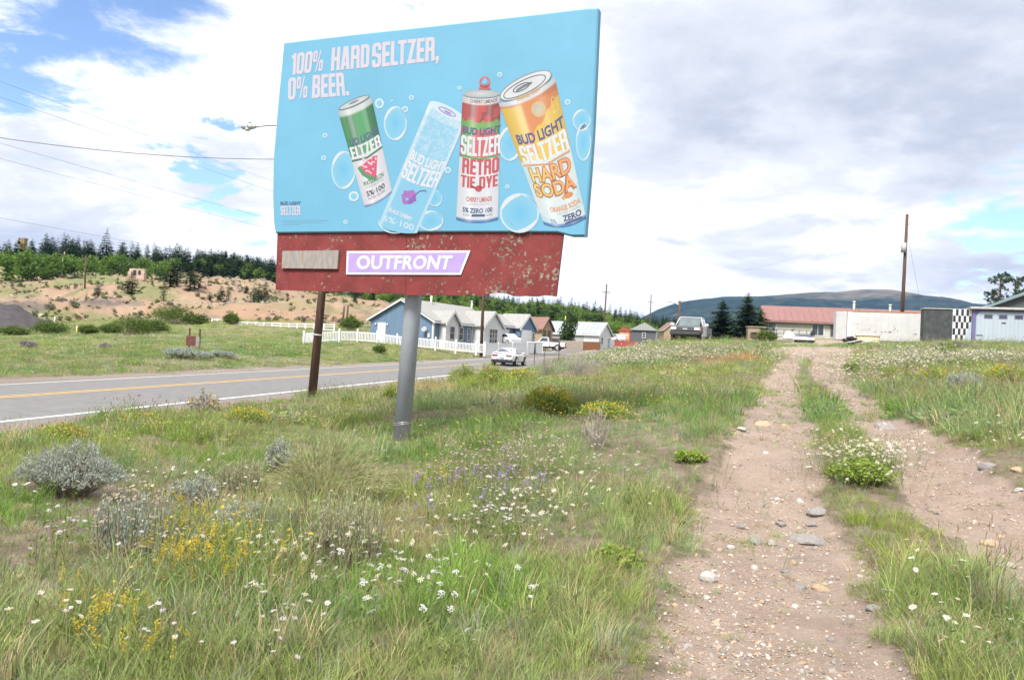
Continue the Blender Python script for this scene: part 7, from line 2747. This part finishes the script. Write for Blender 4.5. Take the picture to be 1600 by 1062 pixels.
# blobs measured on the photograph: centre, half-sizes, how many plants, kind, where
BLOBS = [(300, 775, 110, 28, 16, 'daisy', 'grass below the grey-blue sagebrush'), (60, 805, 55, 22, 5, 'daisy', 'grass at the left edge'), (170, 865, 140, 55, 12, 'fleabane', 'grass in front of the grey-blue sagebrush'),
         (560, 905, 130, 50, 20, 'yarrow', 'grass below the olive sagebrush'), (430, 985, 170, 55, 10, 'fleabane', 'lower left grass'), (800, 815, 90, 45, 26, 'fleabane', 'grass right of the bare patch'),
         (70, 1025, 70, 30, 5, 'daisy', 'bottom left corner'), (240, 1045, 90, 14, 4, 'fleabane', 'lower left grass'), (680, 975, 110, 45, 10, 'yarrow', 'lower middle grass'), (850, 960, 40, 25, 2, 'daisy', 'lower middle grass'),
         (1500, 985, 70, 48, 9, 'daisy', 'grass at the lower right corner'), (1440, 905, 30, 15, 2, 'daisy', 'grass strip between the ruts'), (640, 830, 90, 25, 8, 'fleabane', 'thin grass by the bare patch'), (930, 770, 110, 25, 7, 'yarrow', 'grass in the middle of the meadow'),
         (330, 905, 85, 40, 16, 'goldenrod', 'yellow patch at the lower left'), (180, 1020, 70, 30, 6, 'goldenrod', 'bottom left corner'), (300, 860, 60, 25, 6, 'goldenrod', 'grass before the low grey sagebrush'), (770, 770, 70, 24, 9, 'penstemon', 'flowery grass right of the rabbitbrush'), (250, 950, 60, 25, 4, 'penstemon', 'lower left grass') if False else (700, 780, 50, 20, 5, 'penstemon', 'flowery grass right of the rabbitbrush'),
         (1360, 735, 46, 16, 8, 'yarrow', 'leafy patch between the ruts'), (40, 860, 40, 40, 4, 'yarrow', 'grass at the left edge')]
fr2 = np.random.default_rng(5)
made = {}
for (cx, cyy, rx, ry, n, kind, where) in BLOBS:
    q3 = fr2.normal(0, .75, (n, 2)).clip(-1.7, 1.7)
    pts = ground(cx + q3[:, 0] * rx, np.minimum(cyy + 20 + q3[:, 1] * ry, 1075))
    for p in pts:
        if np.isnan(p).any():
            continue
        st_, tips = PROTO[kind][fr2.integers(4)]
        nm, cat = NAMES[kind]
        o = bpy.data.objects.new(nm, st_)
        COL.objects.link(o)
        o.location = tuple(p)
        s_ = float(fr2.uniform(.8, 1.2))
        o.scale = (s_, s_, s_)
        o.rotation_euler = (0, 0, float(fr2.uniform(0, 6.28)))
        tag(o, FLAB[kind].format(where), cat, NAMES[kind][1] + ' plants flowering in the ' + where)
        for t_ in tips:
            h_ = bpy.data.objects.new('flower_head', HEADS[kind][fr2.integers(len(HEADS[kind]))])
            link(h_, o)
            h_.location = t_
            h_.rotation_euler = (float(fr2.normal(0, .3)), float(fr2.normal(0, .3)), float(fr2.uniform(0, 6)))
            k = float(fr2.uniform(.85, 1.25))
            h_.scale = (k, k, k)

# far flowers: too many and too small to count
def disc_source(col_mat, r, n, hgt, spread, seed):
    random.seed(seed)
    t = TM()
    for k in range(n):
        a, q3 = random.uniform(0, 6.28), spread * math.sqrt(random.random())
        c = Vector((q3 * math.cos(a), q3 * math.sin(a), hgt * random.uniform(.6, 1.1)))
        tx, ty = random.gauss(0, .3), random.gauss(0, .3)
        for k2 in range(7):
            z = 6.283 * k2 / 7 + random.gauss(0, .12)
            ln = r * random.uniform(.75, 1.1)
            b = len(t.v)
            for (q5, dz) in ((.15, 0), (.7, .24), (1.0, 0), (.7, -.24)):
                u, v = ln * q5 * math.cos(z + dz), ln * q5 * math.sin(z + dz)
                t.v.append(tuple(c + Vector((u, v, u * tx + v * ty))))
            t.f.append((b, b + 1, b + 2, b + 3)); t.m.append(0)
        b = len(t.v)
        t.v += [tuple(c + Vector((r * .3 * math.cos(z), r * .3 * math.sin(z), .1 * r + r * .3 * (math.cos(z) * tx + math.sin(z) * ty)))) for z in np.linspace(0, 6.283, 6, endpoint=False)]
        t.f.append(tuple(b + z for z in range(6))); t.m.append(2)
        t.ribbon([(c.x * .6, c.y * .6, 0), tuple(c - Vector((0, 0, .003)))], .004, .003, 1)
    return t.data('far_flower', [col_mat, STEMG, DISC])


FSRC = [disc_source(WHITF, .019, 3, .31, .20, 1), disc_source(WHITF, .023, 4, .31, .26, 2), disc_source(LILF, .019, 4, .28, .22, 3), disc_source(YELF, .019, 7, .29, .18, 4), disc_source(PURF, .021, 6, .30, .14, 5),
        disc_source(WHITF, .038, 14, .32, .55, 6), disc_source(LILF, .022, 7, .28, .5, 7), disc_source(YELF, .024, 6, .28, .45, 8)]
FAR = [(330, 790, 140, 40, 40, 0), (700, 700, 110, 28, 55, 0), (790, 800, 100, 40, 40, 1), (900, 715, 140, 28, 26, 0), (1000, 770, 150, 60, 16, 0), (1340, 722, 55, 24, 110, 1), (1350, 725, 60, 26, 60, 0), (1570, 680, 50, 20, 26, 1), (1490, 615, 70, 10, 22, 0), (1560, 655, 40, 20, 10, 0),
       (1420, 556, 70, 12, 240, 5), (1545, 556, 70, 8, 150, 5), (1360, 575, 50, 16, 70, 5), (1010, 548, 50, 14, 230, 5), (960, 558, 50, 8, 110, 5), (1120, 548, 70, 8, 130, 5), (1060, 560, 90, 10, 60, 6), (520, 645, 45, 10, 40, 2), (470, 650, 50, 8, 22, 1), (900, 612, 120, 26, 70, 2),
       (1080, 610, 90, 22, 50, 2), (790, 735, 80, 32, 110, 4), (735, 755, 60, 30, 50, 4), (850, 720, 70, 30, 22, 2), (740, 690, 60, 24, 16, 3), (700, 745, 40, 22, 14, 3), (880, 640, 120, 26, 40, 3), (960, 655, 70, 14, 36, 3), (100, 695, 90, 10, 40, 3), (250, 668, 100, 10, 40, 3), (410, 656, 90, 14, 40, 3),
       (1030, 580, 120, 12, 70, 7), (1190, 600, 50, 20, 18, 3), (330, 880, 90, 40, 16, 3), (560, 900, 160, 60, 26, 1), (200, 860, 160, 60, 22, 2), (640, 690, 120, 30, 18, 0), (330, 565, 90, 8, 40, 5), (200, 535, 200, 8, 40, 5), (440, 517, 40, 4, 20, 5), (235, 520, 60, 1.5, 110, 5), (460, 562, 40, 4, 40, 5), (1230, 560, 30, 12, 26, 5), (1250, 600, 20, 30, 12, 0),
       (1500, 580, 100, 14, 60, 7), (1460, 600, 60, 14, 26, 2), (1540, 620, 60, 20, 22, 2)]
fp, fi = [], []
for (cx, cyy, rx, ry, n, k) in FAR:
    q3 = fr2.normal(0, .75, (n, 2)).clip(-1.8, 1.8)
    p = ground(cx + q3[:, 0] * rx, cyy + 8 + q3[:, 1] * ry)
    p = p[~np.isnan(p).any(1)]
    fp.append(p); fi += [k] * len(p)
fp = np.concatenate(fp); n_ = len(fp)
fs_ = fr2.uniform(.7, 1.25, n_)
scatter('small_flowers', FSRC, fp, np.stack([np.zeros(n_), np.zeros(n_), fr2.uniform(0, 6.28, n_)], -1), np.stack([fs_] * 3, -1), np.array(fi), np.ones((n_, 3)), 'drifts of small white, lilac and yellow flowers through the meadow')

# ------------------------------------------------------------------ stones and grit on the track
STONE_W = M('pale_stone', (.42, .40, .375), .9, .12, 5, .6, col2=(.36, .33, .30), c2=(.55, .7), s2=7)
STONE_G = M('grey_stone', (.25, .235, .225), .9, .15, 5, .6, col2=(.20, .18, .165), c2=(.55, .7), s2=7)
STONE_O = M('ochre_stone', (.40, .30, .21), .9, .15, 6, .6)


def stone_mesh(seed, sub_=2):
    bm_ = bmesh.new()
    bmesh.ops.create_icosphere(bm_, subdivisions=sub_, radius=1)
    r_ = np.random.default_rng(seed)
    pl = r_.normal(0, 1, (9, 3)); pl /= np.linalg.norm(pl, axis=1)[:, None]
    off_ = r_.uniform(.55, .92, 9)
    for v in bm_.verts:
        c = np.array(v.co)
        for n_, o_ in zip(pl, off_):
            k = c @ n_ - o_
            if k > 0:
                c = c - n_ * k * .9
        c *= 1 + .08 * r_.normal() * .5
        v.co = c
    me = bpy.data.meshes.new('stone')
    bm_.to_mesh(me); bm_.free()
    return me


SM = [stone_mesh(k) for k in range(7)]
STN_ = [(1105, 905, 34, 20, 0, 'bright white stone lying alone at the left side of the near rut'), (1262, 845, 60, 14, 1, 'long flat grey stone half buried at the right side of the rut'), (1275, 800, 34, 14, 1, 'rounded grey stone highest on the right side of the rut'), (1268, 820, 24, 8, 1, 'small flat grey stone between two larger grey ones'),
        (1180, 848, 34, 16, 1, 'grey slab embedded mid-rut beside smaller stones'), (1205, 850, 18, 12, 0, 'small pale stone right of the grey slab'), (1250, 784, 18, 9, 0, 'small pale stone above the rounded grey one'), (1142, 856, 16, 8, 0, 'little pale stone left of the grey slab'), (1225, 893, 20, 9, 1, 'small grey stone in the middle of the near rut'),
        (1178, 888, 18, 9, 0, 'small white stone mid-rut right of the bright one'), (1125, 860, 12, 6, 2, 'tiny ochre stone near the left rut edge'), (1250, 918, 26, 8, 1, 'flat grey stone sunk at the centre right of the near rut'), (1285, 920, 34, 9, 2, 'flat ochre stone by the small green tuft in the rut'), (1240, 880, 16, 8, 2, 'ochre pebble-sized stone above the sunk grey one'),
        (1105, 935, 18, 8, 0, 'pale chip just below the bright white stone'), (1130, 1018, 14, 8, 1, 'small blue-grey stone near the bottom of the rut'), (1253, 1050, 14, 10, 0, 'white pebble at the bottom right of the rut'), (1220, 820, 20, 9, 1, 'dull grey stone mid-rut above the grey slab'), (1160, 824, 22, 7, 1, 'flat dark stone at the left edge of the rut'),
        (1380, 668, 36, 10, 1, 'grey bedrock hump crossing the right rut'), (1545, 730, 34, 12, 1, 'grey stone at the edge of the right bank'), (1590, 736, 22, 10, 2, 'ochre stone poking from the right bank'), (1592, 766, 20, 8, 0, 'pale stone at the foot of the right bank'), (1545, 850, 34, 14, 2, 'flat ochre stone at the left edge of the lower right rut'), (1570, 885, 44, 12, 0, 'pale slab at the left edge of the lower right rut'),
        (1190, 664, 28, 9, 2, 'tan flat stone in the upper left rut'), (1160, 672, 20, 8, 0, 'pale stone at the left edge of the upper rut'), (1365, 950, 24, 9, 1, 'grey stone at the grass edge by the lower right'), (1330, 965, 16, 8, 0, 'small pale stone right of the near rut'), (1300, 1000, 16, 8, 1, 'grey stone low on the right of the near rut')]
for k, (px, py, w_, h_, mi, lab) in enumerate(STN_):
    p = G1(px, py)
    d = float((p - CAM) @ CF)
    me = SM[k % 7].copy(); me.materials.append((STONE_W, STONE_G, STONE_O)[mi])
    o = bpy.data.objects.new('stone', me)
    COL.objects.link(o)
    w2 = w_ * d / 1200 / 2
    o.scale = (w2, w2 * fr2.uniform(.7, 1.1), max(h_ * d / 1200 * .62, w2 * .32))
    o.location = (p[0], p[1], p[2] + o.scale[2] * .12)
    o.rotation_euler = (float(fr2.normal(0, .1)), float(fr2.normal(0, .1)), float(fr2.uniform(0, 6.28)))
    tag(o, lab, 'stone', 'stones lying on the track')
PEB = [stone_mesh(20 + k, 1) for k in range(6)]
for k, me in enumerate(PEB):
    me.materials.append(leaf_mat('pebble_%d' % k, None, None, 0, attr='tint', rnd=.5) if k == 0 else PEB[0].materials[0])
N_ = 150000
x, y, r = grow(N_, 2.2, 30, -5, 46, 1.35)
z, rt, e, _, _ = H(x, y, True)
keep = (rng.random(N_) < rt * 1.1) & (fbm(x * 1.4, y * 1.4, 91) + .5 + rng.normal(0, .16, N_) > .42)
x, y, z, r = x[keep], y[keep], z[keep], r[keep]
n_ = len(x)
s_ = np.exp(rng.normal(math.log(.0055), .62, n_) + .55 * sstep(fbm(x * .6, y * .6, 93), .02, .2)).clip(.0025, .05) * (1 + .6 * sstep(r, 6, 20) * .8)
pal = np.array([(.42, .36, .31), (.34, .26, .20), (.27, .24, .22), (.38, .35, .32), (.36, .25, .18)])
scatter('gravel', PEB, np.stack([x, y, z + s_ * np.where(s_ > .015, -.12, .15)], -1), rng.uniform(0, 6.28, (n_, 3)) * np.array([.1, .1, 1]), np.stack([s_ * rng.uniform(.8, 1.4, n_), s_, s_ * rng.uniform(.45, .8, n_)], -1), rng.integers(0, 6, n_), pal[rng.integers(0, 5, n_)] * .95 * rng.uniform(.8, 1.15, (n_, 1)), 'loose grit and pebbles in the wheel ruts')
# ================================================================== TREES
NEEDLE = leaf_mat('pine_needles', (.030, .062, .026), (.075, .115, .046), .25)
NEEDLE2 = leaf_mat('young_pine_needles', (.055, .095, .028), (.10, .14, .045), .25)
ASPEN = leaf_mat('aspen_leaf', (.085, .165, .028), (.165, .25, .06), .4)
ASPENY = leaf_mat('yellow_green_leaf', (.15, .23, .04), (.22, .29, .08), .35)
COTTON = leaf_mat('dark_broadleaf', (.035, .075, .022), (.085, .125, .045), .3)
TRUNK = M('brown_trunk', (.11, .075, .055), .9, .3, 8, .5)


def conifer(seed, whorls, per, h=1.0, rad_=.22, seg=4, gap=.0, ragged=.25):
    """(trunk mesh builder, crown TM) of unit height"""
    random.seed(seed)
    t = TM()
    z0 = .07
    for w_ in range(whorls):
        f = w_ / (whorls - 1)
        z = z0 + (1 - z0) * f ** .92
        reach = rad_ * (1 - f) ** .80 * (1 + random.gauss(0, ragged * .5)) + .012
        if f < .12:
            reach *= .75
        for k in range(per):
            a = 2 * math.pi * (k + random.random() * .7) / per + w_ * 1.3
            ln = reach * random.uniform(1 - ragged * 1.6, 1 + ragged)
            if random.random() < gap:
                continue
            droop = -.22 * ln + random.gauss(0, .01) + (.35 * ln if f > .75 else 0)
            ca, sa_ = math.cos(a), math.sin(a)
            for j in range(seg):
                u0 = j / seg
                c = Vector((ca * ln * u0, sa_ * ln * u0, z + droop * u0))
                wd = max(.010, .30 * ln * (1 - u0 * .75)) * random.uniform(.7, 1.2)
                d = Vector((ca * ln, sa_ * ln, droop + .18 * ln)).normalized()
                for sgn in (-1, 1):
                    side = Vector((-sa_ * sgn, ca * sgn, random.gauss(-.10, .25)))
                    b = len(t.v)
                    tip = c + (d * .55 + side * .8).normalized() * (wd + ln / seg * .8)
                    q3 = c + d * (ln / seg) * 1.25
                    t.v += [tuple(c), tuple(tip), tuple(q3)]
                    t.f.append((b, b + 1, b + 2)); t.m.append(0)
    return t


def trunk_mesh(name, h, r0, r1, matr=TRUNK):
    m_ = MB()
    m_.tube((0, 0, -.05 * h), (0, 0, h), r0, r1, 7)
    return m_.data(name, [matr])


def broadleaf(seed, n, lobes, size, flat=.9):
    """unit-high leaf cloud: leaves through several uneven lobes"""
    random.seed(seed)
    t = TM()
    L_ = []
    for k in range(lobes):
        a = random.uniform(0, 6.28); q3 = random.uniform(.0, .26)
        L_.append((Vector((q3 * math.cos(a), q3 * math.sin(a), random.uniform(.16, .80))), random.uniform(.12, .24)))
    for k in range(n):
        c, r_ = random.choice(L_)
        d = Vector([random.gauss(0, 1) for _ in range(3)]).normalized()
        p = c + d * r_ * random.uniform(.45, 1.08)
        p.z = max(.08, p.z)
        t.leaf(p, (d.x + random.gauss(0, .7), d.y + random.gauss(0, .7), d.z * .3 + random.gauss(0, .5)), size * random.uniform(.6, 1.3), size * .33)
    return t


FAR_CON = [conifer(100 + k, 16 + k, 8, rad_=.21 + .035 * k, seg=3, ragged=.26 + .05 * (k % 3)).data('crown', [NEEDLE if k != 4 else NEEDLE2]) for k in range(5)]
FAR_ASP = [broadleaf(200 + k, 620, 7, .085).data('crown', [ASPEN if k < 3 else ASPENY]) for k in range(5)]
FTR = trunk_mesh('trunk', .55, .022, .012)
FTRA = trunk_mesh('trunk', .6, .018, .010, M('pale_trunk', (.30, .28, .24), .9, .2, 6))


def far_tree(kind, px, d, hpx, label, group, wide=1.0, base_py=None, mesh_=None):
    b = at(px, d)
    h = hpx * d / 1200
    o = empty('conifer' if kind == 'c' else 'broadleaf_tree', b, random.uniform(0, 6.28), label, 'tree', group)
    o.scale = (h * wide, h * wide, h)
    src = FAR_CON if kind == 'c' else FAR_ASP
    link(bpy.data.objects.new('trunk', FTR if kind == 'c' else FTRA), o)
    link(bpy.data.objects.new('crown', mesh_ or random.choice(src[:4] if kind == 'c' else src[:3])), o)
    return o


tr = random.Random(42)
random.seed(77)
# conifers on the left skyline
_ones = 'first second third fourth fifth sixth seventh eighth ninth tenth eleventh twelfth thirteenth fourteenth fifteenth sixteenth seventeenth eighteenth nineteenth'.split()


def ordinal(k):
    if k < 19:
        return _ones[k]
    t, u = divmod(k + 1, 10)
    tens = {2: 'twent', 3: 'thirt', 4: 'fort', 5: 'fift'}[t]
    return tens + 'ieth' if u == 0 else tens + 'y-' + _ones[u - 1]


gi = 0
gs = 'dark conifers along the left hilltop skyline'
for px, hp in ((21, 34), (42, 22), (64, 36), (60, 24), (85, 30), (92, 36), (104, 30), (108, 26), (121, 22), (126, 24), (139, 20), (152, 34), (158, 40), (166, 26), (175, 24), (181, 40), (190, 30), (200, 32), (206, 26), (214, 22), (222, 26), (233, 26),
               (244, 20), (252, 22), (262, 22), (270, 26), (276, 30), (284, 24), (297, 18), (305, 20), (312, 22), (320, 26), (328, 22), (338, 24), (345, 30), (352, 26), (360, 22), (370, 26), (379, 24), (388, 22), (394, 26), (402, 24), (410, 22), (418, 26), (425, 22), (433, 24), (442, 22)):
    far_tree('c', px + tr.uniform(-2, 2), tr.uniform(295, 335), hp * tr.uniform(1.15, 1.45), ordinal(gi) + ' dark conifer from the left along the left hilltop skyline', gs, 1.1); gi += 1
for k in range(130):
    px = tr.uniform(-5, 445)
    far_tree('c', px, tr.uniform(278, 335), tr.uniform(24, 38), 'lower dark conifer filling the row along the left hilltop', 'lower conifers filling the left hilltop row', 1.15)
for k in range(34):
    px = tr.uniform(-260, -8)
    far_tree('c', px, tr.uniform(270, 335), tr.uniform(26, 44), 'dark conifer on the hilltop beyond the left edge of the view', 'conifers beyond the left edge of the view', 1.2)
# aspens and bushes on the left slope
gi = 0
for px, d, hp, wd in sorted(((8, 235, 40, 1.1), (30, 230, 44, 1.2), (45, 236, 38, 1.1), (62, 240, 34, 1.1), (78, 238, 36, 1.1), (92, 235, 40, 1.0), (112, 240, 32, 1.1), (128, 238, 36, 1.0), (20, 265, 26, 1.2), (145, 262, 28, 1.1), (165, 255, 30, 1.1), (182, 256, 30, 1.1), (196, 262, 26, 1.1),
                      (172, 270, 26, 1.1), (212, 250, 28, 1.1), (225, 262, 24, 1.0), (240, 250, 34, 1.0), (250, 258, 28, 1.0), (262, 285, 22, 1.1), (330, 300, 20, 1.2), (352, 300, 20, 1.2), (375, 298, 22, 1.2), (398, 296, 24, 1.2), (415, 292, 20, 1.2), (428, 290, 22, 1.2), (60, 255, 26, 1.1), (100, 258, 24, 1.2), (5, 280, 22, 1.2))):
    far_tree('b', px, d, hp * 1.4, ordinal(gi) + ' green aspen from the left on the slope below the conifers', 'aspens on the left slope', wd * 1.0); gi += 1
# single trees on the bare slope
ONE = [(132, 152, 14, 'tiny conifer alone in the green flat below the bare bank', .9), (203, 175, 30, 'dark conifer left of the pale outcrop on the bare slope', 1.2), (196, 178, 24, 'smaller conifer at the left of the dark one by the outcrop', 1.1), (253, 170, 22, 'small bright conifer at the foot of the conifer clump', .9),
       (262, 190, 36, 'broad dark conifer in the clump on the orange slope', 1.3), (272, 195, 38, 'tallest conifer in the clump on the orange slope', 1.2), (293, 188, 38, 'narrow conifer right of the clump on the orange slope', .9), (300, 192, 34, 'conifer at the right end of the clump on the orange slope', .9),
       (342, 185, 20, 'young conifer left in the pair on the orange slope', .8), (354, 186, 22, 'young conifer right in the pair on the orange slope', .8), (324, 178, 12, 'tiny bush-like conifer below the young pair', 1.2), (338, 178, 12, 'tiny conifer right below the young pair', 1.4),
       (393, 180, 26, 'slim conifer left in the trio on the orange slope', .8), (401, 184, 28, 'slim middle conifer in the trio on the orange slope', .7), (410, 178, 30, 'fullest conifer at the right of the trio on the orange slope', 1.1), (447, 188, 14, 'tiny conifer right of the trio, before the red board', .8), (381, 222, 12, 'tiny conifer high on the bare slope', .9), (371, 232, 8, 'speck of a conifer highest on the bare slope', .9),
       (523, 225, 12, 'tiny conifer right of the lamp pole on the slope', .8), (551, 205, 12, 'tiny conifer above the bungalow on the slope', .9), (583, 230, 14, 'tiny conifer just above the bungalow ridge', .8), (150, 172, 20, 'conifer by the power pole on the bare bank', .9)]
for px, d, hp, lab, wd in ONE:
    far_tree('c', px, d, hp * 1.25, lab, None, wd * 1.15, mesh_=FAR_CON[tr.choice((0, 1, 2, 3, 4))])
# wooded hill running to the right: reads as one mass, with taller conifers that stand out
n_ = 2300
px = np.concatenate([rng.uniform(300, 470, 300), rng.uniform(455, 1085, 2000)])
d = np.concatenate([rng.uniform(300, 420, 300), rng.uniform(205, 440, 2000)])
lim = np.interp(px, [300, 470, 560, 640, 760, 900, 1000, 1090], [290, 330, 310, 250, 225, 205, 200, 200])
keep = d > lim
px, d = px[keep], d[keep]
x, y = (px - 800) / F_PX * d, d
z = H(x, y)
n_ = len(x)
typ = fbm(x * .012, y * .012, 95) + .5 + rng.normal(0, .12, n_)
con = (typ < .36) | (d > 400) & (rng.random(n_) < .7) | (px < 560) & (rng.random(n_) < .75)
FOR_SRC = FAR_CON[:4] + FAR_ASP[:4]
FOR_SRC = [m_ for m_ in FOR_SRC]
idx = np.where(con, rng.integers(0, 4, n_), rng.integers(4, 8, n_))
hh = np.where(con, rng.uniform(5, 9.5, n_), rng.uniform(4, 7.0, n_))
wd = hh * np.where(con, rng.uniform(.9, 1.2, n_), rng.uniform(.95, 1.35, n_))
scatter('forest', FOR_SRC, np.stack([x, y, z - .2], -1), np.stack([np.zeros(n_), np.zeros(n_), rng.uniform(0, 6.28, n_)], -1), np.stack([wd, wd, hh], -1), idx, np.ones((n_, 3)), 'green aspen and conifer forest covering the hill behind the houses')
for k in range(34):
    px_ = 640 + (k + tr.uniform(.1, .9)) * 435 / 34
    far_tree('c', px_, tr.uniform(395, 440), tr.uniform(22, 32), ordinal(k) + ' conifer from the left standing above the forest behind the houses', 'conifers above the forest behind the houses', .8)

# ------------------------------------------------------------------ nearer trees
def big_conifer(px, d, hpx, wd, seed, label, whorls=30, gap=.1, matr=NEEDLE, rad_=.24, z_off=0.0, per=9, lean=0):
    b = at(px, d); b[2] += z_off
    h = hpx * d / 1200
    o = empty('conifer', b, .3 * seed, label, 'tree')
    o.scale = (h * wd, h * wd, h)
    link(bpy.data.objects.new('trunk', trunk_mesh('trunk', .96, .020, .004)), o)
    link(bpy.data.objects.new('crown', conifer(seed, whorls, per, rad_=rad_, seg=6, gap=gap * .4, ragged=.32).data('crown', [matr])), o)
    return o


big_conifer(1127, 84., 72, 1.3, 5, 'dark bushy spruce left of the pair beside the red-roofed house', rad_=.36, whorls=34, per=12)
big_conifer(1166, 82., 78, 1.3, 6, 'taller dark spruce right of the pair beside the red-roofed house', rad_=.34, whorls=36, per=12)
big_conifer(1188, 90., 52, 1.2, 8, 'short spruce half hidden between the tall spruce and the house', rad_=.36, per=11)
big_conifer(1104, 120., 40, .9, 9, 'small distant spruce behind the dark pickup', rad_=.2, whorls=20)
# open-crowned pine pair behind the garage
def open_pine(px, d, hpx, seed, label, width=.5):
    random.seed(seed)
    b = at(px, d); h = hpx * d / 1200
    o = empty('pine_tree', b, 0, label, 'tree')
    m_ = MB()
    m_.path([(0, 0, -.3), (.01 * h, 0, h * .5), (0, .02 * h, h * .96)], [.024 * h, .016 * h, .004 * h], 8)
    fo = TM()
    for k in range(34):
        f = random.uniform(.30, .98)
        a = random.uniform(0, 6.28)
        ln = h * width * (.25 + .75 * (1 - f) ** .6) * random.uniform(.55, 1.0) * .62
        s0_ = Vector((0, 0, h * f))
        e0_ = s0_ + Vector((math.cos(a) * ln, math.sin(a) * ln, ln * random.uniform(.15, .65)))
        m_.path([s0_, s0_.lerp(e0_, .5) + Vector((0, 0, -.05 * ln)), e0_], [.006 * h, .004 * h, .002 * h], 5)
        for c_ in range(5):
            c = s0_.lerp(e0_, random.uniform(.45, 1.05)) + Vector([random.gauss(0, .018) * h for _ in range(3)])
            for j in range(16):
                fo.leaf(c, (random.gauss(0, 1), random.gauss(0, 1), random.gauss(.3, .8)), h * random.uniform(.022, .042), h * .0055)
    m_.build('trunk', [TRUNK], o)
    link(bpy.data.objects.new('crown', fo.data('crown', [NEEDLE])), o)
    return o


open_pine(1560, 75., 100, 3, 'ragged open pine left of the two behind the pale blue garage', .62)
open_pine(1583, 77., 98, 4, 'ragged open pine right of the two behind the pale blue garage', .52)
# round dark broadleaf before the white metal building
b = P(888, 545, 132.); h = 62 * 132 / 1200
o = empty('broadleaf_tree', b, 0, 'round dark green tree in front of the long white building', 'tree')
o.scale = (h * .78, h * .78, h)
link(bpy.data.objects.new('trunk', trunk_mesh('trunk', .5, .03, .02)), o)
link(bpy.data.objects.new('crown', broadleaf(9, 2400, 13, .06).data('crown', [COTTON])), o)

# ------------------------------------------------------------------ scrub scattered over the slopes
n_ = 5200
px = rng.uniform(-260, 660, n_); d = 120 + 210 * rng.random(n_) ** .8
x, y = (px - 800) / F_PX * d, d
z = H(x, y)
pxx, pyy, _ = proj(np.stack([x, y, z], -1))
dn = fbm(x * .06, y * .06, 97) + .5 + rng.normal(0, .1, n_)
keep = dn > .60
SCR = [broadleaf(300 + k, 90, 4, .22).data('scrub_source', [leaf_mat('scrub_%d' % k, *c)]) for k, c in enumerate((((.075, .12, .03), (.15, .20, .06), .3), ((.13, .16, .06), (.20, .22, .10), .3), ((.16, .165, .12), (.22, .22, .16), .3)))]
x, y, z = x[keep], y[keep], z[keep]; n_ = len(x)
s_ = rng.uniform(.4, 1.3, n_)
scatter('scrub', SCR, np.stack([x, y, z - .1], -1), np.stack([np.zeros(n_), np.zeros(n_), rng.uniform(0, 6.28, n_)], -1), np.stack([s_ * 1.5, s_ * 1.5, s_], -1), rng.integers(0, 3, n_), np.ones((n_, 3)), 'low scrub and weeds dotted over the far slopes')

# ------------------------------------------------------------------ broken rock and clods on the bare slope
n_ = 5000
px = rng.uniform(-260, 600, n_); d = 122 + 170 * rng.random(n_) ** .9
x, y = (px - 800) / F_PX * d, d
z = H(x, y)
keep = fbm(x * .05, y * .09, 99) + .5 + rng.normal(0, .08, n_) > .55
x, y, z = x[keep], y[keep], z[keep]; n_ = len(x)
s_ = np.exp(rng.normal(math.log(.30), .55, n_)).clip(.1, 1.1)
pal = np.array([(.26, .19, .14), (.18, .14, .115), (.12, .10, .09), (.30, .25, .20)])
scatter('rubble', PEB, np.stack([x, y, z], -1), np.stack([np.zeros(n_), np.zeros(n_), rng.uniform(0, 6.28, n_)], -1), np.stack([s_ * 1.3, s_, s_ * .7], -1), rng.integers(0, 6, n_), pal[rng.integers(0, 4, n_)], 'broken rock and clods on the bare slope')
